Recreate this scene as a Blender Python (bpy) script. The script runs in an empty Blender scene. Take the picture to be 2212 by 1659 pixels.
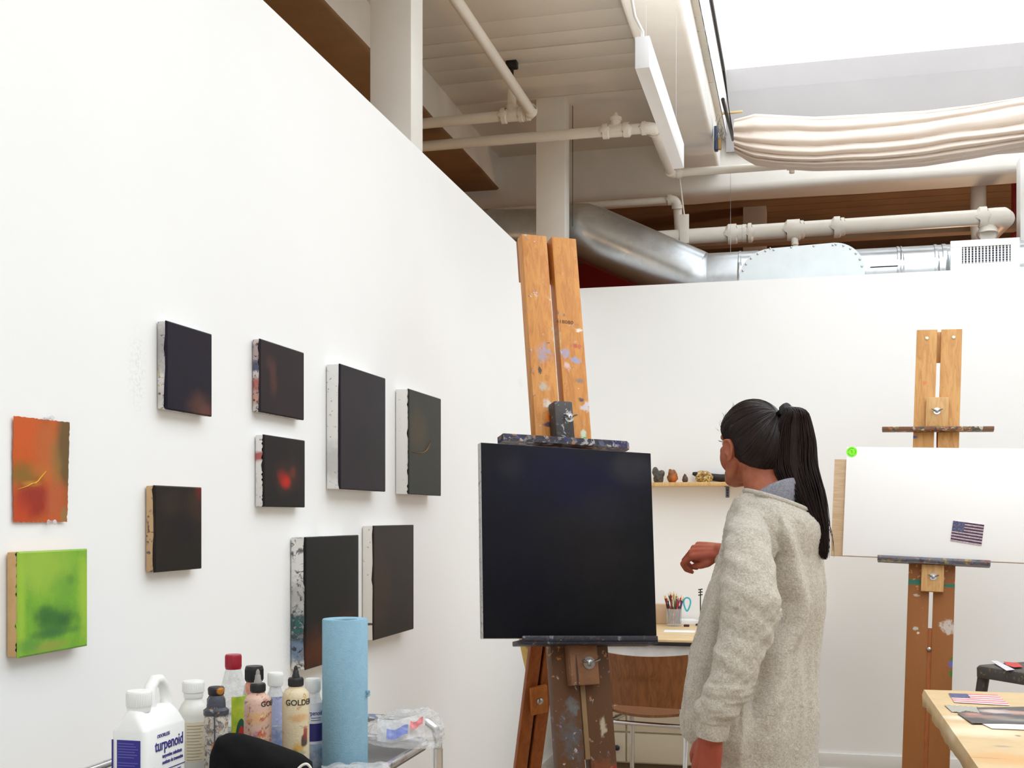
import bpy, bmesh, math, random
from mathutils import Vector, Matrix, noise
SC = bpy.context.scene
COL = SC.collection
PI = math.pi
R = math.radians
V = Vector

# ------------------------------------------------------------------ camera
# room axes: left partition is the plane X=0, back partition is the plane Y=6.6
FPX, CXP, CYP = 2500.0, 1106.0, 1115.0
CAM = V((1.34, 0.0, 1.40))
YAW = R(14.12)
RGT = V((math.cos(YAW), math.sin(YAW), 0))
FWD = V((-math.sin(YAW), math.cos(YAW), 0))
cam_data = bpy.data.cameras.new('camera')
cam = bpy.data.objects.new('camera', cam_data)
COL.objects.link(cam)
cam.location = CAM
cam.rotation_euler = (R(90), 0, YAW)
cam_data.sensor_width = 36
cam_data.lens = 36 * FPX / 2212
cam_data.shift_y = (CYP - 829.5) / 2212
cam_data.clip_start = 0.05
SC.camera = cam

# ------------------------------------------------------------------ light and exposure
SC.view_settings.view_transform = 'Standard'
SC.view_settings.look = 'None'
SC.view_settings.exposure = 0.02
SC.view_settings.gamma = 1.0
SC.cycles.use_denoising = True
SC.cycles.max_bounces = 10
SC.cycles.diffuse_bounces = 6
SC.cycles.transparent_max_bounces = 12
world = bpy.data.worlds.new('overcast_sky')
SC.world = world
world.use_nodes = True
bg = world.node_tree.nodes['Background']
bg.inputs['Color'].default_value = (0.90, 0.955, 1.0, 1)
bg.inputs['Strength'].default_value = 3.3
SKY = dict(x0=0.86, x1=4.6, y0=-2.6, y1=7.55, z=4.12)


def light(name, kind, loc, energy, color, size=0.3, size_y=None, rot=(0, 0, 0), portal=False):
    d = bpy.data.lights.new(name, kind)
    o = bpy.data.objects.new(name, d)
    COL.objects.link(o)
    o.location = loc
    o.rotation_euler = rot
    d.energy = energy
    d.color = color
    if kind == 'AREA':
        d.shape = 'RECTANGLE'
        d.size = size
        d.size_y = size_y or size
        if portal:
            d.cycles.is_portal = True
    else:
        d.shadow_soft_size = size
    return o


light('skylight_portal', 'AREA', ((SKY['x0'] + SKY['x1']) / 2, (SKY['y0'] + SKY['y1']) / 2, SKY['z'] - 0.02), 1, (1, 1, 1),
      SKY['x1'] - SKY['x0'], SKY['y1'] - SKY['y0'], portal=True)
# warm lamps of the neighbouring studios
light('neighbour_lamp', 'POINT', (-1.5, 1.2, 2.45), 17, (1.0, 0.64, 0.34), 0.12)
light('neighbour_lamp', 'POINT', (-2.6, 5.6, 2.3), 30, (1.0, 0.62, 0.28), 0.12)
light('neighbour_lamp', 'POINT', (2.4, 9.0, 2.2), 36, (1.0, 0.7, 0.42), 0.12)


def at(px, py, t):
    """the point of the room seen at photo pixel (px,py), t metres in front of the camera"""
    return CAM + RGT * ((px - CXP) / FPX * t) + FWD * t + V((0, 0, (CYP - py) / FPX * t))


def atX(px, py, X):
    d = RGT * ((px - CXP) / FPX) + FWD
    return at(px, py, (X - CAM.x) / d.x)


def atY(px, py, Y):
    d = RGT * ((px - CXP) / FPX) + FWD
    return at(px, py, (Y - CAM.y) / d.y)


def atZ(px, py, Z):
    return at(px, py, (Z - CAM.z) * FPX / (CYP - py))


# ------------------------------------------------------------------ mesh helpers
class MB:
    def __init__(self):
        self.v, self.f, self.m, self.cur = [], [], [], 0

    def add(self, vs, fs, M=None):
        b = len(self.v)
        self.v += [tuple(M @ V(p)) if M else tuple(p) for p in vs]
        self.f += [tuple(b + i for i in f) for f in fs]
        self.m += [self.cur] * len(fs)
        return self

    def bm(self, bm, M=None):
        bm.verts.index_update()
        self.add([v.co.copy() for v in bm.verts], [[v.index for v in f.verts] for f in bm.faces], M)
        bm.free()
        return self

    def box(self, c, s, M=None, bev=0.0, seg=2):
        bm = bmesh.new()
        bmesh.ops.create_cube(bm, size=1)
        for v in bm.verts:
            v.co = V((v.co.x * s[0] + c[0], v.co.y * s[1] + c[1], v.co.z * s[2] + c[2]))
        if bev > 0:
            bmesh.ops.bevel(bm, geom=list(bm.edges), offset=min(bev, min(s) * 0.45), segments=seg, profile=0.5, affect='EDGES')
        return self.bm(bm, M)

    def span(self, a, b, M=None, bev=0.0):
        return self.box([(a[i] + b[i]) / 2 for i in range(3)], [abs(b[i] - a[i]) for i in range(3)], M, bev)

    def rings(self, rings, cap=True, closed=False, M=None):
        n = len(rings[0])
        vs = [p for r in rings for p in r]
        fs = []
        k = len(rings)
        for i in range(k if closed else k - 1):
            a, b = i * n, ((i + 1) % k) * n
            for j in range(n):
                j2 = (j + 1) % n
                fs.append((a + j, a + j2, b + j2, b + j))
        if cap and not closed:
            fs.append(tuple(range(n - 1, -1, -1)))
            fs.append(tuple(range((k - 1) * n, k * n)))
        return self.add(vs, fs, M)

    def tube(self, pts, r, n=10, closed=False, M=None, cap=True, flat=1.0):
        pts = [V(p) for p in pts]
        k = len(pts)
        rs = r if isinstance(r, (list, tuple)) else [r] * k
        out = []
        up = None
        for i, p in enumerate(pts):
            if closed:
                t = pts[(i + 1) % k] - pts[i - 1]
            else:
                t = pts[min(i + 1, k - 1)] - pts[max(i - 1, 0)]
            if t.length < 1e-9:
                t = V((0, 0, 1))
            t.normalize()
            if up is None:
                up = V((0, 0, 1)) if abs(t.z) < 0.9 else V((1, 0, 0))
            s = t.cross(up)
            if s.length < 1e-6:
                s = t.orthogonal()
            s.normalize()
            up = s.cross(t).normalized()
            out.append([p + (s * math.cos(2 * PI * j / n) + up * math.sin(2 * PI * j / n) * flat) * rs[i] for j in range(n)])
        return self.rings(out, cap, closed, M)

    def cyl(self, a, b, r, r2=None, n=20, M=None):
        return self.tube([a, b], [r, r if r2 is None else r2], n, M=M)

    def lathe(self, prof, c=(0, 0, 0), n=28, M=None, sx=1.0, sy=1.0):
        rings = [[V((c[0] + r * sx * math.cos(2 * PI * j / n), c[1] + r * sy * math.sin(2 * PI * j / n), c[2] + z)) for j in range(n)] for r, z in prof]
        return self.rings(rings, True, False, M)

    def prism(self, poly, y0, y1, M=None):
        """polygon in local x,z extruded along y"""
        n = len(poly)
        vs = [V((p[0], y0, p[1])) for p in poly] + [V((p[0], y1, p[1])) for p in poly]
        fs = [tuple(range(n)), tuple(range(2 * n - 1, n - 1, -1))]
        fs += [(i, i + n, (i + 1) % n + n, (i + 1) % n) for i in range(n)]
        return self.add(vs, fs, M)

    def slab(self, poly, z0, z1, M=None):
        """polygon in x,y extruded along z"""
        n = len(poly)
        vs = [V((p[0], p[1], z0)) for p in poly] + [V((p[0], p[1], z1)) for p in poly]
        fs = [tuple(range(n - 1, -1, -1)), tuple(range(n, 2 * n))]
        fs += [(i, (i + 1) % n, (i + 1) % n + n, i + n) for i in range(n)]
        return self.add(vs, fs, M)

    def ell(self, c, r, M=None, nu=20, nv=12):
        vs, fs = [], []
        vs.append((0, 0, 1))
        for i in range(1, nv):
            a = PI * i / nv
            for j in range(nu):
                b = 2 * PI * j / nu
                vs.append((math.sin(a) * math.cos(b), math.sin(a) * math.sin(b), math.cos(a)))
        vs.append((0, 0, -1))
        for j in range(nu):
            fs.append((0, 1 + j, 1 + (j + 1) % nu))
            L = 1 + (nv - 2) * nu
            fs.append((L + nu, L + (j + 1) % nu, L + j))
        for i in range(nv - 2):
            for j in range(nu):
                a, b = 1 + i * nu, 1 + (i + 1) * nu
                fs.append((a + j, b + j, b + (j + 1) % nu, a + (j + 1) % nu))
        if isinstance(r, (int, float)):
            r = (r, r, r)
        return self.add([(p[0] * r[0] + c[0], p[1] * r[1] + c[1], p[2] * r[2] + c[2]) for p in vs], fs, M)

    def capsule(self, a, b, r0, r1, M=None, n=16):
        a, b = V(a), V(b)
        d = (b - a)
        L = d.length
        if L < 1e-6:
            return self.ell(a, r0, M)
        d.normalize()
        pts, rs = [], []
        for k in range(6):
            t = PI / 2 * (1 - k / 5.0)
            pts.append(a - d * r0 * math.sin(t)); rs.append(max(r0 * math.cos(t), 1e-4))
        for k in range(6):
            t = PI / 2 * k / 5.0
            pts.append(b + d * r1 * math.sin(t)); rs.append(max(r1 * math.cos(t), 1e-4))
        return self.tube(pts, rs, n, M=M)

    def chain(self, pts, rs, M=None, n=16):
        for i in range(len(pts) - 1):
            self.capsule(pts[i], pts[i + 1], rs[i], rs[i + 1], M, n)
        return self

    def grid(self, fn, nu, nv, M=None):
        vs = [fn(i / nu, j / nv) for j in range(nv + 1) for i in range(nu + 1)]
        fs = [(j * (nu + 1) + i, j * (nu + 1) + i + 1, (j + 1) * (nu + 1) + i + 1, (j + 1) * (nu + 1) + i) for j in range(nv) for i in range(nu)]
        return self.add(vs, fs, M)

    def text(self, s, size, M, depth=0.0004, bend=None, align='LEFT', sx=1.0, bold=0.012):
        """lettering in the local x,z plane facing -y; bend = radius of the bottle it wraps"""
        cu = bpy.data.curves.new('lettering', 'FONT')
        cu.body = s
        cu.size = size
        cu.align_x = align
        cu.extrude = depth
        cu.offset = size * bold
        cu.resolution_u = 3
        o = bpy.data.objects.new('lettering', cu)
        COL.objects.link(o)
        dg = bpy.context.evaluated_depsgraph_get()
        me = bpy.data.meshes.new_from_object(o.evaluated_get(dg))
        vs = []
        for v in me.vertices:
            x, z, y = v.co.x * sx, v.co.y, -v.co.z
            if bend:
                a = x / bend
                vs.append(V((math.sin(a) * (bend - y), -math.cos(a) * (bend - y), z)))
            else:
                vs.append(V((x, y, z)))
        self.add(vs, [tuple(p.vertices) for p in me.polygons], M)
        bpy.data.objects.remove(o)
        bpy.data.curves.remove(cu)
        bpy.data.meshes.remove(me)
        return self

    def mesh(self, name):
        me = bpy.data.meshes.new(name)
        me.from_pydata(self.v, [], self.f)
        me.update()
        return me

    def build(self, name, mats, parent=None, smooth=True, ang=40, fix=True):
        me = self.mesh(name)
        if not isinstance(mats, (list, tuple)):
            mats = [mats]
        for m in mats:
            me.materials.append(m)
        if len(mats) > 1:
            me.polygons.foreach_set('material_index', self.m)
        if fix:
            bm = bmesh.new(); bm.from_mesh(me)
            bmesh.ops.recalc_face_normals(bm, faces=bm.faces)
            bm.to_mesh(me); bm.free()
        if smooth:
            me.polygons.foreach_set('use_smooth', [True] * len(me.polygons))
            me.set_sharp_from_angle(angle=R(ang))
        return link(name, me, parent)


def link(name, me, parent=None):
    o = bpy.data.objects.new(name, me)
    COL.objects.link(o)
    if parent:
        o.parent = parent
    return o


def tag(o, label, cat, group=None):
    o['label'] = label
    o['category'] = cat
    if group:
        o['group'] = group
    return o


def thing(name, label, cat, loc=(0, 0, 0), rz=0.0, group=None, rot=None):
    o = bpy.data.objects.new(name, None)
    COL.objects.link(o)
    o.empty_display_size = 0.1
    o.location = loc
    o.rotation_euler = rot if rot is not None else (0, 0, rz)
    return tag(o, label, cat, group)


def struct(name, mb, m, ang=40):
    o = mb.build(name, m, ang=ang)
    o['kind'] = 'structure'
    return o


def lab(o, text):
    o['label'] = text
    return o


def copy_tree(o, parent=None):
    c = o.copy()
    COL.objects.link(c)
    c.parent = parent
    for ch in [x for x in bpy.data.objects if x.parent == o]:
        copy_tree(ch, c)
    return c


def remesh(mb, voxel, smooth_it=4, fac=0.5):
    """one continuous skin round overlapping closed shapes"""
    ob = link('skin', mb.mesh('skin'))
    m = ob.modifiers.new('r', 'REMESH')
    m.mode = 'VOXEL'
    m.voxel_size = voxel
    if smooth_it:
        s = ob.modifiers.new('s', 'SMOOTH')
        s.iterations = smooth_it
        s.factor = fac
    bpy.context.view_layer.update()
    me = bpy.data.meshes.new_from_object(ob.evaluated_get(bpy.context.evaluated_depsgraph_get()))
    bpy.data.objects.remove(ob)
    me.polygons.foreach_set('use_smooth', [True] * len(me.polygons))
    return me


# ------------------------------------------------------------------ material helpers
def srgb(r, g, b):
    f = lambda c: (c / 255 / 12.92) if c / 255 <= 0.04045 else ((c / 255 + 0.055) / 1.055) ** 2.4
    return (f(r), f(g), f(b), 1)


class NT:
    def __init__(self, name):
        self.mat = bpy.data.materials.new(name)
        self.mat.use_nodes = True
        self.t = self.mat.node_tree
        self.b = self.t.nodes['Principled BSDF']

    def n(self, typ, **kw):
        x = self.t.nodes.new(typ)
        for k, v in kw.items():
            setattr(x, k, v)
        return x

    def l(self, a, b):
        self.t.links.new(a, b)

    def val(self, sock, v):
        if hasattr(v, 'is_linked') or hasattr(v, 'links'):
            self.l(v, sock)
        else:
            sock.default_value = v

    def coord(self, kind='Object'):
        return self.n('ShaderNodeTexCoord').outputs[kind]

    def noise(self, vec, scale, detail=3, rough=0.55, dist=0.0):
        x = self.n('ShaderNodeTexNoise')
        self.l(vec, x.inputs['Vector'])
        x.inputs['Scale'].default_value = scale
        x.inputs['Detail'].default_value = detail
        x.inputs['Roughness'].default_value = rough
        x.inputs['Distortion'].default_value = dist
        return x

    def math(self, op, a, b=0.0, c=0.0):
        x = self.n('ShaderNodeMath', operation=op)
        self.val(x.inputs[0], a); self.val(x.inputs[1], b)
        if op in ('MULTIPLY_ADD', 'COMPARE'):
            self.val(x.inputs[2], c)
        return x.outputs[0]

    def vmath(self, op, a, b=(0, 0, 0)):
        x = self.n('ShaderNodeVectorMath', operation=op)
        self.val(x.inputs[0], a); self.val(x.inputs[1], b)
        return x.outputs['Value'] if op in ('LENGTH', 'DOT_PRODUCT') else x.outputs[0]

    def ramp01(self, v, lo, hi):
        x = self.n('ShaderNodeMapRange', interpolation_type='SMOOTHSTEP')
        self.l(v, x.inputs[0])
        x.inputs[1].default_value = lo; x.inputs[2].default_value = hi
        return x.outputs[0]

    def mix(self, f, a, b, blend='MIX'):
        x = self.n('ShaderNodeMix', data_type='RGBA', blend_type=blend)
        self.val(x.inputs[0], f)
        self.val(x.inputs[6], a); self.val(x.inputs[7], b)
        return x.outputs[2]

    def sep(self, v):
        x = self.n('ShaderNodeSeparateXYZ')
        self.l(v, x.inputs[0])
        return x.outputs

    def scale(self, v, s):
        x = self.n('ShaderNodeMapping')
        self.l(v, x.inputs[0])
        x.inputs['Scale'].default_value = s
        return x.outputs[0]

    def bump(self, h, strength=0.3, dist=0.01):
        x = self.n('ShaderNodeBump')
        self.l(h, x.inputs['Height'])
        x.inputs['Strength'].default_value = strength
        x.inputs['Distance'].default_value = dist
        self.l(x.outputs[0], self.b.inputs['Normal'])

    def fin(self, col=None, rough=0.5, metal=0.0, spec=0.5):
        if col is not None:
            self.val(self.b.inputs['Base Color'], col)
        self.val(self.b.inputs['Roughness'], rough)
        self.b.inputs['Metallic'].default_value = metal
        self.b.inputs['Specular IOR Level'].default_value = spec
        return self.mat


def plain(name, col, rough=0.5, metal=0.0, nscale=20, namt=0.12, bump=0.0, bscale=120, spec=0.5):
    t = NT(name)
    c = t.coord()
    n = t.noise(c, nscale, 4)
    dark = tuple(x * (1 - 2 * namt) for x in col[:3]) + (1,)
    lite = tuple(min(1, x * (1 + namt)) for x in col[:3]) + (1,)
    col2 = t.mix(n.outputs[0], dark, lite)
    if bump:
        t.bump(t.noise(c, bscale, 3).outputs[0], bump, 0.003)
    return t.fin(col2, rough, metal, spec)


def blobbed(name, base, blobs=(), rough=0.45, mottle=None, warp=0.25, wscale=14, planes=(), specks=None, bump=0.1, bscale=250, grain=None, spec=0.4):
    """base colour with soft-edged patches: blobs = (centre, radii, colour, softness, strength)"""
    t = NT(name)
    c = t.coord()
    col = base
    if grain:
        g = t.noise(t.scale(c, grain[1]), grain[2], 5, 0.6, 1.2)
        col = t.mix(t.ramp01(g.outputs[0], 0.35, 0.7), base, grain[0])
    if mottle:
        m = t.noise(c, mottle[1], 4, 0.6)
        col = t.mix(t.math('MULTIPLY', t.ramp01(m.outputs[0], 0.35, 0.7), mottle[2]), col, mottle[0])
    w = t.vmath('SCALE', t.vmath('SUBTRACT', t.noise(c, wscale, 4, 0.65).outputs['Color'], (0.5, 0.5, 0.5)))
    w.node.inputs['Scale'].default_value = 1.0
    for ctr, rad, cc, soft, st in blobs:
        d = t.vmath('DIVIDE', t.vmath('SUBTRACT', c, ctr), rad)
        s = t.n('ShaderNodeVectorMath', operation='SCALE')
        t.l(w, s.inputs[0]); s.inputs['Scale'].default_value = warp * 4
        d = t.vmath('LENGTH', t.vmath('ADD', d, s.outputs[0]))
        f = t.math('MULTIPLY', t.ramp01(d, 1.22, max(1.22 - 1.1 * soft, 0.1)), st)
        col = t.mix(f, col, cc)
    for axis, lo, hi, cc, amt in planes:
        x = t.sep(c)[axis]
        nz = t.math('MULTIPLY', t.math('SUBTRACT', t.noise(c, 90, 3).outputs[0], 0.5), amt)
        col = t.mix(t.ramp01(t.math('ADD', x, nz), lo, hi), col, cc)
    if specks:
        for sc, th, cols, strength in specks:
            vo = t.n('ShaderNodeTexVoronoi')
            t.l(c, vo.inputs['Vector']); vo.inputs['Scale'].default_value = sc
            rnd = t.n('ShaderNodeSeparateColor'); t.l(vo.outputs['Color'], rnd.inputs[0])
            cr = t.n('ShaderNodeValToRGB'); cr.color_ramp.interpolation = 'CONSTANT'
            e = cr.color_ramp.elements
            e[0].position = 0; e[0].color = cols[0]
            e[1].position = 1.0 / len(cols); e[1].color = cols[1]
            for i in range(2, len(cols)):
                q = e.new(i / len(cols)); q.color = cols[i]
            t.l(rnd.outputs[0], cr.inputs[0])
            msk = t.noise(c, sc * 0.45, 5, 0.7, 0.6)
            f = t.math('MULTIPLY', t.ramp01(msk.outputs[0], th - 0.05, th - 0.02), strength)
            col = t.mix(f, col, cr.outputs[0])
    if bump:
        t.bump(t.noise(c, bscale, 3).outputs[0], bump, 0.003)
    return t.fin(col, rough, 0, spec)


def glass(name, col=(1, 1, 1, 1), rough=0.05, alpha=0.25):
    t = NT(name)
    out = t.t.nodes['Material Output']
    tr = t.n('ShaderNodeBsdfTransparent'); tr.inputs[0].default_value = col
    mx = t.n('ShaderNodeMixShader'); mx.inputs[0].default_value = alpha
    t.l(tr.outputs[0], mx.inputs[1]); t.l(t.b.outputs[0], mx.inputs[2]); t.l(mx.outputs[0], out.inputs[0])
    n = t.noise(t.coord(), 30, 3)
    c2 = t.mix(n.outputs[0], tuple(x * 0.85 for x in col[:3]) + (1,), col)
    return t.fin(c2, rough, 0, 0.6)


W = srgb(246, 245, 242)
m_wall = None


def wall_mat(name, col, marks=()):
    t = NT(name)
    c = t.coord()
    n1 = t.noise(c, 0.9, 3)
    n2 = t.noise(c, 11, 5, 0.65)
    base = t.mix(t.ramp01(n1.outputs[0], 0.3, 0.75), col, tuple(x * 0.97 for x in col[:3]) + (1,))
    base = t.mix(t.math('MULTIPLY', t.ramp01(n2.outputs[0], 0.7, 0.78), 0.25), base, srgb(205, 203, 198))
    for ctr, rad, cc, st in marks:
        d = t.vmath('LENGTH', t.vmath('DIVIDE', t.vmath('SUBTRACT', c, ctr), rad))
        sm = t.noise(c, 130, 4, 0.7)
        f = t.math('MULTIPLY', t.math('MULTIPLY', t.ramp01(d, 1.0, 0.2), st), t.ramp01(sm.outputs[0], 0.45, 0.62))
        base = t.mix(f, base, cc)
    t.bump(t.noise(c, 180, 3).outputs[0], 0.04, 0.003)
    return t.fin(base, 0.55, 0, 0.25)


m_white = wall_mat('white_wall_paint', srgb(247, 247, 246))
m_ceil = plain('cream_ceiling_paint', srgb(226, 220, 208), 0.6, nscale=3, namt=0.06, bump=0.06, bscale=60)
m_beam = plain('white_beam_paint', srgb(234, 231, 224), 0.55, nscale=5, namt=0.06, bump=0.15, bscale=40)
m_pipe = plain('white_pipe_paint', srgb(232, 226, 214), 0.4, nscale=12, namt=0.05, bump=0.05)
m_brown = plain('brown_wall', srgb(136, 110, 82), 0.7, nscale=4, namt=0.2)
m_red = plain('red_paint', srgb(150, 12, 22), 0.5, nscale=8, namt=0.1)
m_dark = plain('black_gap', srgb(30, 26, 22), 0.9)
m_trimw = plain('white_trim', srgb(236, 234, 230), 0.45, nscale=8, namt=0.04)
m_floor = None
m_steel = plain('dark_steel', srgb(52, 50, 48), 0.42, 0.7, nscale=40, namt=0.2)
m_chrome = plain('chrome', (0.72, 0.72, 0.73, 1), 0.14, 1.0, nscale=25, namt=0.08)
m_bolt = plain('bolt_steel', (0.55, 0.55, 0.56, 1), 0.28, 1.0, nscale=60, namt=0.15)
m_black = plain('black_plastic', srgb(24, 23, 24), 0.4, nscale=30, namt=0.2)
m_whitepl = plain('white_plastic', srgb(238, 238, 235), 0.35, nscale=14, namt=0.03)

# ------------------------------------------------------------------ the setting
WALL_T = 2.72
CEIL = 3.84
BK = 6.60
X_OUT, X_FAR, Y_NEAR, Y_OUT = -5.0, 6.0, -3.2, 10.0


def floor_mat():
    t = NT('worn_wood_floor')
    c = t.coord()
    b = t.n('ShaderNodeTexBrick')
    t.l(c, b.inputs['Vector'])
    b.inputs['Scale'].default_value = 1.0
    b.inputs['Brick Width'].default_value = 1.6
    b.inputs['Row Height'].default_value = 0.09
    b.inputs['Mortar Size'].default_value = 0.003
    b.inputs['Color1'].default_value = srgb(176, 154, 124)
    b.inputs['Color2'].default_value = srgb(158, 134, 104)
    b.inputs['Mortar'].default_value = srgb(90, 76, 60)
    n = t.noise(c, 4, 4)
    col = t.mix(t.math('MULTIPLY', n.outputs[0], 0.4), b.outputs[0], srgb(180, 170, 155))
    return t.fin(col, 0.45)


m_floor = floor_mat()
struct('floor', MB().span((X_OUT, Y_NEAR, -0.1), (X_FAR, Y_OUT, 0)), m_floor)

smudge = srgb(150, 150, 160)
wl = wall_mat('left_wall_paint', srgb(247, 247, 246), marks=(
    ((0, 2.14, 1.70), (0.05, 0.05, 0.12), smudge, 0.18),
    ((0, 3.98, 1.66), (0.05, 0.06, 0.2), srgb(190, 205, 225), 0.2),
    ((0, 3.0, 1.26), (0.05, 0.16, 0.05), smudge, 0.18),
    ((0, 2.9, 1.0), (0.05, 0.1, 0.3), srgb(120, 115, 115), 0.15),
    ((0, 5.5, 2.05), (0.05, 0.08, 0.03), smudge, 0.2)))
struct('wall_left', MB().span((-0.13, Y_NEAR, 0), (0, BK + 0.12, WALL_T)), wl)
struct('wall_back', MB().span((0, BK, 0), (X_FAR, BK + 0.12, WALL_T)), m_white)
struct('wall_right', MB().span((X_FAR, Y_NEAR, 0), (X_FAR + 0.1, Y_OUT, 4.0)), m_white)
struct('wall_front', MB().span((X_OUT, Y_NEAR - 0.1, 0), (X_FAR, Y_NEAR, 4.0)), m_white)
struct('wall_left_outer', MB().span((X_OUT - 0.1, Y_NEAR, 0), (X_OUT, Y_OUT, 4.0)), m_brown)
struct('wall_back_outer', MB().span((X_OUT, Y_OUT, 0), (X_FAR, Y_OUT + 0.1, 4.0)), m_brown)
mb = MB()
mb.span((0.0, BK - 0.014, 0), (X_FAR, BK, 0.10), bev=0.003)
mb.span((0.0, BK - 0.02, 0), (X_FAR, BK - 0.014, 0.02))
struct('baseboard_back', mb, m_trimw)
struct('baseboard_left', MB().span((0, Y_NEAR, 0), (0.014, BK - 0.02, 0.10), bev=0.003), m_trimw)

# ceiling: painted boards across the bays, a plain strip before the girder, a big hole for the skylight
mb = MB()
z0, z1 = CEIL, CEIL + 0.3
sx0, sx1, sy0, sy1 = SKY['x0'], SKY['x1'], SKY['y0'], SKY['y1']
mb.span((X_OUT, Y_NEAR, z0 + 0.02), (sx0 - 0.03, Y_OUT, z1))
mb.span((sx1 + 0.03, Y_NEAR, z0 + 0.02), (X_FAR, Y_OUT, z1))
mb.span((sx0 - 0.03, Y_NEAR, z0 + 0.02), (sx1 + 0.03, sy0 - 0.03, z1))
mb.span((sx0 - 0.03, sy1 + 0.03, z0 + 0.02), (sx1 + 0.03, Y_OUT, z1))
struct('ceiling', mb, m_dark)
mb = MB()
random.seed(4)
y = 6.578
k = 0
while y > Y_NEAR:
    w = [0.33, 0.19, 0.19, 0.165, 0.2][k % 5]
    g = 0.011 if random.random() > 0.35 else 0.006
    for xa, xb in ((X_OUT, -0.66), (-0.66, 0.86)):
        mb.span((xa, y - w + g, z0 - random.random() * 0.003), (xb, y, z0 + 0.022), bev=0.0008)
    mb.span((sx1, y - w + g, z0), (X_FAR, y, z0 + 0.022))
    y -= w
    k += 1
for xa, xb in ((X_OUT, sx0), (sx1, X_FAR)):
    mb.span((xa, 6.584, z0 - 0.004), (xb, 7.62, z0 + 0.022))
struct('ceiling_boards', mb, m_ceil)
mb = MB()
for k in range(12):
    mb.span((X_OUT, 7.9 + k * 0.18, z0), (X_FAR, 8.07 + k * 0.18, z0 + 0.022))
struct('ceiling_boards_back', mb, m_brown)


# rough old timbers, painted white
def timber(name, a, b, m, amp=0.006, seg=26, bev=0.022, soffit=None):
    bm = bmesh.new()
    ax = max(range(3), key=lambda i: abs(b[i] - a[i]))
    bmesh.ops.create_cube(bm, size=1)
    for v in bm.verts:
        v.co = V([(a[i] + b[i]) / 2 + v.co[i] * abs(b[i] - a[i]) for i in range(3)])
    es = [e for e in bm.edges if abs((e.verts[0].co - e.verts[1].co)[ax]) > 1e-4]
    bmesh.ops.bevel(bm, geom=es, offset=bev, segments=3, profile=0.5, affect='EDGES')
    es = [e for e in bm.edges if abs((e.verts[0].co - e.verts[1].co)[ax]) > 0.5]
    bmesh.ops.subdivide_edges(bm, edges=es, cuts=seg, use_grid_fill=True)
    for v in bm.verts:
        n = noise.noise_vector(v.co * 2.3) * amp
        n[ax] = 0
        v.co += n
    mb = MB()
    mb.bm(bm)
    o = struct(name, mb, m)
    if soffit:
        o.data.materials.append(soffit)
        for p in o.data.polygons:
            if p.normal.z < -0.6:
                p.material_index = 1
    return o


m_soffit = plain('brown_soffit', srgb(150, 116, 80), 0.7, nscale=6, namt=0.15, bump=0.2, bscale=40)  # darker brown for the down-facing faces of the left beams
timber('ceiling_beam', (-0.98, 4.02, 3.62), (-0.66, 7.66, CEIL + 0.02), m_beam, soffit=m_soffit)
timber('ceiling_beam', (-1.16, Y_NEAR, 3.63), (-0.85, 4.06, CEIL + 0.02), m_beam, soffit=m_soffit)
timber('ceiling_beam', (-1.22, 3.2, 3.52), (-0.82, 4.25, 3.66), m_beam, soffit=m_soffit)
timber('ceiling_beam', (0.57, Y_NEAR, 3.62), (0.825, 7.64, 4.0), m_beam)
timber('ceiling_beam_girder', (X_OUT, 7.6, 3.50), (sx1 + 1.4, 7.9, CEIL + 0.3), m_beam, 0.010, 40, 0.05)
# columns standing in the partitions
struct('column', MB().span((-0.155, 3.87, WALL_T), (0, 4.0, CEIL), bev=0.004), m_beam)
struct('column', MB().span((-0.172, 6.585, WALL_T), (0.0, 6.715, CEIL), bev=0.004), m_beam)
p = atY(2204, 600, 7.34)
struct('column', MB().span((p.x, 7.34, 0), (p.x + 0.17, 7.47, 3.52), bev=0.004), m_trimw)
p = atY(1605, 450, 9.3); q = atY(1655, 450, 9.3)
struct('column', MB().span((p.x, 9.3, 0), (q.x, 9.5, CEIL), bev=0.004), m_beam)
# red painted rail and post in the studio behind
struct('trim_1', MB().span((X_OUT, 9.94, 0.0), (X_FAR, 10.0, 3.60)), m_red)
p = atY(2190, 500, 8.2)
struct('trim_2', MB().span((p.x, 8.2, 0), (p.x + 0.10, 8.3, CEIL)), m_red)
struct('trim_3', MB().span((0.2, 8.1, 3.27), (X_FAR, 8.2, 3.34)), m_brown)

# skylight: white well, glass, dark edge track
mb = MB()
zt = SKY['z']
mb.span((sx0 - 0.03, sy0, z0 - 0.0), (sx0, sy1, zt + 0.15))
mb.span((sx1, sy0, z0 - 0.0), (sx1 + 0.03, sy1, zt + 0.15))
mb.span((sx0, sy0 - 0.03, z0), (sx1, sy0, zt + 0.15))
struct('window_1_frame', mb, m_trimw)
struct('window_1_sill', MB().span((sx0, sy1, z0 - 0.1), (sx1, sy1 + 0.022, zt + 0.15)), plain('grey_end_panel', srgb(164, 159, 158), 0.6, nscale=3, namt=0.05))  # far end of the well in one even grey
t_ = glass('skylight_glass', (1, 1, 1, 1), 0.1, 0.04)
struct('window_1', MB().span((sx0, sy0, zt), (sx1, sy1, zt + 0.008)), t_)

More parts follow.
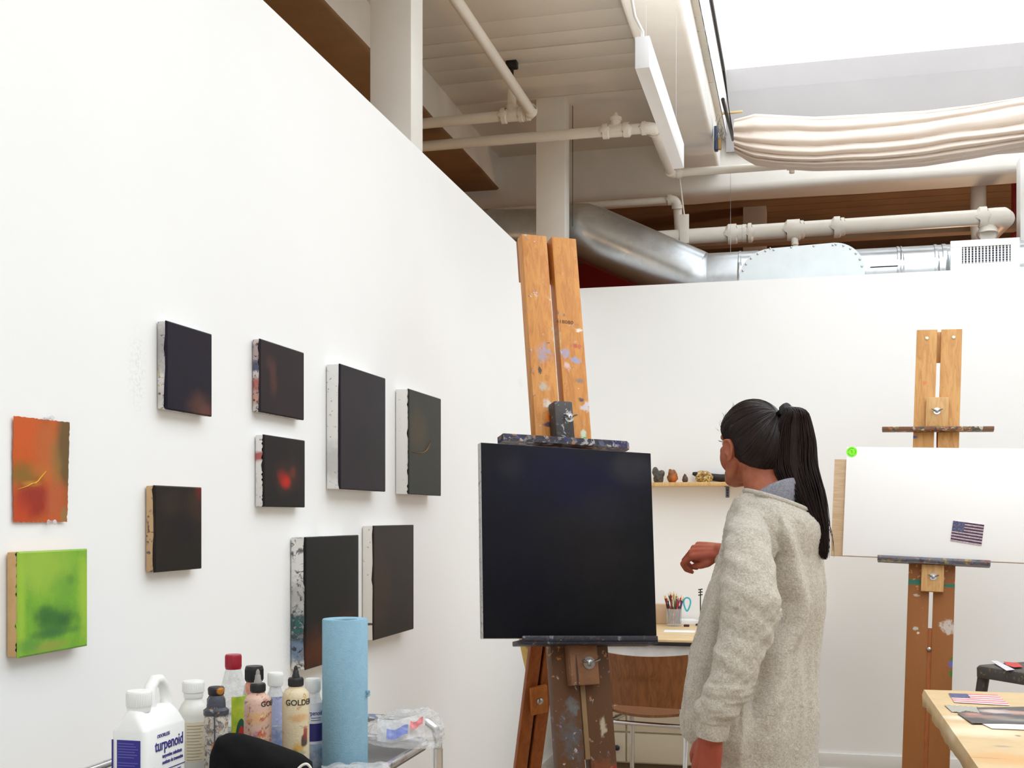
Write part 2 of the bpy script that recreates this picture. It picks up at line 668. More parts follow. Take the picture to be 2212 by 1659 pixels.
# ------------------------------------------------------------------ paintings on the left wall
def canvas_on_wall(name, label, pxw, pxf, pxr, pyt, pyb, face_mat, side_mat, roll=0.0):
    """stretched canvas hung on the plane X=0"""
    a = atX(pxw, (pyt + pyb) / 2, 0.0)                  # wall edge of the near side
    d = RGT * ((pxf - CXP) / FPX) + FWD
    t = a.y / d.y
    th = max(0.018, CAM.x + d.x * t)                    # thickness
    top, bot = at(pxf, pyt, t), at(pxf, pyb, t)
    far = atX(pxr, (pyt + pyb) / 2, th)
    w, h = far.y - a.y, top.z - bot.z
    o = thing(name, label, 'painting', (0.0, a.y, bot.z), group=None, rot=(0, roll, 0))
    o.rotation_euler = Matrix(((0, -1, 0), (1, 0, 0), (0, 0, 1))).to_euler()
    o.rotation_euler.rotate_axis('Y', roll)
    # local: x along the wall, -y out of the wall, z up
    mb = MB()
    mb.box((w / 2, -th / 2 - 0.001, h / 2), (w, th - 0.004, h), bev=0.0025)
    mb.build('canvas_edge', side_mat, o)
    mb = MB()
    rnd = random.Random(int(pxw))
    n = 40
    per = []
    for (x0, zz0), (x1, zz1) in (((0, 0), (w, 0)), ((w, 0), (w, h)), ((w, h), (0, h)), ((0, h), (0, 0))):
        for i in range(n):
            per.append((x0 + (x1 - x0) * i / n, zz0 + (zz1 - zz0) * i / n))
    e = 0.0008
    front = [V((min(max(x, 0.002), w - 0.002), -th - 0.0012, min(max(z, 0.002), h - 0.002))) for x, z in per]
    mid = [V((w / 2 + (x - w / 2) * (1 + 2 * e / w), -th + 0.001, h / 2 + (z - h / 2) * (1 + 2 * e / h))) for x, z in per]
    back = [V((m.x, -th + 0.003 + rnd.random() ** 4 * 0.004, m.z)) for m in mid]
    mb.rings([back, mid, front], cap=True)
    mb.build('painted_face', face_mat(w, h, th), o, ang=20)
    return o


NAVY = srgb(34, 30, 42)


def dark_face(name, base, blobs, mott=None, rough=0.45, spec=0.12):
    def f(w, h, th):
        bl = [((x * w, -th, z * h), (rx * w, 0.2, rz * h), c, s, st) for (x, z), (rx, rz), c, s, st in blobs]
        return blobbed(name, base, bl, rough, mottle=mott, warp=0.3, wscale=9, bump=0.12, bscale=300, spec=spec)
    return f


def side(name, base, blobs=(), specks=None, mott=None):
    return blobbed(name, base, blobs, 0.6, mottle=mott, warp=0.4, wscale=30, specks=specks, bump=0.05)


WS = srgb(226, 223, 218)
GREY = srgb(150, 145, 145)
DK = srgb(40, 36, 40)
s1 = side('edge_smeared_grey', WS, [((0, -0.02, 0.13), (0.02, 0.1, 0.07), GREY, 0.9, 0.8), ((0, -0.02, 0.03), (0.02, 0.1, 0.03), srgb(196, 188, 184), 0.9, 0.7)], [(150, 0.60, (DK, srgb(190, 160, 60), srgb(90, 90, 120), GREY), 0.8)])
s2 = side('edge_smeared_red_blue', srgb(205, 198, 192), [((0, -0.02, 0.115), (0.03, 0.1, 0.014), srgb(40, 55, 90), 0.4, 0.9), ((0, -0.02, 0.07), (0.03, 0.1, 0.02), srgb(170, 60, 40), 0.7, 0.8), ((0, -0.02, 0.035), (0.03, 0.1, 0.02), srgb(190, 120, 90), 0.7, 0.7), ((0, -0.02, 0.15), (0.03, 0.1, 0.03), srgb(165, 140, 140), 0.8, 0.8)], [(170, 0.58, (DK, srgb(150, 70, 60), GREY, srgb(80, 90, 120)), 0.9)])
s3 = side('edge_white_scuffed', srgb(228, 226, 222), [((0, -0.02, 0.08), (0.02, 0.1, 0.06), srgb(190, 188, 186), 0.9, 0.8)], [(190, 0.66, (srgb(90, 90, 95), GREY, srgb(130, 128, 128), GREY), 0.8)])
s4 = side('edge_clean_white', srgb(230, 227, 222), [], [(190, 0.7, (GREY, srgb(120, 118, 118), GREY, srgb(140, 120, 110)), 0.8)])
s5 = side('edge_white_red_fleck', srgb(222, 218, 214), [((0, -0.02, 0.125), (0.03, 0.1, 0.013), srgb(165, 60, 50), 0.7, 0.9)], [(170, 0.64, (DK, GREY, srgb(170, 80, 70), srgb(100, 110, 120)), 0.7)])
s6 = side('edge_bare_tan', srgb(196, 162, 120), [], [(120, 0.6, (srgb(70, 75, 90), srgb(90, 60, 50), srgb(60, 60, 60), srgb(120, 110, 110)), 0.85)])
s7 = side('edge_teal_stained', srgb(216, 213, 208), [((0, -0.02, 0.09), (0.05, 0.2, 0.075), srgb(38, 66, 78), 0.6, 0.95), ((0, -0.02, 0.05), (0.05, 0.2, 0.03), srgb(120, 140, 165), 0.6, 0.8), ((0, -0.02, 0.115), (0.05, 0.2, 0.02), srgb(44, 98, 92), 0.5, 0.8), ((0, -0.02, 0.2), (0.03, 0.1, 0.05), srgb(150, 148, 146), 0.9, 0.7)], [(90, 0.57, (DK, srgb(60, 70, 74), GREY, srgb(120, 120, 120)), 0.85)])
s8 = side('edge_white_few_marks', srgb(226, 220, 212), [((0, -0.02, 0.05), (0.05, 0.2, 0.004), DK, 0.5, 0.9)], [(140, 0.68, (DK, srgb(150, 70, 60), srgb(110, 60, 50), GREY), 0.8)])
s9 = side('edge_pale_wood', srgb(206, 168, 118), mott=(srgb(188, 148, 98), 20, 0.6))

canvas_on_wall('canvas_painting', 'near-black navy canvas with a faint rust glow low down, top row, above the tan-edged one', 337, 360, 457, 693, 883,
               dark_face('navy_black', srgb(32, 28, 42), [((0.75, 0.08), (0.35, 0.22), srgb(92, 60, 50), 0.9, 0.7), ((0.9, 0.04), (0.2, 0.1), srgb(110, 66, 56), 0.9, 0.6)], (srgb(26, 23, 34), 6, 0.7)), s1)
canvas_on_wall('canvas_painting', 'small brown-black canvas with red and blue smears on its edge', 543, 562, 656, 732, 889,
               dark_face('brown_black', srgb(44, 36, 40), [((0.28, 0.5), (0.1, 0.32), srgb(84, 52, 46), 0.9, 0.75), ((0.2, 0.7), (0.12, 0.14), srgb(78, 50, 46), 0.9, 0.6)], (srgb(38, 32, 36), 6, 0.6)), s2)
canvas_on_wall('canvas_painting', 'larger plain purple-black canvas with a thick white scuffed edge', 703, 735, 832, 786, 1056,
               dark_face('purple_black', srgb(40, 35, 42), [((0.5, 0.3), (0.5, 0.3), srgb(32, 28, 32), 0.9, 0.6)], (srgb(34, 30, 36), 5, 0.5)), s3)
canvas_on_wall('canvas_painting', 'dark olive canvas with a thin yellow arc', 853, 883, 952, 840, 1067,
               dark_face('dark_olive', srgb(52, 52, 46), [((0.3, 0.62), (0.35, 0.3), srgb(78, 66, 46), 0.95, 0.8), ((0.5, 0.15), (0.7, 0.3), srgb(48, 52, 48), 0.9, 0.7)], (srgb(44, 45, 42), 5, 0.5)), s4)
canvas_on_wall('canvas_painting', 'small black canvas with a glowing red patch', 549, 570, 658, 939, 1094,
               dark_face('black_with_red', srgb(36, 32, 32), [((0.55, 0.42), (0.38, 0.3), srgb(66, 42, 34), 0.95, 0.8), ((0.45, 0.43), (0.17, 0.13), srgb(140, 36, 26), 0.9, 0.85), ((0.52, 0.36), (0.13, 0.12), srgb(190, 38, 28), 0.9, 0.9), ((0.68, 0.5), (0.1, 0.1), srgb(110, 52, 34), 0.9, 0.7)], (srgb(28, 27, 28), 8, 0.7)), s5)
canvas_on_wall('canvas_painting', 'brown-black canvas with a paint-flecked tan edge and a dim red corner', 312, 335, 435, 1049, 1236,
               dark_face('brown_black_warm', srgb(42, 36, 32), [((0.95, 0.93), (0.14, 0.16), srgb(120, 36, 26), 0.9, 0.8), ((0.85, 0.75), (0.3, 0.25), srgb(64, 48, 38), 0.9, 0.7), ((0.6, 0.5), (0.3, 0.25), srgb(32, 30, 32), 0.9, 0.8), ((0.3, 0.8), (0.3, 0.2), srgb(56, 48, 38), 0.9, 0.6)], (srgb(36, 33, 30), 8, 0.7)), s6)
canvas_on_wall('canvas_painting', 'black canvas with a teal-stained edge and rust below, partly hidden by the blue paper roll', 626, 660, 774, 1161, 1447,
               dark_face('green_black', srgb(26, 27, 27), [((0.3, 0.12), (0.5, 0.22), srgb(84, 46, 28), 0.95, 0.9), ((0.5, 0.6), (0.4, 0.4), srgb(22, 24, 22), 0.9, 0.6), ((0.75, 0.25), (0.3, 0.15), srgb(62, 36, 28), 0.95, 0.7)], (srgb(32, 31, 30), 5, 0.6)), s7)
canvas_on_wall('canvas_painting', 'dark brown canvas with a white edge, hung low behind the blue paper roll', 781, 807, 893, 1136, 1383,
               dark_face('dark_brown', srgb(48, 41, 38), [((0.15, 0.4), (0.3, 0.5), srgb(62, 44, 34), 0.95, 0.7), ((0.6, 0.3), (0.4, 0.3), srgb(38, 34, 33), 0.95, 0.6)], (srgb(42, 38, 36), 5, 0.6)), s8)


def green_face(w, h, th):
    B = [((0.28, 0.85), (0.6, 0.3), srgb(156, 190, 66), 0.9, 0.9), ((0.95, 0.55), (0.12, 0.6), srgb(160, 196, 60), 0.9, 0.9),
         ((0.02, 0.5), (0.08, 0.7), srgb(160, 196, 60), 0.9, 0.8), ((0.5, 0.32), (0.36, 0.2), srgb(62, 118, 48), 0.9, 0.95),
         ((0.35, 0.36), (0.2, 0.12), srgb(54, 108, 46), 0.9, 0.8), ((0.62, 0.3), (0.14, 0.1), srgb(48, 100, 48), 0.9, 0.7), ((0.5, 0.19), (0.4, 0.06), srgb(52, 108, 56), 0.9, 0.7),
         ((0.72, 0.7), (0.08, 0.08), srgb(70, 128, 50), 0.9, 0.6), ((0.62, 0.6), (0.16, 0.22), srgb(110, 166, 54), 0.9, 0.7),
         ((0.45, 0.06), (0.3, 0.07), srgb(150, 158, 70), 0.9, 0.8), ((0.15, 0.1), (0.2, 0.09), srgb(96, 150, 60), 0.9, 0.7)]
    bl = [((x * w, -th, z * h), (rx * w, 0.2, rz * h), c, s, st) for (x, z), (rx, rz), c, s, st in B]
    return blobbed('leaf_green_paint', srgb(124, 178, 50), bl, 0.45, mottle=(srgb(96, 152, 52), 28, 0.6), warp=0.25, wscale=22, bump=0.15)


canvas_on_wall('canvas_painting', 'small bright green painting on a pale wood panel', 11, 40, 188, 1193, 1421, green_face, s9)

# orange study on loose paper, pinned with two clear push pins
a = atX(24, 1010, 0.0); b = atX(137, 1010, 0.0)
zt_, zb_ = atX(24, 898, 0).z, atX(24, 1128, 0).z
w, h = b.y - a.y, zt_ - zb_
o = thing('paper_painting', 'loose paper painted orange and red with a yellow stroke, pinned above the green panel', 'painting', (0, a.y, zb_))
o.rotation_euler = (0, 0, R(90))
rnd = random.Random(3)
edge = lambda s: 0.0016 * noise.noise(V((s * 90, 3.3, 1.7))) + 0.0012 * noise.noise(V((s * 300, 1.3, 0.7)))


def sheet(u, v, th=0.0):
    x, z = u * w, v * h
    if u in (0.0, 1.0): x += edge(v + u * 7)
    if v in (0.0, 1.0): z += edge(u + v * 5 + 3)
    y = -0.003 - 0.010 * max(0, (u - 0.72) / 0.28) ** 2 * (0.4 + 0.6 * v) - 0.004 * (1 - u) * abs(v - 0.5) - th
    return V((x, y, z))


mb = MB()
mb.grid(lambda u, v: sheet(u, v), 30, 40)
mb.grid(lambda u, v: sheet(u, v, 0.0008), 30, 40)
n = len(mb.v) // 2
for i in range(30):
    mb.f.append((i, i + 1, n + i + 1, n + i)); mb.m.append(0)
    j = 40 * 31 + i
    mb.f.append((j, j + 1, n + j + 1, n + j)); mb.m.append(0)
for i in range(40):
    j = i * 31
    mb.f.append((j, j + 31, n + j + 31, n + j)); mb.m.append(0)
    j = i * 31 + 30
    mb.f.append((j, j + 31, n + j + 31, n + j)); mb.m.append(0)
B = [((0.2, 0.85), (0.4, 0.4), srgb(206, 86, 18), 0.9, 0.9), ((0.65, 0.75), (0.3, 0.35), srgb(186, 98, 40), 0.9, 0.8),
     ((0.97, 0.75), (0.17, 0.7), srgb(104, 84, 48), 0.7, 0.95), ((0.80, 0.52), (0.12, 0.4), srgb(140, 112, 56), 0.9, 0.7),
     ((0.2, 0.45), (0.45, 0.15), srgb(128, 98, 26), 0.9, 0.9), ((0.55, 0.5), (0.3, 0.1), srgb(190, 104, 40), 0.9, 0.7),
     ((0.38, 0.20), (0.42, 0.20), srgb(150, 34, 12), 0.7, 0.95), ((0.08, 0.08), (0.3, 0.2), srgb(190, 62, 16), 0.9, 0.8),
     ((0.8, 0.2), (0.22, 0.24), srgb(186, 92, 50), 0.9, 0.9), ((0.95, 0.06), (0.08, 0.1), srgb(140, 120, 70), 0.8, 0.8),
     ((0.34, 0.37), (0.2, 0.035), srgb(206, 140, 40), 0.9, 0.6)]
bl = [((x * w, 0, z * h), (rx * w, 0.2, rz * h), c, s, st) for (x, z), (rx, rz), c, s, st in B]
mb.build('painted_sheet', blobbed('orange_study', srgb(200, 92, 26), bl, 0.35, mottle=(srgb(176, 70, 22), 18, 0.5), warp=0.2, wscale=20, bump=0.15), o, ang=60)
def stroke(o, pts, r, m):
    mb = MB()
    n_ = len(pts)
    mb.tube(pts, [r * (0.25 + 0.75 * math.sin(PI * (i + 0.4) / n_)) for i in range(n_)], 8, flat=0.35)
    return mb.build('paint_stroke', m, o)


m_yel = plain('yellow_impasto', srgb(236, 190, 50), 0.35, nscale=300, namt=0.2)
stroke(o, [sheet(u, v) + V((0, -0.0008, 0)) for u, v in ((0.08, 0.31), (0.16, 0.325), (0.26, 0.345), (0.34, 0.37), (0.40, 0.375), (0.46, 0.40), (0.52, 0.44), (0.58, 0.475), (0.62, 0.50))], 0.0022, m_yel)
c4 = [x for x in bpy.data.objects if x.get('label', '').startswith('dark olive')][0]
th4, = [abs(min(v.co.y for v in ch.data.vertices)) for ch in bpy.data.objects if ch.parent == c4 and ch.name.startswith('painted')]
w4 = max(v.co.x for ch in bpy.data.objects if ch.parent == c4 for v in ch.data.vertices); h4 = max(v.co.z for ch in bpy.data.objects if ch.parent == c4 for v in ch.data.vertices)
stroke(c4, [V((u * w4, -th4 - 0.0004, v * h4)) for u, v in ((0.06, 0.405), (0.2, 0.40), (0.34, 0.405), (0.44, 0.42), (0.52, 0.445), (0.58, 0.48), (0.64, 0.53))], 0.0032, plain('ochre_impasto', srgb(150, 108, 44), 0.4, nscale=200, namt=0.25))
m_clear = glass('clear_plastic', (0.95, 0.97, 1, 1), 0.08, 0.45)
for nm, px, py in (('upper', 95, 903), ('lower', 100, 1128)):
    p = atX(px, py, 0.0)
    t = thing('push_pin', 'clear push pin holding the %s edge of the orange paper' % nm, 'push pin', (0.004, p.y, p.z))
    Mx = Matrix.Rotation(R(90), 4, 'Y')
    MB().lathe([(0.0045, 0.0), (0.005, 0.001), (0.0032, 0.003), (0.0028, 0.009), (0.0045, 0.012), (0.005, 0.014), (0.0035, 0.016), (0.001, 0.0165)], n=16, M=Mx).build('pin_head', m_clear, t)
    MB().cyl((-0.004, 0, 0), (0.001, 0, 0), 0.0005, n=8).build('pin_needle', m_bolt, t)

# ------------------------------------------------------------------ overhead: pipes
def pipe(mb, pts, r, n=18):
    mb.tube(pts, r, n)


def collar(mb, p, axis, r, L, n=20):
    p, axis = V(p), V(axis).normalized()
    mb.tube([p - axis * L / 2, p - axis * L / 2, p + axis * L / 2, p + axis * L / 2], [r * 0.9, r, r, r * 0.9], n)


def elbow(mb, p, d1, d2, r, L=0.05):
    p, d1, d2 = V(p), V(d1).normalized(), V(d2).normalized()
    pts = [p + d1 * L * (1 - s) + (d2 * L * 0) if False else (p + d1 * L) * (1 - s) ** 2 + p * 2 * s * (1 - s) + (p + d2 * L) * s ** 2 for s in [i / 8 for i in range(9)]]
    mb.tube(pts, r, 18)
    collar(mb, p + d1 * L, d1, r * 1.14, 0.022)
    collar(mb, p + d2 * L, d2, r * 1.14, 0.022)


# sprinkler main with a valve that crosses in front of the column, then runs back under the girder
ZB = 3.51
YB = 6.28
xe = 0.55
t = thing('sprinkler_pipe', 'white pipe crossing in front of the corner column, bending back past the pendant light', 'pipe', (0, 0, 0))
mb = MB()
pipe(mb, [(-3.0, YB, ZB), (xe - 0.05, YB, ZB)], 0.029)
pipe(mb, [(xe, YB + 0.05, ZB), (xe, 7.10, ZB)], 0.027)
pipe(mb, [(xe + 0.05, 7.15, ZB), (3.6, 7.15, ZB)], 0.025)
mb.build('pipe_run', m_pipe, t)
mb = MB(); elbow(mb, (xe, YB, ZB), (-1, 0, 0), (0, 1, 0), 0.033); mb.build('elbow', m_pipe, t)
mb = MB(); elbow(mb, (xe, 7.15, ZB), (0, -1, 0), (1, 0, 0), 0.031); mb.build('elbow', m_pipe, t)
px = atY(1330, 283, YB).x
mb = MB()
collar(mb, (px, YB, ZB), (1, 0, 0), 0.036, 0.12); collar(mb, (px - 0.055, YB, ZB), (1, 0, 0), 0.042, 0.03); collar(mb, (px + 0.06, YB, ZB), (1, 0, 0), 0.042, 0.03)
mb.tube([(px, YB, ZB), (px, YB, ZB + 0.055)], 0.03, 16); collar(mb, (px, YB, ZB + 0.06), (0, 0, 1), 0.034, 0.02)
mb.tube([(px, YB, ZB + 0.06), (px, YB, ZB + 0.085), (px, YB, ZB + 0.10)], [0.018, 0.016, 0.008], 12)
mb.build('tee_valve', m_pipe, t)
px = atY(1718, 358, 7.15).x
mb = MB(); collar(mb, (px, 7.15, ZB), (1, 0, 0), 0.031, 0.10); mb.cyl((px - 0.02, 7.15, ZB - 0.02), (px - 0.02, 7.15, ZB - 0.05), 0.016, n=12)
mb.build('coupling', m_pipe, t)

# upper line: short run from the left, tee, and the branch that runs toward the viewer
p = atY(1150, 245, 6.02)
YA, ZA, XA = 6.02, p.z, p.x
t = thing('sprinkler_pipe', 'white pipe slanting across the ceiling boards to an elbow left of the corner column', 'pipe', (0, 0, 0))
mb = MB()
pipe(mb, [(-3.0, YA, ZA - 0.02), (XA - 0.06, YA, ZA)], 0.028)
pipe(mb, [(XA, YA - 0.05, ZA), (XA, 4.15, ZA)], 0.026)
mb.tube([(XA, 4.15, ZA), (XA - 0.005, 4.09, ZA + 0.005), (XA - 0.05, 4.0, ZA + 0.06), (XA - 0.1, 3.9, ZA + 0.15)], 0.027, 16)
mb.build('pipe_run', m_pipe, t)
mb = MB(); elbow(mb, (XA, YA, ZA), (-1, 0, 0), (0, -1, 0), 0.032, 0.045); mb.build('elbow', m_pipe, t)
mb = MB()
xt = atY(1106, 250, YA).x
collar(mb, (xt, YA, ZA), (1, 0, 0), 0.035, 0.085); collar(mb, (xt - 0.045, YA, ZA), (1, 0, 0), 0.042, 0.024); collar(mb, (xt + 0.05, YA, ZA), (1, 0, 0), 0.040, 0.02)
collar(mb, (xt + 0.09, YA, ZA), (1, 0, 0), 0.037, 0.016)
mb.tube([(xt, YA, ZA), (xt, YA, ZA + 0.05), (xt, YA, ZA + 0.055), (xt, YA, ZA + 0.15)], [0.032, 0.032, 0.024, 0.022], 14)
mb.build('tee', m_pipe, t)
mb = MB()
mb.cyl((xt, YA, ZA + 0.15), (xt, YA, CEIL - 0.0), 0.009, n=10); mb.tube([(xt - 0.02, YA - 0.01, CEIL - 0.03), (xt - 0.035, YA, CEIL - 0.09), (xt, YA - 0.01, CEIL - 0.13)], 0.008, 8)
mb.box((xt, YA, CEIL - 0.02), (0.06, 0.05, 0.04), bev=0.006)
mb.build('hanger', m_steel, t)

# thinner line low under the girder, left of the hanging rod
p = atY(1462, 431, 7.42)
t = thing('sprinkler_pipe', 'thin white pipe passing behind the corner column just above the galvanised duct', 'pipe', (0, 0, 0))
mb = MB()
pipe(mb, [(-3.0, 7.42, p.z), (p.x - 0.05, 7.42, p.z)], 0.022)
pipe(mb, [(p.x, 7.45, p.z - 0.03), (p.x + 0.01, 7.52, p.z - 0.28)], 0.028)
mb.build('pipe_run', m_pipe, t)
mb = MB(); elbow(mb, (p.x, 7.42, p.z), (-1, 0, 0), (0, 0.25, -1), 0.03, 0.045); mb.build('elbow', m_pipe, t)

# big drain pipe with couplings
YE = 7.28
pl, pr = atY(1395, 518, YE), atY(2150, 468, YE)
zE = (pl.z + pr.z) / 2
t = thing('drain_pipe', 'thick white pipe with several couplings running above the galvanised duct', 'pipe', (0, 0, 0))
mb = MB()
pipe(mb, [(pl.x - 0.4, YE, pl.z), (pr.x, YE, pr.z)], 0.047, 24)
mb.build('pipe_run', m_pipe, t)


def onE(px):
    q = atY(px, 490, YE)
    s = (q.x - pl.x) / (pr.x - pl.x)
    return V((q.x, YE, pl.z + (pr.z - pl.z) * s))


mb = MB()
for px, L, r in ((1582, 0.05, 0.062), (1608, 0.022, 0.055), (1620, 0.02, 0.06)):
    collar(mb, onE(px), (1, 0, 0), r, L)
collar(mb, onE(1597), (1, 0, 0), 0.053, 0.09)
mb.build('coupling', m_pipe, t)
mb = MB()
q = onE(1714)
collar(mb, q, (1, 0, 0), 0.064, 0.075); collar(mb, q + V((0.045, 0, 0)), (1, 0, 0), 0.055, 0.03)
mb.tube([q, q + V((0.01, -0.02, -0.10))], 0.022, 14); mb.box(q + V((0.012, -0.022, -0.085)), (0.03, 0.02, 0.045), bev=0.004)
mb.build('cleanout', m_pipe, t)
mb = MB(); collar(mb, onE(1808), (1, 0, 0), 0.064, 0.034); collar(mb, onE(1820), (1, 0, 0), 0.055, 0.02); mb.build('coupling', m_pipe, t)
mb = MB()
q = onE(2150)
mb.tube([q + V((-0.06, 0, 0)), q + V((0.0, 0, 0)), q + V((0.04, 0.01, 0)), q + V((0.06, 0.06, 0)), q + V((0.055, 0.15, 0.0)), q + V((0.03, 0.62, 0.0)), q + V((0.015, 0.72, 0.04)), q + V((0.01, 0.76, 0.14)), q + V((0.01, 0.76, 0.55))], [0.05, 0.052, 0.055, 0.057, 0.055, 0.05, 0.052, 0.05, 0.048], 20)
collar(mb, q + V((-0.07, 0, 0)), (1, 0, 0), 0.062, 0.04)
mb.build('elbow', m_pipe, t)
mb = MB()
q2 = q + V((-0.04, 0.05, -0.09))
mb.tube([q2 + V((0, 0.12, 0.04)), q2, q2 + V((0, -0.05, -0.005))], [0.045, 0.05, 0.046], 20)
collar(mb, q2 + V((0, -0.04, 0)), (0, 1, 0.1), 0.055, 0.03)
mb.build('branch_stub', m_pipe, t)
# clamp and rod that carry it
t = thing('pipe_hanger', 'thin rod and flat clamp holding the thick drain pipe', 'pipe hanger', (0, 0, 0))
q = onE(1480)
MB().box(q + V((0, -0.052, 0.04)), (0.058, 0.006, 0.18), bev=0.002).build('clamp', m_pipe, t)
top = atY(1468, 384, YE - 0.05)
MB().tube([q + V((0, -0.052, 0.12)), V((top.x, YE - 0.05, ZB - 0.01)), V((top.x - 0.004, YE - 0.05, CEIL))], 0.005, 8).build('rod', m_pipe, t)

# thin wires hanging from the ceiling
t = tag(MB().tube([(atY(1237, 250, 6.75).x, 6.75, CEIL), (atY(1237, 250, 6.75).x, 6.75, 3.12)], 0.002, 6).build('hanging_wire', m_steel), 'thin dark wire hanging from the ceiling beside the corner column', 'wire')
xw = atY(1578, 500, 7.15).x
tag(MB().tube([(xw, 7.15, 3.4845), (xw, 7.15, 2.84)], 0.0011, 6).build('hanging_wire', m_bolt), 'hair-thin wire dropping from the thin pipe below the shade to the galvanised duct', 'wire')

# ------------------------------------------------------------------ overhead: galvanised duct
def galv():
    t = NT('galvanised_steel')
    c = t.coord()
    vo = t.n('ShaderNodeTexVoronoi'); t.l(c, vo.inputs['Vector']); vo.inputs['Scale'].default_value = 26
    n = t.noise(c, 5, 3)
    r = t.n('ShaderNodeSeparateColor'); t.l(vo.outputs['Color'], r.inputs[0])
    col = t.mix(t.math('MULTIPLY', r.outputs[0], 0.35), (0.62, 0.65, 0.67, 1), (0.44, 0.47, 0.5, 1))
    rg = t.math('MULTIPLY_ADD', n.outputs[0], 0.22, 0.2)
    return t.fin(col, rg, 1.0)


m_galv = galv()
m_galvflat = plain('galvanised_sheet', srgb(220, 226, 227), 0.5, 0.15, nscale=7, namt=0.08)
YD = 6.98
c1 = atY(1512, 578, YD); c1.z = 2.80
c2 = atY(1262, 500, YD)
c0 = atY(1020, 512, YD)
c3 = atY(2230, 569, YD)
RD = 0.168
t = thing('ventilation_duct', 'round galvanised duct with an elbow running along the top of the back wall', 'duct', (0, 0, 0))
mb = MB()
mb.tube([V((-3.5, YD, c0.z + 0.02)), c0, c2 + V((-0.12, 0.02, -0.02))], RD, 40)
mb.build('duct_section', m_galv, t)
mb = MB()
dz = V((c1.x - c2.x, 0, c1.z - c2.z)).normalized()
mb.tube([c2 + V((-0.16, 0, 0.0)), c2 + V((-0.06, 0.0, 0.0)), c2 + V((0.0, 0, -0.005)), c2 + dz * 0.06, c1 - dz * 0.05, c1 - dz * 0.01, c1 + V((0.02, 0, 0)), c1 + V((0.05, 0, 0))], [RD * 1.03] * 6 + [RD * 1.01, RD], 48)
mb.build('duct_elbow', m_galv, t)
zc = 2.80
mb = MB()
mb.tube([V((c1.x + 0.045, YD, zc)), V((atY(1640, 570, YD).x, YD, zc))], RD * 0.98, 40)
for px in (1522, 1600):
    collar(mb, V((atY(px, 570, YD).x, YD, zc)), (1, 0, 0), RD * 1.0, 0.012, 40)
mb.build('duct_section', m_galv, t)
mb = MB()
x0, x1 = atY(1840, 560, YD).x, c3.x + 0.8
mb.tube([V((x0, YD, zc - 0.01)), V((x1, YD, zc - 0.01))], RD * 0.9, 40)
mb.build('duct_section', m_galv, t)
mb = MB()
for px, L in ((1938, 0.012), (1945, 0.006), (2018, 0.014), (2036, 0.02)):
    collar(mb, V((atY(px, 560, YD).x, YD, zc - 0.01)), (1, 0, 0), RD * 0.925, L, 40)
mb.build('seam_collar', m_galv, t)
mb = MB()
for k in range(26):
    q = V((atY(1878 + k * 2.3, 560, YD).x, YD - RD * 0.9 * math.cos(0.1), zc + 0.005))
    mb.ell(q, 0.004, nu=8, nv=6)
mb.build('rivet_row', m_steel, t)
# flat plate with riveted rounded edge
pa, pb = atY(1597, 600, YD - 0.2), atY(1868, 600, YD - 0.2)
ptop = atY(1730, 528, YD - 0.2).z
yp = YD - RD - 0.03
poly = []
w = pb.x - pa.x
h = ptop - 2.70
r = 0.16
for cx_, cz_, a0 in ((pb.x - r * 1.05, ptop - r, 0), (pa.x + r * 1.15, ptop - r - 0.012, 90)):
    for i in range(13):
        a = R(a0 + i * 90 / 12)
        poly.append((cx_ + r * 1.05 * math.cos(a) if a0 == 0 else cx_ + r * 1.15 * math.cos(a), cz_ + r * math.sin(a)))
poly = [(pb.x, 2.60)] + poly + [(pa.x, 2.60)]
plate = thing('duct_plate', 'flat galvanised plate with rounded riveted corners set across the middle of the duct', 'duct plate', (0, 0, 0))
MB().prism(poly, yp, yp + 0.03).build('plate', m_galvflat, plate)
for i in range(2, len(poly) - 2, 2):
    x, z = poly[i]
    cx_, cz_ = (pa.x + pb.x) / 2, 2.75
    d = V((cx_ - x, 0, cz_ - z)).normalized() * 0.014
    MB().ell((x + d.x, yp - 0.001, z + d.z), (0.0065, 0.004, 0.0065), nu=10, nv=6).build('rivet', m_bolt, plate)
for s in (0.25, 0.42, 0.6, 0.75):
    MB().ell((pa.x + w * s, yp - 0.001, ptop - 0.013), (0.0065, 0.004, 0.0065), nu=10, nv=6).build('rivet', m_bolt, plate)
# register
g0, g1 = atY(2053, 590, 6.74), atY(2203, 518, 6.74)
vent = thing('air_register', 'white louvred air register at the end of the galvanised duct', 'air vent', (0, 0, 0))
gz0, gz1 = 2.735, atY(2128, 517, 6.74).z
gx0, gx1 = g0.x, g1.x
gw, gh = gx1 - gx0, gz1 - gz0
mb = MB()
fx, fz = gw * 0.13, gh * 0.26
for a_, b_ in (((gx0, gz0), (gx1, gz0 + fz)), ((gx0, gz1 - fz * 0.8), (gx1, gz1)), ((gx0, gz0 + fz), (gx0 + fx * 1.3, gz1 - fz * 0.8)), ((gx1 - fx, gz0 + fz), (gx1, gz1 - fz * 0.8))):
    mb.span((a_[0], 6.735, a_[1]), (b_[0], 6.75, b_[1]), bev=0.002)
mb.build('frame', m_whitepl, vent)
MB().span((gx0 + 0.012, 6.75, gz0 + 0.012), (gx1 - 0.012, 6.825, gz1 - 0.012)).build('duct_boot', m_galvflat, vent)
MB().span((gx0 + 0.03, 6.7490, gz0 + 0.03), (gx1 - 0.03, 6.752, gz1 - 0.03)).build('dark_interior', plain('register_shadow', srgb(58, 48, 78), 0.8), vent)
nl = 14
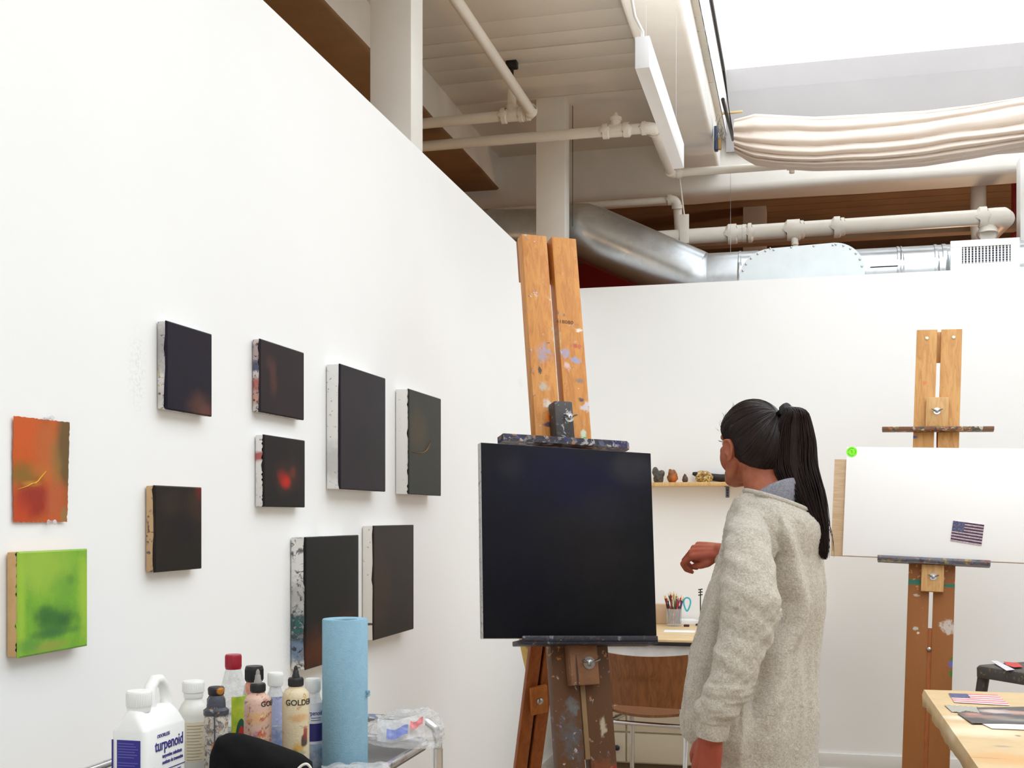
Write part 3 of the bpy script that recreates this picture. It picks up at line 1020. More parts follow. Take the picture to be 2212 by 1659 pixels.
for i in range(nl):
    x = gx0 + fx * 1.3 + (gw - fx * 2.3) * (i + 0.6) / (nl + 0.2)
    Mx = Matrix.Translation((x, 6.742, (gz0 + fz + gz1 - fz * 0.8) / 2)) @ Matrix.Rotation(R(35), 4, 'Z')
    MB().box((0, 0, 0), (0.011, 0.0015, gz1 - gz0 - fz * 1.8), Mx).build('louvre', m_whitepl, vent)
mb = MB()
for k in range(7):
    z = gz0 + fz + (gh - 1.8 * fz) * (k + 0.5) / 7
    mb.span((gx0 + fx * 1.3, 6.746, z - 0.001), (gx1 - fx, 6.748, z + 0.001))
mb.build('cross_louvre', m_whitepl, vent)

# ------------------------------------------------------------------ overhead: pendant light
fa, fb = at(1396, 110, 4.0), at(1456, 338, 5.17)
xL = 0.80
zbot = at(1396, 146, 4.0).z
y0, y1 = fa.y, fb.y
pend = thing('pendant_light', 'long slim white pendant light hung by a wire and a cord below the beam', 'pendant light', (xL, (y0 + y1) / 2, zbot))
hl = (y1 - y0) / 2
mb = MB()
mb.box((0, 0, 0.055), (0.05, 2 * hl, 0.11), bev=0.002)
mb.build('housing', plain('lamp_housing_white', srgb(240, 240, 242), 0.4, nscale=6, namt=0.02), pend)
t = NT('added_uplight_glow'); t.b.inputs['Emission Color'].default_value = (1, 0.97, 0.92, 1); t.b.inputs['Emission Strength'].default_value = 24
MB().box((0, 0, 0.1105), (0.042, 2 * hl - 0.02, 0.002)).build('added_uplight', t.fin((0.9, 0.9, 0.9, 1), 0.4), pend)  # glowing top added to the pendant to brighten the ceiling
ztop = CEIL - zbot
for yy in (-hl + 0.1, hl - 0.1):
    MB().tube([(0, yy, 0.11), (0, yy, ztop)], 0.0007, 6).build('suspension_wire', m_bolt, pend)
MB().tube([(0.0, -hl + 0.012, 0.11), (0.0, -hl + 0.012, 0.13), (-0.025, -hl + 0.0, 0.18), (-0.045, -hl - 0.02, 0.30), (-0.035, -hl, 0.5), (-0.02, -hl + 0.03, ztop)], 0.0055, 10).build('power_cord', m_whitepl, pend)
MB().ell((0, -hl + 0.1, 0.115), (0.012, 0.012, 0.008)).build('wire_gland', m_bolt, pend)

# ------------------------------------------------------------------ overhead: skylight shade and its track
track = thing('shade_track', 'dark steel track along the side of the skylight', 'track', (0, 0, 0))
pb_ = atX(1560, 356, 0.925)
MB().tube([(0.925, 0.5, 3.80), (0.925, 6.3, 3.80), (0.925, 7.2, 3.70), (0.925, pb_.y + 0.05, 3.62)], 0.010, 10).build('track_bar', m_steel, track)
q = at(1547, 300, 6.80)
MB().box(q, (0.022, 0.05, 0.14), bev=0.004).build('track_bracket', plain('blue_steel', srgb(60, 74, 104), 0.4, 0.5), track)
MB().box(q + V((0.02, 0.0, -0.03)), (0.02, 0.03, 0.07), bev=0.004).build('wood_wedge', plain('wedge_wood', srgb(190, 150, 90), 0.6), track)


def fabric():
    t = NT('natural_cotton')
    c = t.coord()
    n = t.noise(c, 2.5, 4)
    wv = t.noise(t.scale(c, (300, 300, 300)), 1, 2)
    col = t.mix(n.outputs[0], srgb(212, 196, 182), srgb(228, 215, 203))
    t.bump(wv.outputs[0], 0.1, 0.002)
    t.b.inputs['Sheen Weight'].default_value = 0.2
    t.b.inputs['Subsurface Weight'].default_value = 0.0
    return t.fin(col, 0.85, 0, 0.1)


m_cotton = fabric()
# gathered shade: a bundle of long horizontal folds hanging across the skylight
shade = thing('skylight_shade', 'gathered cream cotton shade slung across the end of the skylight', 'shade', (0, 0, 0))
XS0, XS1 = 0.95, 4.5
YS = 6.90
mb = MB()
nu_, nv_ = 120, 150


SH_T = [(lambda p: (p.x, p.z))(atY(px, py, YS - 0.06)) for px, py in ((1562, 237), (1640, 243), (1760, 248), (1886, 243), (2000, 234), (2110, 221), (2212, 206), (2420, 190))]
SH_B = [(lambda p: (p.x, p.z))(atY(px, py, YS - 0.06)) for px, py in ((1562, 325), (1612, 343), (1680, 353), (1760, 358), (1886, 356), (2000, 347), (2110, 331), (2212, 311), (2420, 280))]


def shade_pt(u, v):
    x = XS0 + (XS1 - XS0) * u
    s = x - XS0
    def ip(tb):
        for (xa, za), (xb, zb2) in zip(tb, tb[1:]):
            if x <= xb or (xb, zb2) == tb[-1]:
                return za + (zb2 - za) * (x - xa) / (xb - xa)
    ztop, zbot_ = ip(SH_T), ip(SH_B)
    H = ztop - zbot_
    end = min(1.0, max(0.0, s) / 0.12)
    # v runs down the front face, round the bottom and up the back
    a = v * 2 * PI
    prof = math.cos(a)
    z = ztop - H / 2 + H / 2 * (abs(prof) ** 0.8 * (1 if prof > 0 else -1)) * (0.72 + 0.28 * end)
    bul = abs(math.sin(a)) ** 0.6 * (1 if math.sin(a) > 0 else -1)
    depth = (0.115 + 0.03 * (0.5 - prof * 0.5)) * (0.6 + 0.4 * end)
    y = YS - bul * depth
    if 0.02 < v < 0.5:
        k = v * 11 + 1.6 * noise.noise(V((x * 0.7, v * 3.0, 1.0))) + 0.25 * noise.noise(V((x * 2.5, v * 9, 4.0)))
        f = abs((k % 1.0) - 0.5) * 2
        fold = (1 - f ** 1.6) * (0.032 * (0.35 + 0.65 * min(1, (v - 0.02) / 0.2)))
        y -= fold - 0.012
        z -= fold * 0.35
    z += 0.006 * noise.noise(V((x * 2, v * 5, 0)))
    return V((x, y, z))


mb.grid(shade_pt, nu_, nv_)
mb.build('gathered_cloth', m_cotton, shade, ang=80)
mb = MB()
for k in range(26):
    rr = random.Random(k)
    p = at(1548 + rr.random() * 14, 240 + rr.random() * 50, 6.72)
    mb.tube([p, p + V((rr.uniform(-.02, .02), 0, -rr.uniform(.01, .03))), p + V((rr.uniform(-.02, .02), 0.01, -rr.uniform(.03, .06)))], 0.0012, 5)
mb.build('frayed_edge', plain('frayed_thread', srgb(120, 116, 112), 0.9), shade)
MB().box(at(1582, 243, 6.80), (0.12, 0.02, 0.012), Matrix.Translation((0, 0, 0)), bev=0.003).build('batten', plain('batten_wood', srgb(214, 190, 140), 0.6), shade)

# ------------------------------------------------------------------ easels
def hit(px, py, Mw, yc=0.0):
    """where the sight line through a photo pixel meets the local plane y=yc of a frame"""
    Mi = Mw.inverted()
    d = RGT * ((px - CXP) / FPX) + FWD + V((0, 0, (CYP - py) / FPX))
    o, e = Mi @ CAM, Mi.to_3x3() @ d
    return o + e * ((yc - o.y) / e.y)


def camxy(x, y, z=0.0):
    v = CAM + RGT * x + FWD * y
    return V((v.x, v.y, z))


SPL = (srgb(150, 155, 175), srgb(210, 205, 205), srgb(170, 70, 50), srgb(70, 70, 80), srgb(205, 150, 90), srgb(120, 130, 170))


def easel_wood(name, base, grain, blobs=(), specks=None, mott=None):
    return blobbed(name, base, blobs, 0.5, mottle=mott, warp=0.6, wscale=45, specks=specks, bump=0.12, bscale=160, grain=(grain, (18, 18, 1.2), 3.0))


def wingnut(parent, p, M, s=1.0, mat=None):
    mb = MB()
    T = M @ Matrix.Translation(p) @ Matrix.Scale(s, 4)
    mb.tube([(0, 0.002, 0), (0, -0.003, 0)], [0.016, 0.016], 20, M=T)
    mb.tube([(0, -0.002, 0), (0, -0.012, 0), (0, -0.013, 0)], [0.009, 0.007, 0.005], 14, M=T)
    mb.tube([(0, -0.01, 0), (0, -0.022, 0)], [0.0035, 0.0035], 10, M=T)
    for sgn in (-1, 1):
        mb.tube([(sgn * 0.005, -0.007, 0.001), (sgn * 0.013, -0.011, 0.003), (sgn * 0.021, -0.016, 0.006), (sgn * 0.024, -0.018, 0.007)], [0.0045, 0.0055, 0.006, 0.003], 10, M=T, flat=0.5)
    return mb.build('wing_nut', mat or m_bolt, parent)


def easel(name, label, ox, oy, oz, yaw, lean, roll, hw, ztop, mats, g=0.006, th=0.026, run=0.72):
    root = thing(name, label, 'easel', camxy(ox, oy), YAW + yaw)
    M = Matrix.Translation((0, 0, CAM.z + oz)) @ Matrix.Rotation(roll, 4, 'Y') @ Matrix.Rotation(-lean, 4, 'X')
    zb = -(CAM.z + oz) / math.cos(lean) + 0.03
    for s in (-1, 1):
        mb = MB(); mb.span((s * g, 0, zb), (s * hw, th, ztop), M, bev=0.002)
        mb.build('upright', mats[0], root)
    MB().span((-hw * 0.98, th + 0.0005, ztop - 0.15), (hw * 0.98, th + 0.019, ztop - 0.004), M, bev=0.002).build('top_block', mats[1], root)
    # base: two runners, cross rail, back strut
    for s in (-1, 1):
        MB().span((s * (hw - 0.034), -0.12, 0.0), (s * hw, run, 0.07), bev=0.004).build('base_runner', mats[1], root)
    mb = MB(); mb.span((-hw - 0.003, run - 0.12, 0.0), (hw + 0.003, run - 0.06, 0.07), bev=0.003)
    mb.build('cross_rail', mats[1], root)
    return root, M


wood_up = easel_wood('easel_wood_splashed', srgb(208, 142, 66), srgb(186, 118, 50),
                     [((-0.05, 0, 1.94), (0.03, 0.3, 0.035), srgb(150, 150, 178), 0.6, 0.85), ((0.0, 0, 2.003), (0.018, 0.3, 0.06), srgb(200, 178, 140), 0.6, 0.6),
                      ((0.03, 0, 1.948), (0.02, 0.3, 0.02), srgb(160, 160, 190), 0.5, 0.8), ((0.07, 0, 1.972), (0.025, 0.3, 0.012), srgb(186, 70, 60), 0.5, 0.8),
                      ((0.065, 0, 1.924), (0.02, 0.3, 0.014), srgb(150, 155, 190), 0.5, 0.9), ((0.085, 0, 2.027), (0.015, 0.3, 0.008), srgb(230, 225, 215), 0.5, 0.9),
                      ((-0.07, 0, 1.884), (0.006, 0.3, 0.014), srgb(50, 50, 55), 0.4, 0.9), ((-0.06, 0, 1.829), (0.02, 0.3, 0.02), srgb(180, 176, 160), 0.6, 0.8),
                      ((-0.05, 0, 1.765), (0.016, 0.3, 0.03), srgb(214, 206, 196), 0.6, 0.9), ((-0.05, 0, 1.722), (0.012, 0.3, 0.02), srgb(236, 120, 30), 0.4, 0.95),
                      ((-0.025, 0, 1.71), (0.018, 0.3, 0.05), srgb(222, 120, 36), 0.6, 0.7), ((-0.05, 0, 1.702), (0.025, 0.3, 0.008), srgb(70, 50, 80), 0.5, 0.9),
                      ((0.03, 0, 1.9), (0.014, 0.3, 0.016), srgb(222, 190, 190), 0.5, 0.8), ((0.07, 0, 1.853), (0.02, 0.3, 0.01), srgb(120, 112, 112), 0.6, 0.8),
                      ((0.075, 0, 1.789), (0.012, 0.3, 0.008), srgb(70, 60, 70), 0.5, 0.9), ((0.085, 0, 1.765), (0.025, 0.3, 0.018), srgb(206, 200, 206), 0.5, 0.85),
                      ((0.07, 0, 1.67), (0.012, 0.3, 0.02), srgb(200, 214, 190), 0.5, 0.9), ((0.075, 0, 1.658), (0.007, 0.3, 0.006), srgb(70, 170, 50), 0.5, 0.95),
                      ((0, 0, 0.55), (0.35, 0.5, 0.50), srgb(92, 60, 38), 0.15, 0.97), ((-0.05, 0, 0.7), (0.05, 0.3, 0.09), srgb(94, 92, 92), 0.9, 0.8), ((0.06, 0, 0.55), (0.05, 0.3, 0.1), srgb(92, 92, 94), 0.9, 0.75),
                      ((-0.04, 0, 0.8), (0.025, 0.3, 0.03), srgb(112, 116, 116), 0.7, 0.8), ((0.06, 0, 0.73), (0.012, 0.3, 0.03), srgb(196, 184, 160), 0.6, 0.85),
                      ((-0.04, 0, 0.56), (0.014, 0.3, 0.05), srgb(214, 210, 204), 0.4, 0.95), ((0.05, 0, 0.6), (0.05, 0.3, 0.04), srgb(134, 72, 36), 0.7, 0.8), ((0.085, 0, 0.595), (0.012, 0.3, 0.014), srgb(170, 40, 30), 0.5, 0.9)],
                     specks=[(70, 0.66, SPL, 0.6)])
wood_dk = easel_wood('easel_wood_rust', srgb(158, 88, 36), srgb(138, 72, 28))
painted = blobbed('paint_crusted_rail', srgb(44, 42, 50), [((0.17, 0, 1.7), (0.05, 1, 1), srgb(36, 34, 110), 0.6, 0.6)], 0.4, specks=[(75, 0.53, (srgb(90, 96, 130), srgb(140, 130, 124), srgb(170, 120, 90), srgb(50, 46, 110), srgb(60, 64, 70), srgb(186, 180, 178)), 0.75)], bump=0.6, bscale=90)
painted_dark = blobbed('paint_crusted_dark', srgb(40, 38, 46), [], 0.4, specks=[(85, 0.60, (srgb(60, 66, 90), srgb(90, 60, 50), srgb(60, 80, 60), srgb(50, 44, 80), srgb(130, 126, 124), srgb(40, 40, 46)), 0.7)], bump=0.6, bscale=90)

E1, M1 = easel('studio_easel', 'paint-splashed wooden studio easel holding the big black canvas', 0.215, 3.70, -0.4088, R(21.0), R(10.33), 0.0, 0.10, 1.382, (wood_up, wood_dk), 0.0095, 0.042)
W1 = Matrix.Translation(camxy(0.215, 3.70)) @ Matrix.Rotation(YAW + R(21), 4, 'Z') @ M1
bpy.context.view_layer.update()
# lower tray
a, b = hit(1118, 1388, W1, -0.05), hit(1408, 1384, W1, -0.05)
Mt = M1 @ Matrix.Translation(((a.x + b.x) / 2, 0, (a.z + b.z) / 2)) @ Matrix.Rotation(R(2.2), 4, 'Y')
L = (b.x - a.x)
mb = MB()
mb.box((0, -0.048, -0.004), (L, 0.092, 0.016), Mt, bev=0.003)
mb.box((0, -0.090, 0.004), (L, 0.008, 0.022), Mt, bev=0.002)
lab(mb.build('lower_tray', painted_dark, E1), 'dark paint-crusted tray')
# upper holder
a, b = hit(1084, 948, W1, -0.07), hit(1362, 962, W1, -0.07)
Mh = M1 @ Matrix.Translation(((a.x + b.x) / 2, 0, (a.z + b.z) / 2)) @ Matrix.Rotation(R(2.0), 4, 'Y')
L = b.x - a.x
mb = MB()
mb.slab([(-L / 2 + 0.03, -0.002), (-L / 2, -0.03), (-L / 2, -0.085), (L / 2 - 0.02, -0.085), (L / 2, -0.06), (L / 2, -0.002)], -0.010, 0.012, Mh)
lab(mb.build('canvas_holder', painted, E1), 'paint-crusted top holder bar')
zH = (a.z + b.z) / 2
# blocks with wing nuts
a, b = hit(1198, 866, W1, -0.05), hit(1241, 940, W1, -0.05)
mb = MB(); mb.span((a.x - 0.004, -0.055, zH + 0.012), (b.x, -0.001, a.z), M1, bev=0.006)
lab(mb.build('holder_block', blobbed('grey_painted_block', srgb(62, 58, 56), [], 0.45, specks=[(60, 0.6, (srgb(150, 150, 160), srgb(60, 60, 110), srgb(200, 200, 196), srgb(90, 80, 76)), 0.7)], bump=0.3), E1), 'grey paint-covered block')
wingnut(E1, hit(1229, 902, W1, -0.055), M1, 1.0)
a, b = hit(1231, 1391, W1, -0.05), hit(1298, 1478, W1, -0.05)
MB().span((a.x, -0.045, b.z), (b.x, -0.001, a.z + 0.01), M1, bev=0.004).build('tray_block', blobbed('stained_block', srgb(142, 98, 66), [((a.x + 0.02, 0, 0.9), (0.004, 0.3, 0.06), srgb(40, 34, 32), 0.4, 0.8)], 0.5, mottle=(srgb(120, 82, 60), 25, 0.7), specks=[(70, 0.66, SPL, 0.5)]), E1)
wingnut(E1, hit(1272, 1432, W1, -0.045), M1, 1.25)
# pale slider batten in the slot
a, b = hit(1258, 1480, W1, -0.003), hit(1278, 1640, W1, -0.003)
MB().span((-0.008, -0.004, b.z), (0.008, 0.012, -0.02), M1, bev=0.001).build('slider_batten', plain('pale_batten', srgb(146, 116, 80), 0.55, nscale=20), E1)
# stamped number
q = hit(1201, 697, W1, 0.0)
MB().text('418080', 0.017, M1 @ Matrix.Translation((q.x, -0.0004, q.z)) @ Matrix.Rotation(R(2), 4, 'Y'), 0.0002, sx=1.25).build('stamped_number', plain('stamp_ink', srgb(112, 66, 44), 0.7), E1, smooth=False)
# back strut with its slot and locking block
p0, p1 = V((0, 0.115, 1.53)), V((0, 0.585, 0.085))
d = (p1 - p0); Ls = d.length; d.normalize()
Ms = Matrix.Translation(p0) @ Matrix.Rotation(math.atan2(p1.y - p0.y, p0.z - p1.z), 4, 'X')
mb = MB()
for s in (-1, 1):
    mb.span((s * 0.0055, -0.012, -Ls), (s * 0.05, 0.012, 0), Ms, bev=0.002)
mb.span((-0.006, -0.010, -Ls), (0.006, 0.010, -1.16), Ms)
mb.span((-0.006, -0.010, -0.40), (0.006, 0.010, 0), Ms)
mb.build('back_strut', wood_dk, E1)
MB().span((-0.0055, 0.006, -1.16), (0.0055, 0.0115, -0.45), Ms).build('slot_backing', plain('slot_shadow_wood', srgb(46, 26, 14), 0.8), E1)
blk = MB().box((0.0, -0.022, -0.80), (0.062, 0.018, 0.105), Ms @ Matrix.Translation((0, 0, -0.80)) @ Matrix.Rotation(R(-9), 4, 'Y') @ Matrix.Translation((0, 0, 0.80)), bev=0.003).build('locking_block', easel_wood('block_wood', srgb(182, 108, 48), srgb(160, 90, 36)), E1)
MB().tube([(0, -0.031, -0.80), (0, -0.036, -0.80), (0, -0.040, -0.80)], [0.013, 0.012, 0.006], 16, M=Ms).build('bolt_head', m_bolt, blk)

# the big black canvas standing on the tray
BC = thing('black_canvas', 'big square blue-black canvas standing on the paint-splashed easel', 'painting', camxy(0.190, 3.632, CAM.z - 0.3836), 0)
BC.rotation_euler = (Matrix.Rotation(YAW, 4, 'Z') @ Matrix.Rotation(R(2.22), 4, 'Y') @ Matrix.Rotation(R(22), 4, 'Z') @ Matrix.Rotation(R(-8.35), 4, 'X')).to_euler()
hw, hh = 0.3005, 0.608
MB().box((0, 0.013, hh / 2), (2 * hw, 0.025, hh), bev=0.002).build('canvas_edge', side('edge_white_thin', srgb(216, 214, 212), [], [(160, 0.62, (GREY, srgb(120, 118, 118), DK, GREY), 0.7)]), BC)
MB().box((0, -0.0005, hh / 2), (2 * hw - 0.003, 0.004, hh - 0.002), bev=0.001).build('painted_face', blobbed('blue_black_paint', srgb(19, 19, 23), [
    ((0, 0, hh * 0.82), (0.3, 0.5, 0.14), srgb(22, 20, 44), 0.9, 0.95), ((-0.18, 0, hh * 0.45), (0.22, 0.5, 0.3), srgb(20, 20, 32), 0.9, 0.7),
    ((0.22, 0, hh * 0.9), (0.09, 0.5, 0.06), srgb(50, 50, 52), 0.9, 0.6), ((0.05, 0, hh * 0.5), (0.2, 0.5, 0.18), srgb(34, 31, 32), 0.9, 0.6),
    ((-0.2, 0, hh * 0.88), (0.06, 0.5, 0.05), srgb(40, 38, 44), 0.9, 0.5), ((0.12, 0, hh * 0.68), (0.14, 0.5, 0.08), srgb(36, 35, 42), 0.9, 0.5)], 0.5, mottle=(srgb(32, 31, 34), 5, 0.5), warp=0.3, wscale=6, bump=0.1, bscale=400, spec=0.1), BC)

# yellow scrap of paper hanging behind the easel
mb = MB()
P = [at(1121, 1380, 4.22), at(1166, 1380, 4.22), at(1158, 1440, 4.24), at(1145, 1485, 4.25)]
n = 14
rows = []
for i in range(n + 1):
    s = i / n
    l = P[0].lerp(P[3], s) + RGT * (-0.012 * s * (1 - s)) + FWD * (0.03 * math.sin(s * 2.2))
    r = P[1].lerp(P[2], min(1, s * 1.5)).lerp(P[3], max(0, (s - 0.66) / 0.34))
    rows.append([l.lerp(r, j / 8) + FWD * (-0.035 * math.sin(j / 8 * PI)) for j in range(9)])
vs = [p for r in rows for p in r] + [p + FWD * 0.002 for r in rows for p in r]
N = len(vs) // 2
fs = []
for i in range(n):
    for j in range(8):
        k = i * 9 + j
        fs.append((k, k + 1, k + 10, k + 9)); fs.append((N + k + 9, N + k + 10, N + k + 1, N + k))
mb.add(vs, fs)
yp = mb.build('paper_scrap', blobbed('yellow_paper', srgb(214, 180, 92), [(tuple(at(1150, 1396, 4.22)), (0.02, 0.2, 0.015), srgb(70, 110, 60), 0.6, 0.8)], 0.6, mottle=(srgb(196, 158, 76), 18, 0.6), warp=0.4))
tag(yp, 'curled yellow paper scrap with a green smudge hanging behind the front easel leg', 'paper')

# second easel by the back wall
wood_r = easel_wood('easel_wood_honey', srgb(208, 156, 92), srgb(188, 132, 70),
                    [((0, 0, 0.5), (0.4, 0.5, 0.74), srgb(148, 90, 42), 0.12, 0.95), ((-0.08, 0, 1.765), (0.02, 0.3, 0.008), srgb(70, 90, 170), 0.4, 0.9), ((-0.03, 0, 2.02), (0.012, 0.3, 0.01), srgb(212, 120, 50), 0.6, 0.8),  # broad lower patch browns the wood, partly shade painted in
                     ((-0.1, 0, 1.10), (0.075, 0.3, 0.012), srgb(30, 120, 100), 0.3, 0.95), ((0.08, 0, 1.085), (0.05, 0.3, 0.007), srgb(30, 120, 100), 0.3, 0.95),
                     ((0.07, 0, 0.90), (0.035, 0.3, 0.03), srgb(206, 196, 186), 0.5, 0.85), ((0.085, 0, 0.735), (0.022, 0.3, 0.014), srgb(90, 110, 190), 0.5, 0.9),
                     ((0.085, 0, 0.76), (0.014, 0.3, 0.01), srgb(60, 120, 50), 0.5, 0.9), ((0.085, 0, 0.69), (0.018, 0.3, 0.02), srgb(60, 120, 50), 0.5, 0.9),
                     ((-0.07, 0, 0.89), (0.01, 0.3, 0.01), srgb(190, 200, 190), 0.5, 0.8), ((-0.06, 0, 0.87), (0.006, 0.3, 0.005), srgb(230, 215, 190), 0.5, 0.9), ((-0.07, 0, 1.04), (0.012, 0.3, 0.006), srgb(200, 190, 180), 0.5, 0.8)],
                    specks=[(75, 0.72, (srgb(90, 50, 30), srgb(90, 60, 40), srgb(180, 150, 120), srgb(60, 60, 60)), 0.6)])
E2, M2 = easel('studio_easel', 'honey-coloured wooden easel near the back wall holding a blank white board', 1.9134, 5.2714, -0.2109, R(-19.49), R(8), R(1.77), 0.10, 1.094, (wood_r, wood_r), g=0.0085, run=0.36)
W2 = Matrix.Translation(camxy(1.9134, 5.2714)) @ Matrix.Rotation(YAW + R(-19.49), 4, 'Z') @ M2
for px, py in ((2002, 731), (2060, 729)):
    q = hit(px, py, W2, 0.0)
    mb = MB(); mb.tube([q + V((0, 0.004, 0)), q + V((0, -0.002, 0)), q + V((0, -0.003, 0))], [0.008, 0.008, 0.005], 16, M=M2)
    mb.build('screw_head', plain('brass_screw', (0.75, 0.68, 0.5, 1), 0.35, 0.9), E2)
rail = blobbed('grey_paint_crusted_rail', srgb(120, 118, 126), [], 0.45, specks=[(60, 0.56, (srgb(150, 148, 156), srgb(170, 120, 80), srgb(70, 66, 80), srgb(150, 80, 50), srgb(180, 170, 90), srgb(90, 90, 110)), 0.8)], bump=0.4)
rail2 = blobbed('brown_paint_crusted_rail', srgb(120, 78, 52), [], 0.45, specks=[(60, 0.52, (srgb(60, 80, 70), srgb(140, 60, 50), srgb(200, 190, 170), srgb(60, 52, 60), srgb(130, 120, 70), srgb(170, 110, 60)), 0.8)], bump=0.4)
a, b = hit(1895, 1212, W2, -0.07), hit(2140, 1214, W2, -0.07)
Mt = M2 @ Matrix.Translation(((a.x + b.x) / 2, 0, (a.z + b.z) / 2)) @ Matrix.Rotation(R(0.5), 4, 'Y')
mb = MB(); mb.box((0, -0.037, 0), (b.x - a.x, 0.07, 0.020), Mt, bev=0.003); mb.box((0, -0.068, 0.004), (b.x - a.x, 0.008, 0.028), Mt, bev=0.002)
zt2 = (a.z + b.z) / 2
lab(mb.build('lower_tray', rail, E2), 'grey paint-crusted tray')
a, b = hit(1905, 928, W2, -0.05), hit(2148, 922, W2, -0.05)
Mt = M2 @ Matrix.Translation(((a.x + b.x) / 2, 0, (a.z + b.z) / 2)) @ Matrix.Rotation(R(-0.6), 4, 'Y')
lab(MB().box((0, -0.026, 0), (b.x - a.x, 0.048, 0.018), Mt, bev=0.003).build('canvas_holder', rail2, E2), 'brown paint-crusted holder bar')
zh2 = (a.z + b.z) / 2
bw = easel_wood('block_wood_pale', srgb(214, 172, 116), srgb(200, 150, 92))
a, b = hit(2001, 858, W2, -0.04), hit(2048, 921, W2, -0.04)
MB().span((a.x, -0.04, zh2 + 0.01), (b.x, -0.001, a.z), M2, bev=0.003).build('holder_block', bw, E2)
wingnut(E2, hit(2024, 888, W2, -0.04), M2)
a, b = hit(1991, 1216, W2, -0.04), hit(2038, 1279, W2, -0.04)
MB().span((a.x, -0.04, b.z), (b.x, -0.001, zt2 - 0.011), M2, bev=0.003).build('tray_block', bw, E2)
wingnut(E2, hit(2016, 1246, W2, -0.04), M2)
q = hit(2007, 1402, W2, -0.004)
mb = MB(); mb.ell(q, (0.010, 0.006, 0.010), M2); mb.build('slot_bolt', m_bolt, E2)
a = hit(2005, 1357, W2, 0.02)
MB().span((-0.0083, 0.004, zt2 - 1.05), (0.0083, 0.022, a.z), M2).build('slot_filler', wood_dk, E2)
p0, p1 = V((0, 0.13, 1.95)), V((0, 0.27, 0.075))
Ls = (p1 - p0).length
Ms = Matrix.Translation(p0) @ Matrix.Rotation(math.atan2(p1.y - p0.y, p0.z - p1.z), 4, 'X')
mb = MB()
for s in (-1, 1):
    mb.span((s * 0.02, -0.012, -Ls), (s * 0.045, 0.012, 0.0), Ms, bev=0.002)
mb.span((-0.045, -0.010, -0.05), (0.045, 0.010, -0.001), Ms)
mb.build('back_strut', wood_dk, E2)

# white sheet board and the plywood panel behind it, both on the tray
bd = 0.030
Wb = W2 @ Matrix.Translation((0, -bd, 0))
tl, bl_ = hit(1826, 965, W2, -0.046), hit(1823, 1206, W2, -0.046)
x0 = (tl.x + bl_.x) / 2
zlo, zhi = zt2 + 0.0135, tl.z
x1 = x0 + 1.0
loc = W2 @ V((0, 0, 0))
wb = thing('white_board', 'large blank white board with a green round sticker, standing on the honey-coloured easel', 'board', loc)
wb.rotation_euler = W2.to_euler()
MB().span((x0, -0.046, zlo), (x1, -0.026, zhi), bev=0.0015).build('board_panel', plain('white_primed_board', srgb(250, 248, 247), 0.5, nscale=2, namt=0.015), wb)
q = hit(1840, 976, W2, -0.046)
c = V((q.x, -0.0465, q.z))
r = 11.5 * 5.25 / 2500
st = MB().tube([c, c + V((0, -0.0008, 0))], [r, r], 36).build('round_sticker', plain('neon_green', srgb(140, 255, 40), 0.5, nscale=30, namt=0.03), wb)
mb = MB()
for a0, a1, rr in ((60, 170, 0.7), (200, 300, 0.72), (320, 400, 0.7)):
    mb.tube([c + V((rr * r * math.cos(R(a0 + (a1 - a0) * k / 8)), -0.001, rr * r * math.sin(R(a0 + (a1 - a0) * k / 8)))) for k in range(9)], 0.0009, 5)
mb.tube([c + V((-0.006, -0.001, 0.006)), c + V((0.003, -0.001, 0.003)), c + V((-0.002, -0.001, -0.003)), c + V((0.006, -0.001, -0.005))], 0.0009, 5)
mb.build('sticker_marking', plain('dark_green_ink', srgb(60, 150, 20), 0.6), st)
tp, bp = hit(1803, 992, W2, -0.024), hit(1803, 1207, W2, -0.024)
pw = thing('plywood_panel', 'plywood panel sticking out behind the blank white board', 'board', loc)
pw.rotation_euler = W2.to_euler()
MB().span((tp.x, -0.0245, zlo), (x1 - 0.15, -0.002, tp.z), bev=0.001).build('panel', blobbed('plywood', srgb(212, 184, 150), [], 0.6, grain=(srgb(196, 164, 128), (6, 6, 60), 1.2)), pw)


def flag_sheet(name, label, P, up, cols, th=0.0012, wob=0.0, cat='drawing', nst=7):
    """small striped flag picture on a sheet; P = four corners (tl, tr, br, bl)"""
    def q(u, v):
        a = P[0].lerp(P[1], u); b = P[3].lerp(P[2], u)
        return a.lerp(b, v)
    o = thing(name, label, cat, P[3])
    off = -V(P[3])
    base = MB()
    base.rings([[p + off for p in P], [p + off + up * th for p in P]], cap=True)
    base.build('sheet', cols[0], o)
    ob = o
    for ci, rects in ((1, [(0.0, k / nst * 1.0, 1.0, (k + 0.52) / nst) for k in range(nst)]), (2, [(0.0, 0.0, 0.38, 0.48)])):
        mb = MB()
        for u0, v0, u1, v1 in rects:
            m = 10
            t0 = [q(u0 + (u1 - u0) * i / m, min(1, max(0, v0 + wob * noise.noise(V((i * 0.7, v0 * 9, ci)))))) for i in range(m + 1)]
            t1 = [q(u0 + (u1 - u0) * i / m, min(1, max(0, v1 + wob * noise.noise(V((i * 0.7, v1 * 9, ci + 5)))))) for i in range(m + 1)]
            lift = up * (th + 0.0003 * ci)
            vs = [p + off + lift for p in t0] + [p + off + lift for p in t1]
            vs2 = [p - up * 0.0002 for p in vs]
            k = m + 1
            fs = [(i, i + 1, k + i + 1, k + i) for i in range(m)]
            mb.add(vs, fs)
        mb.build('stripes' if ci == 1 else 'canton', cols[ci], ob, smooth=False)
    return o


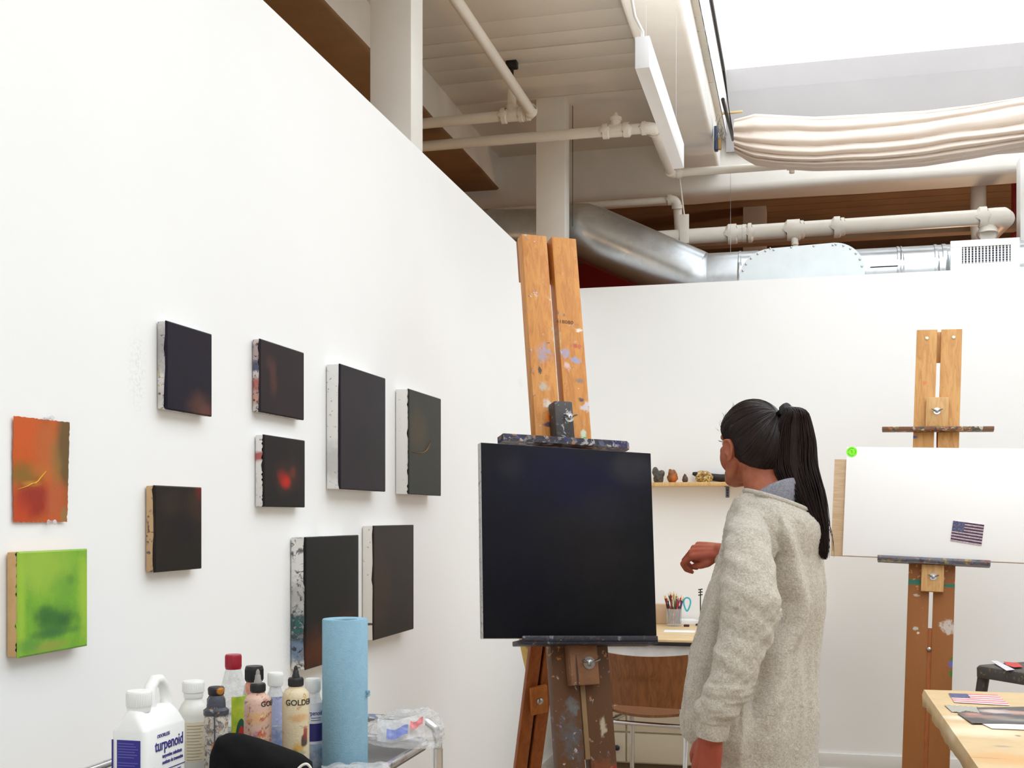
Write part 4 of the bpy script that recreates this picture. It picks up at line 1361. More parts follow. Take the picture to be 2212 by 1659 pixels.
ns = lambda nm, a, b_: blobbed(nm, a, [], 0.6, mottle=(b_, 160, 0.8))
n2 = (W2.to_3x3() @ V((0, -1, 0))).normalized()
P = [W2 @ hit(px, py, W2, -0.0462) for px, py in ((2059, 1125), (2126, 1134), (2120, 1179), (2053, 1168))]
flag_sheet('flag_card', 'small striped flag picture in dark purple fixed to the blank white board', P, n2,
           (ns('card_pale_pink', srgb(206, 186, 196), srgb(150, 124, 140)), ns('card_dark_purple', srgb(52, 34, 52), srgb(90, 64, 84)), ns('card_navy', srgb(58, 62, 92), srgb(120, 120, 150))), 0.004, 0.01)

# ------------------------------------------------------------------ shelf with stones on the back wall
sxa, sxb = atY(1372, 1045, 6.5).x, atY(1632, 1050, 6.5).x
zs = atY(1425, 1042, 6.46).z - 0.022
shelf = thing('wall_shelf', 'narrow pine shelf on the back wall carrying a row of stones', 'shelf', ((sxa + sxb) / 2, BK, zs), 0)
hwS = (sxb - sxa) / 2
MB().span((-hwS, -0.15, 0.0), (hwS, -0.0005, 0.022), bev=0.002).build('board', easel_wood('pine_board', srgb(222, 184, 128), srgb(206, 164, 106)), shelf)
for xx in (atY(1571, 1060, 6.58).x - (sxa + sxb) / 2, -hwS + 0.05):
    mb = MB()
    mb.span((xx - 0.010, -0.004, -0.062), (xx + 0.010, -0.0005, 0.0), bev=0.001); mb.span((xx - 0.010, -0.12, -0.004), (xx + 0.010, -0.0005, 0.0), bev=0.001)
    b_ = mb.build('bracket', plain('grey_bracket', srgb(112, 112, 130), 0.4, 0.5), shelf)
    for dz in (-0.02, -0.035, -0.05):
        MB().ell((xx, -0.0045, dz), (0.004, 0.002, 0.004), nu=10, nv=6).build('screw', m_steel, b_)
zS = zs + 0.022


def rock(label, px, w, h, d, seed, mat, spikes=(), Y=6.515, name='stone'):
    c = atY(px, 1040, Y)
    bm = bmesh.new()
    bmesh.ops.create_icosphere(bm, subdivisions=4, radius=1)
    for v in bm.verts:
        n = v.co.normalized()
        k = 1 + 0.22 * noise.noise(n * 1.6 + V((seed, 0, 0))) + 0.12 * noise.noise(n * 4 + V((seed, 3, 0))) + 0.05 * noise.noise(n * 11 + V((seed, 7, 0)))
        for sp, amt in spikes:
            dd = n.dot(V(sp).normalized())
            if dd > 0.75:
                k += amt * ((dd - 0.75) / 0.25) ** 1.5
        q = n * k
        v.co = V((q.x * w / 2, q.y * d / 2, max(q.z, -0.8) * h / 1.8))
    zmin = min(v.co.z for v in bm.verts)
    mb = MB(); mb.bm(bm, Matrix.Translation((0, 0, -zmin)))
    o = mb.build(name, mat, ang=50)
    o.location = (c.x, Y, zS + 0.0004)
    return tag(o, label, 'stone', None)


PXM = 6.5 / 2500
rock('dark horned stone, first on the pine shelf beside the black canvas', 1422, 22 * PXM, 26 * PXM, 0.05, 1.3, blobbed('dark_stone', srgb(62, 58, 52), [], 0.6, mottle=(srgb(110, 100, 84), 40, 0.8), bump=0.5, bscale=80), [((-0.75, 0, 1), 0.7), ((0.9, 0, 0.75), 0.5)])
rock('rust-orange stone on the pine shelf', 1453, 21 * PXM, 27 * PXM, 0.05, 5.1, blobbed('orange_stone', srgb(150, 88, 38), [((0.01, 0, 0.02), (0.02, 0.05, 0.03), srgb(206, 108, 36), 0.8, 0.9)], 0.5, mottle=(srgb(100, 72, 44), 40, 0.8), bump=0.5, bscale=80), [((-0.6, 0, 1), 0.25)])
rock('smallest brown stone on the pine shelf', 1480, 12 * PXM, 15 * PXM, 0.03, 8.7, blobbed('brown_stone', srgb(96, 76, 60), [], 0.6, mottle=(srgb(60, 48, 42), 60, 0.8), bump=0.5, bscale=80), [((0, 0, 1), 0.4)])
rock('rounded gold-flecked stone on the pine shelf', 1521, 36 * PXM, 24 * PXM, 0.06, 12.2, blobbed('gold_stone', srgb(176, 138, 66), [], 0.35, mottle=(srgb(120, 88, 40), 50, 0.9), specks=[(120, 0.55, (srgb(226, 196, 120), srgb(130, 96, 50), srgb(240, 214, 150), srgb(100, 74, 40)), 0.8)], bump=0.7, bscale=90), Y=6.49)
# long dark horn-like piece lying behind the gold stone
p0, p1, p2 = atY(1496, 1022, 6.56), atY(1530, 1030, 6.565), atY(1590, 1034, 6.56)
mb = MB()
mb.tube([V((p0.x, 6.56, zS + 0.052)), V((p0.x + 0.02, 6.56, zS + 0.047)), V((p1.x, 6.562, zS + 0.034)), V((p1.x + 0.07, 6.562, zS + 0.024)), V((p2.x, 6.56, zS + 0.026)), V((p2.x + 0.05, 6.56, zS + 0.03))], [0.008, 0.014, 0.019, 0.022, 0.024, 0.016], 18)
tag(mb.build('driftwood', plain('black_driftwood', srgb(36, 30, 32), 0.5, nscale=40, namt=0.3, bump=0.4)), 'long blackened curved piece behind the gold-flecked stone on the shelf', 'driftwood')

# ------------------------------------------------------------------ desk with drawers, chair, pencil pot
DZ = 0.80
dx0, dx1, dy0 = 0.22, 1.36, 5.63
desk = thing('desk', 'wood-topped desk with a dark edge against the back wall behind the big easel', 'desk', (0, 0, 0))
MB().span((dx0, dy0, DZ - 0.012), (dx1, BK - 0.022, DZ), bev=0.002).build('desk_top', blobbed('pale_desk_top', srgb(222, 196, 152), [], 0.5, grain=(srgb(206, 176, 130), (3, 20, 20), 2.0)), desk)
MB().span((dx0 + 0.003, dy0 + 0.003, DZ - 0.03), (dx1 - 0.003, BK - 0.023, DZ - 0.0125), bev=0.002).build('dark_edge', plain('dark_edge_band', srgb(34, 30, 32), 0.5), desk)
mb = MB()
mb.span((dx0 + 0.02, dy0 + 0.03, DZ - 0.10), (dx1 - 0.02, dy0 + 0.05, DZ - 0.031)); mb.span((dx0 + 0.02, dy0 + 0.05, DZ - 0.10), (dx0 + 0.04, BK - 0.03, DZ - 0.031)); mb.span((dx1 - 0.04, dy0 + 0.05, DZ - 0.10), (dx1 - 0.02, BK - 0.03, DZ - 0.031))
mb.build('apron', plain('white_apron', srgb(226, 226, 224), 0.45), desk)
for x in (dx0 + 0.06, dx1 - 0.06):
    for y_ in (dy0 + 0.08, BK - 0.07):
        MB().span((x - 0.02, y_ - 0.02, 0), (x + 0.02, y_ + 0.02, DZ - 0.031), bev=0.003).build('leg', m_trimw, desk)
m_cream = plain('cream_lacquer', srgb(216, 202, 176), 0.45, nscale=5, namt=0.04)
cabx0 = atY(1356, 1600, 6.1).x
cab = thing('drawer_cabinet', 'low cream drawer cabinet standing under the desk', 'cabinet', (0, 0, 0))
cx0, cx1, cy0 = 0.34, 1.24, 6.06
MB().span((cx0, cy0, 0.10), (cx1, BK - 0.03, 0.60), bev=0.004).build('body', m_cream, cab)
MB().span((cx0 + 0.02, cy0 + 0.03, 0.0), (cx1 - 0.02, BK - 0.05, 0.101)).build('plinth', plain('brown_plinth', srgb(112, 92, 68), 0.7), cab)
zsplit = [0.105, 0.265, 0.425, 0.585]
for c0_, c1_ in ((cx0 + 0.012, cabx0 - 0.004), (cabx0 + 0.004, cx1 - 0.012)):
    if c1_ - c0_ < 0.05:
        continue
    for k in range(3):
        dr = MB().span((c0_, cy0 - 0.016, zsplit[k] + 0.004), (c1_, cy0 - 0.0005, zsplit[k + 1] - 0.004), bev=0.003).build('drawer', m_cream, cab)
        kn = MB()
        kx = atY(1413, 1572, 6.1).x if c0_ > 0.55 else (c0_ + c1_) / 2
        kz = (zsplit[k] + zsplit[k + 1]) / 2
        kn.lathe([(0.006, 0), (0.006, 0.012), (0.014, 0.018), (0.015, 0.024), (0.010, 0.028), (0.001, 0.029)], n=18, M=Matrix.Translation((kx, cy0 - 0.016, kz)) @ Matrix.Rotation(R(90), 4, 'X'))
        kn.build('knob', plain('dark_knob', srgb(40, 40, 66), 0.3), dr)

ch = thing('wooden_chair', 'brown plywood chair with a chrome frame facing the desk', 'chair', camxy((1421 - CXP) / FPX * 5.30, 5.30), YAW + R(-24))
m_ply = easel_wood('walnut_plywood', srgb(134, 84, 44), srgb(112, 66, 32))


def ply(u, v, w, h, bend, z0, y0, tilt, back):
    x = (u - 0.5) * w * (1 - 0.04 * v)
    return V((x, y0 - bend * (1 - (2 * u - 1) ** 2) - tilt * v + back, z0 + h * v - 0.012 * (1 - (2 * u - 1) ** 2) * (1 if v > 0.5 else -0.6)))


def shell(fn, nu, nv, th):
    mb = MB()
    f = [fn(i / nu, j / nv, 0) for j in range(nv + 1) for i in range(nu + 1)]
    g = [fn(i / nu, j / nv, th) for j in range(nv + 1) for i in range(nu + 1)]
    N = len(f)
    fs = []
    k = nu + 1
    for j in range(nv):
        for i in range(nu):
            a = j * k + i
            fs.append((a, a + 1, a + k + 1, a + k)); fs.append((N + a + k, N + a + k + 1, N + a + 1, N + a))
    for i in range(nu):
        fs.append((i, N + i, N + i + 1, i + 1)); a = nv * k + i
        fs.append((a, a + 1, N + a + 1, N + a))
    for j in range(nv):
        a = j * k
        fs.append((a, a + k, N + a + k, N + a)); a = j * k + nu
        fs.append((a, N + a, N + a + k, a + k))
    mb.add(f + g, fs)
    return mb


shell(lambda u, v, b: ply(u, v, 0.425, 0.245, 0.045, 0.555, -0.185, 0.05, b), 24, 10, 0.012).build('backrest', m_ply, ch)


def seat_fn(u, v, b):
    x = (u - 0.5) * (0.40 - 0.05 * (1 - v))
    r_ = (2 * u - 1) ** 2
    return V((x, -0.22 + 0.40 * v + 0.05 * r_ * (1 - v) - 0.03 * r_ * v, 0.505 + 0.012 * r_ + 0.014 * v - 0.03 * max(0, v - 0.85) / 0.15 * 0.4 - b + 0.02 * (1 - v) ** 3))


shell(seat_fn, 20, 16, 0.012).build('seat', m_ply, ch)
mb = MB()
for s in (-1, 1):
    mb.tube([(s * 0.155, -0.215, 0.76), (s * 0.155, -0.185, 0.62), (s * 0.165, -0.178, 0.52), (s * 0.178, -0.175, 0.475), (s * 0.178, 0.12, 0.475), (s * 0.178, 0.155, 0.46), (s * 0.18, 0.18, 0.41), (s * 0.19, 0.20, 0.0)], 0.011, 12)
mb.tube([(-0.178, -0.17, 0.475), (0.178, -0.17, 0.475)], 0.010, 12)
mb.build('chrome_frame', m_chrome, ch)
for s in (-1, 1):
    MB().tube([(s * 0.178, -0.165, 0.47), (s * 0.185, -0.21, 0.25), (s * 0.19, -0.24, 0.0)], 0.011, 12).build('leg', m_chrome, ch)

# pencil pot
pc = atZ(1456, 1352, DZ)
pot = thing('pencil_pot', 'clear glass pot crammed with coloured pencils on the desk', 'pencil pot', (pc.x, pc.y, DZ))
m_glass = glass('pot_glass', (0.95, 0.96, 0.96, 1), 0.05, 0.22)
m_ = MB(); m_.lathe([(0.040, 0.001), (0.042, 0.006), (0.043, 0.095), (0.041, 0.095), (0.040, 0.008), (0.001, 0.006)], n=32); m_.build('glass', m_glass, pot)
cols = [srgb(58, 54, 78), srgb(150, 30, 50), srgb(60, 66, 52), srgb(200, 60, 90), srgb(190, 150, 60), srgb(110, 24, 34), srgb(44, 40, 50), srgb(120, 90, 60), srgb(80, 96, 60), srgb(176, 52, 64), srgb(92, 60, 110), srgb(70, 56, 44)]
m_tip = plain('sharpened_wood', srgb(226, 192, 140), 0.6)
m_pen = [plain('pencil_paint', c_, 0.4, nscale=50, namt=0.05) for c_ in cols]
cname = ['slate', 'crimson', 'olive', 'pink', 'ochre', 'maroon', 'black', 'tan', 'moss green', 'red', 'violet', 'umber']
rnd = random.Random(11)
for k in range(18):
    if k < 13:
        a = 2 * PI * k / 13
        b0 = V((0.031 * math.cos(a), 0.031 * math.sin(a), 0.012)); b1 = V((0.036 * math.cos(a + 0.9), 0.036 * math.sin(a + 0.9), 0.095))
    else:
        a = 2 * PI * k / 5
        b0 = V((0.012 * math.cos(a), 0.012 * math.sin(a), 0.012)); b1 = V((0.016 * math.cos(a + 0.3), 0.016 * math.sin(a + 0.3), 0.095))
    d = (b1 - b0).normalized()
    Lp = rnd.uniform(0.150, 0.178)
    c_ = k % 12
    t = thing('coloured_pencil', '%s coloured pencil in the glass pot on the desk' % cname[c_], 'pencil', V((pc.x, pc.y, DZ)) + b0, group='coloured pencils in the glass pot')
    MB().tube([(0, 0, 0), d * (Lp - 0.018)], 0.0042, 6).build('shaft', m_pen[c_], t, ang=25)
    MB().tube([d * (Lp - 0.018), d * (Lp - 0.004), d * Lp], [0.0041, 0.0014, 0.0004], 8).build('tip', m_tip, t)
t = thing('elastic_band', 'turquoise elastic loop hanging off the side of the pencil pot', 'elastic band', (pc.x + 0.072, pc.y - 0.01, DZ + 0.12))
MB().tube([V((0.017 * math.cos(a) + 0.004 * math.sin(2 * a), 0.004 * math.sin(a), 0.036 * math.sin(a))) for a in [2 * PI * i / 28 for i in range(28)]], 0.0042, 8, closed=True).build('loop', plain('turquoise_elastic', srgb(50, 186, 206), 0.5), t)
MB().tube([(-0.014, 0, 0.0), (-0.018, 0, -0.05), (-0.018, 0, -0.119)], 0.0012, 6).build('cord', m_whitepl, t)
# papers and eraser
for nm, lb, q0, sz, rz, col, th in (('paper_sheet', 'white paper sheet lying on the desk in front of the pencil pot', (1468, 1364), (0.16, 0.12), -0.2, srgb(240, 240, 236), 0.001),
                                    ('paper_stack', 'thicker stack of white papers on the desk against the back wall', (1486, 1341), (0.13, 0.12), 0.1, srgb(244, 244, 244), 0.022)):
    p = atZ(q0[0], q0[1], DZ)
    o = MB().box((0, 0, th / 2), (sz[0], sz[1], th), bev=0.0005).build(nm, plain(nm, col, 0.6, namt=0.02))
    o.location = (p.x, min(p.y, 6.50), DZ + 0.0004); o.rotation_euler = (0, 0, YAW + rz)
    tag(o, lb, 'paper')
p = atZ(1480, 1352, DZ)
o = MB().box((0, 0, 0.006), (0.030, 0.016, 0.012), bev=0.003).build('eraser', plain('dark_eraser', srgb(80, 36, 34), 0.6)); o.location = (p.x + 0.012, p.y - 0.045, DZ + 0.0004)
tag(o, 'small dark red eraser beside the pencil pot', 'eraser')
p = atZ(1424, 1349, DZ)
o = MB().box((0, 0, 0.055), (0.10, 0.05, 0.11), bev=0.004).build('cardboard_box', plain('tan_card', srgb(206, 176, 144), 0.6)); o.location = (p.x - 0.01, 6.47, DZ + 0.0004)
tag(o, 'small tan cardboard box on the desk, half hidden by the black canvas', 'box')
t = thing('desk_clip', 'dark metal clip stand peeping out beside the sweater above the desk', 'clip', (atY(1513, 1350, 6.42).x, 6.42, DZ + 0.0004))
MB().tube([(0, 0, 0), (0, 0, 0.20)], 0.003, 8).build('post', m_steel, t)
mb = MB()
for zz in (0.165, 0.18, 0.195):
    mb.tube([(-0.012, 0, zz), (0.012, 0, zz + 0.004)], 0.003, 8)
mb.build('clip_jaw', m_steel, t)
MB().box((0, 0, 0.004), (0.05, 0.05, 0.008), bev=0.002).build('base', m_steel, t)

# ------------------------------------------------------------------ work table with kraft paper
TZ = 0.75
tc = atZ(1996, 1490, TZ)
TX0, TY1 = tc.x, tc.y
TX1, TY0 = TX0 + 1.25, TY1 - 1.75
tab = thing('work_table', 'work table under a paint-marked brown paper cover', 'table', (0, 0, 0))
MB().span((TX0 + 0.012, TY0 + 0.012, TZ - 0.035), (TX1 - 0.012, TY1 - 0.012, TZ - 0.002), bev=0.003).build('table_top', plain('table_board', srgb(150, 120, 86), 0.6), tab)
mb = MB()
mb.span((TX0 + 0.1, TY0 + 0.1, TZ - 0.10), (TX1 - 0.1, TY0 + 0.13, TZ - 0.036)); mb.span((TX0 + 0.1, TY1 - 0.40, TZ - 0.10), (TX1 - 0.1, TY1 - 0.37, TZ - 0.036))
mb.span((TX0 + 0.1, TY0 + 0.13, TZ - 0.10), (TX0 + 0.13, TY1 - 0.40, TZ - 0.036)); mb.span((TX1 - 0.13, TY0 + 0.13, TZ - 0.10), (TX1 - 0.1, TY1 - 0.40, TZ - 0.036))
mb.build('apron', m_steel, tab)
for x in (TX0 + 0.115, TX1 - 0.115):
    for y_ in (TY0 + 0.115, TY1 - 0.385):
        mb = MB(); mb.tube([(x, y_, TZ - 0.036), (x, y_, 0)], [0.024, 0.017], 12); mb.prism([(0, 0), (0.10, 0), (0, -0.09)] if x < TX0 + 0.5 else [(0, 0), (-0.10, 0), (0, -0.09)], -0.004, 0.004, Matrix.Translation((x, y_, TZ - 0.10)))
        mb.build('leg', m_steel, tab)


def cover_pt(u, v):
    # skirts on the left, far and right sides with a wavy hem
    m = 0.03
    x = TX0 + (TX1 - TX0) * u
    return x


mb = MB()
nx, ny = 50, 70
P_ = {}
sk = 0.045
for j in range(-2, ny + 3):
    for i in range(-2, nx + 3):
        u = min(max(i / nx, 0), 1); v = min(max(j / ny, 0), 1)
        x, y_ = TX0 + (TX1 - TX0) * u, TY0 + (TY1 - TY0) * v
        z = TZ + 0.0012 * noise.noise(V((x * 9, y_ * 9, 0)))
        k = max(-i, i - nx, 0); l = max(-j, j - ny, 0)
        if k or l:
            s = noise.noise(V((x * 3.2, y_ * 3.2, 5)))
            drop = (0.018, 0.052 + 0.028 * s)[max(k, l) - 1]
            out = (0.006, 0.006 + 0.012 * noise.noise(V((x * 11, y_ * 11, 9))))[max(k, l) - 1]
            z -= drop
            if k: x += out * (-1 if i < 0 else 1)
            if l: y_ += out * (-1 if j < 0 else 1)
        P_[(i, j)] = V((x, y_, z))
keys = sorted(P_)
idx = {k: n for n, k in enumerate(keys)}
fs = []
for j in range(-2, ny + 2):
    for i in range(-2, nx + 2):
        fs.append((idx[(i, j)], idx[(i + 1, j)], idx[(i + 1, j + 1)], idx[(i, j + 1)]))
mb.add([P_[k] for k in keys], fs)
cov = blobbed('kraft_paper', srgb(212, 184, 140), [(tuple(atZ(2170, 1640, TZ)), (0.12, 0.09, 0.1), srgb(214, 160, 96), 0.8, 0.7), (tuple(atZ(2199, 1590, TZ)), (0.008, 0.012, 0.05), srgb(90, 20, 50), 0.3, 1.0), (tuple(atZ(2120, 1580, TZ)), (0.16, 0.12, 0.05), srgb(238, 222, 190), 0.9, 0.8),
                               (tuple(atZ(2165, 1613, TZ)), (0.03, 0.014, 0.05), srgb(150, 140, 130), 0.8, 0.7), (tuple(atZ(2128, 1638, TZ)), (0.06, 0.003, 0.05), srgb(120, 116, 110), 0.6, 0.7), (tuple(atZ(2085, 1552, TZ)), (0.09, 0.05, 0.05), srgb(238, 226, 204), 0.9, 0.7)],
              0.6, mottle=(srgb(200, 170, 124), 9, 0.6), warp=0.2, specks=[(60, 0.74, (srgb(150, 130, 110), srgb(120, 110, 100), srgb(200, 170, 110), srgb(170, 150, 120)), 0.5)], bump=0.1)
o = mb.build('paper_cover', cov, ang=70)
tag(o, 'tan kraft paper with ragged hanging edges covering the work table', 'table cover')
so = o.modifiers.new('s', 'SOLIDIFY'); so.thickness = 0.0012; so.offset = 1
up = V((0, 0, 1))
ZT = TZ + 0.0035
P = [atZ(px, py, ZT) for px, py in ((2049, 1498), (2155, 1501), (2182, 1524), (2061, 1517))]
flag_sheet('flag_drawing', 'pink and white striped flag drawing with a blue corner lying on the brown paper', P, up,
           (ns('drawing_white', srgb(240, 226, 222), srgb(228, 206, 204)), ns('drawing_pink', srgb(206, 104, 112), srgb(226, 150, 152)), ns('drawing_blue', srgb(56, 62, 110), srgb(130, 130, 160))), 0.0006, 0.02, nst=5)
P = [atZ(px, py, ZT) for px, py in ((2040, 1523), (2113, 1528), (2122, 1541), (2056, 1538))]
off = V(P[3])


def flat_sheet(name, label, P, mats, th=0.0012, cat='paper'):
    o = thing(name, label, cat, P[-1])
    mb = MB(); mb.rings([[p - P[-1] for p in P], [p - P[-1] + V((0, 0, th)) for p in P]], cap=True)
    return o, mb.build('sheet', mats, o)


def stripe_mat(name, c0_, c1_, sc, ang):
    t = NT(name)
    mp = t.n('ShaderNodeMapping'); t.l(t.coord(), mp.inputs[0]); mp.inputs['Rotation'].default_value = (0, 0, ang)
    w_ = t.n('ShaderNodeTexWave'); t.l(mp.outputs[0], w_.inputs['Vector']); w_.inputs['Scale'].default_value = sc; w_.inputs['Distortion'].default_value = 0.6
    return t.fin(t.mix(t.ramp01(w_.outputs['Fac'], 0.4, 0.6), c0_, c1_), 0.6)


flat_sheet('striped_paper', 'black and white diagonally striped paper with a purple blot on the brown paper', P, stripe_mat('diagonal_stripes', srgb(226, 222, 200), srgb(70, 70, 76), 26, R(60)))
ZU = ZT + 0.0016
P = [atZ(px, py, ZU) for px, py in ((2110, 1529), (2235, 1527), (2250, 1566), (2172, 1563), (2100, 1563), (2068, 1541), (2086, 1536), (2118, 1541))]
o, sh = flat_sheet('collage_card', 'black card collage with smeared pink and white paint on the brown paper', P, None or plain('x', (1, 1, 1, 1)), 0.0015, 'collage')
cc = [tuple(atZ(px, py, ZU) - P[-1]) for px, py in ((2150, 1538), (2170, 1545), (2130, 1549), (2190, 1556), (2100, 1543), (2205, 1541))]
sh.data.materials[0] = blobbed('collage_paint', srgb(58, 56, 58), [(cc[0], (0.06, 0.05, 0.1), srgb(214, 190, 184), 0.8, 0.9), (cc[1], (0.04, 0.03, 0.1), srgb(70, 78, 92), 0.6, 0.9), (cc[2], (0.10, 0.04, 0.1), srgb(172, 130, 118), 0.9, 0.8), (cc[3], (0.09, 0.035, 0.1), srgb(150, 146, 138), 0.9, 0.8), (cc[4], (0.04, 0.03, 0.1), srgb(206, 140, 120), 0.8, 0.8), (cc[5], (0.05, 0.05, 0.1), srgb(206, 160, 140), 0.8, 0.8)], 0.35, mottle=(srgb(90, 84, 82), 30, 0.6), warp=0.35, bump=0.3)
P = [atZ(px, py, ZT) for px, py in ((2118, 1562), (2240, 1566), (2250, 1578), (2142, 1574))]
flat_sheet('card', 'black-edged white card poking out under the collage', [p for p in P], plain('card_white', srgb(232, 228, 230), 0.5), 0.0012)

# ------------------------------------------------------------------ metal stool
sc_ = at(2252, 1440, 4.98)
SZ = 0.748
stl = thing('metal_stool', 'dark paint-spattered square metal stool behind the work table', 'stool', (sc_.x, sc_.y, 0), YAW + R(23))
m_stool = blobbed('spattered_gunmetal', srgb(66, 62, 58), [], 0.45, specks=[(60, 0.6, (srgb(150, 140, 70), srgb(90, 70, 50), srgb(110, 100, 110), srgb(60, 56, 54), srgb(130, 90, 60)), 0.6)], bump=0.4)
hs = 0.20


def sq(h, r, z, n=6):
    out = []
    for cx_, cy_, a0 in ((h - r, h - r, 0), (-h + r, h - r, 90), (-h + r, -h + r, 180), (h - r, -h + r, 270)):
        for i in range(n + 1):
            a = R(a0 + 90 * i / n)
            out.append(V((cx_ + r * math.cos(a), cy_ + r * math.sin(a), z)))
    return out


MB().rings([sq(hs * 1.0, 0.05, SZ - 0.052), sq(hs + 0.002, 0.055, SZ - 0.012), sq(hs - 0.004, 0.055, SZ - 0.003), sq(hs - 0.02, 0.05, SZ), sq(hs - 0.04, 0.045, SZ - 0.002), sq(hs - 0.06, 0.04, SZ - 0.002)], cap=True).build('seat', m_stool, stl)
for sx_ in (-1, 1):
    for sy_ in (-1, 1):
        MB().tube([(sx_ * (hs - 0.035), sy_ * (hs - 0.035), SZ - 0.04), (sx_ * (hs + 0.0), sy_ * (hs + 0.0), 0.35), (sx_ * (hs + 0.03), sy_ * (hs + 0.03), 0.0)], [0.026, 0.022, 0.016], 12).build('leg', m_stool, stl)
mb = MB()
for a_, b_ in (((-1, -1), (1, -1)), ((1, -1), (1, 1)), ((1, 1), (-1, 1)), ((-1, 1), (-1, -1))):
    mb.tube([(a_[0] * (hs + 0.008), a_[1] * (hs + 0.008), 0.27), (b_[0] * (hs + 0.008), b_[1] * (hs + 0.008), 0.27)], 0.008, 8)
mb.build('stretcher', m_stool, stl)
P = [atZ(px, py, SZ + 0.002) for px, py in ((2140, 1428), (2154, 1428), (2192, 1447), (2174, 1449))]
flat_sheet('paper_strip', 'white-edged paper strip lying on the metal stool', P, plain('strip_white', srgb(228, 224, 230), 0.5), 0.0015)
P = [atZ(px, py, SZ + 0.004) for px, py in ((2168, 1430), (2198, 1432), (2210, 1441), (2190, 1442), (2174, 1437))]
flat_sheet('paper_sheet', 'torn red paper lying on the metal stool', P, plain('red_paper', srgb(214, 50, 46), 0.5, nscale=60, namt=0.2), 0.0015)

# ------------------------------------------------------------------ chrome trolley with bottles
KZ = 0.95
hcorner = at(946, 1558, 2.30)
KX0, KX1, KY0, KY1 = 0.13, hcorner.x, 1.05, hcorner.y
cart = thing('utility_trolley', 'chrome-railed trolley by the left wall loaded with bottles', 'trolley', (0, 0, 0))


def loop(x0, x1, y0, y1, z, r, n=8):
    pts = []
    for cx_, cy_, a0 in ((x1 - r, y1 - r, 0), (x0 + r, y1 - r, 90), (x0 + r, y0 + r, 180), (x1 - r, y0 + r, 270)):
        for i in range(n + 1):
            a = R(a0 + 90 * i / n)
            pts.append((cx_ + r * math.cos(a), cy_ + r * math.sin(a), z))
    return pts


m_rail = blobbed('stained_chrome', (0.62, 0.62, 0.64, 1), [], 0.16, specks=[(30, 0.62, (srgb(60, 100, 150), srgb(150, 90, 90), srgb(120, 150, 160), srgb(160, 150, 140)), 0.7)], bump=0.0)
m_rail.node_tree.nodes['Principled BSDF'].inputs['Metallic'].default_value = 0.9
hz = hcorner.z
r_ = 0.0085
mb = MB()
c_ = 0.05
mb.tube([(KX0, KY1, KZ - 0.01), (KX0, KY1, hz - c_), (KX0 + 0.012, KY1, hz - 0.014), (KX0 + c_, KY1, hz), (KX1 - c_, KY1, hz), (KX1 - 0.022, KY1, hz - 0.003), (KX1 - 0.006, KY1, hz - 0.015), (KX1, KY1, hz - c_ * 0.8), (KX1, KY1, KZ - 0.01)], r_, 14)
mb.build('handle_rail', m_rail, cart)
MB().tube(loop(KX0, KX1 - 0.012, KY0, KY1 - 0.012, KZ + 0.006, 0.04), 0.0075, 12, closed=True).build('tray_rail', m_rail, cart)
m_tray = plain('grey_tray', srgb(120, 118, 116), 0.5, 0.2, namt=0.1)
MB().span((KX0 + 0.006, KY0 + 0.006, KZ - 0.012), (KX1 - 0.018, KY1 - 0.018, KZ), bev=0.003).build('top_tray', m_tray, cart)
MB().span((KX0 + 0.006, KY0 + 0.006, 0.22), (KX1 - 0.018, KY1 - 0.018, 0.235), bev=0.003).build('lower_shelf', m_tray, cart)
for x in (KX0 + 0.001, KX1 - 0.001):
    for y_ in (KY0 + 0.005, KY1 + 0.0):
        lg = MB().tube([(x, y_, KZ - 0.011), (x, y_, 0.09)], 0.0105, 14).build('leg', m_chrome, cart)
        mb = MB(); mb.tube([(x - 0.012, y_, 0.036), (x + 0.012, y_, 0.036)], 0.036, 20); mb.build('caster', m_black, lg)


def onK(px, t):
    p = at(px, 1500, t)
    return V((p.x, p.y, KZ + 0.0005))


def zpx(py, t):
    return CAM.z + (CYP - py) / FPX * t - KZ


def prof(*pairs):
    return [(max(r, 0.0005), z) for r, z in pairs]


def clear_mat(name, col, alpha, rough=0.12, noise_s=60):
    t = NT(name)
    out = t.t.nodes['Material Output']
    tr = t.n('ShaderNodeBsdfTransparent'); tr.inputs[0].default_value = (0.97, 0.98, 0.98, 1)
    mx = t.n('ShaderNodeMixShader')
    n = t.noise(t.coord(), noise_s, 5, 0.65)
    t.l(t.math('MULTIPLY_ADD', t.ramp01(n.outputs[0], 0.4, 0.7), 0.35, alpha), mx.inputs[0])
    t.l(tr.outputs[0], mx.inputs[1]); t.l(t.b.outputs[0], mx.inputs[2]); t.l(mx.outputs[0], out.inputs[0])
    return t.fin(t.mix(n.outputs[0], col, tuple(c_ * 0.7 for c_ in col[:3]) + (1,)), rough)


def facing(o, p):
    """turn a round thing so its local -y side looks at the camera"""
    d = CAM - p
    o.rotation_euler = (0, 0, math.atan2(d.y, d.x) + PI / 2)


INK = plain('purple_blue_ink', srgb(58, 52, 132), 0.5, nscale=60, namt=0.05)
INKD = plain('dark_ink', srgb(44, 40, 44), 0.5)

# turpenoid jug
J = at(316, 1600, 1.76)
jug = thing('solvent_jug', 'white plastic jug with a looped handle and blue-and-white label', 'jug', (J.x, J.y, KZ + 0.0005))
jl, jw = 0.120, 0.062                         # along the wall, across
JZ = zpx(1500, 1.76)


def rrect(x0, x1, y0, y1, r, z, n=6):
    out = []
    for cx_, cy_, a0 in ((x1 - r, y1 - r, 0), (x0 + r, y1 - r, 90), (x0 + r, y0 + r, 180), (x1 - r, y0 + r, 270)):
        for i in range(n + 1):
            a = R(a0 + 90 * i / n)
            out.append(V((cx_ + r * math.cos(a), cy_ + r * math.sin(a), z)))
    return out


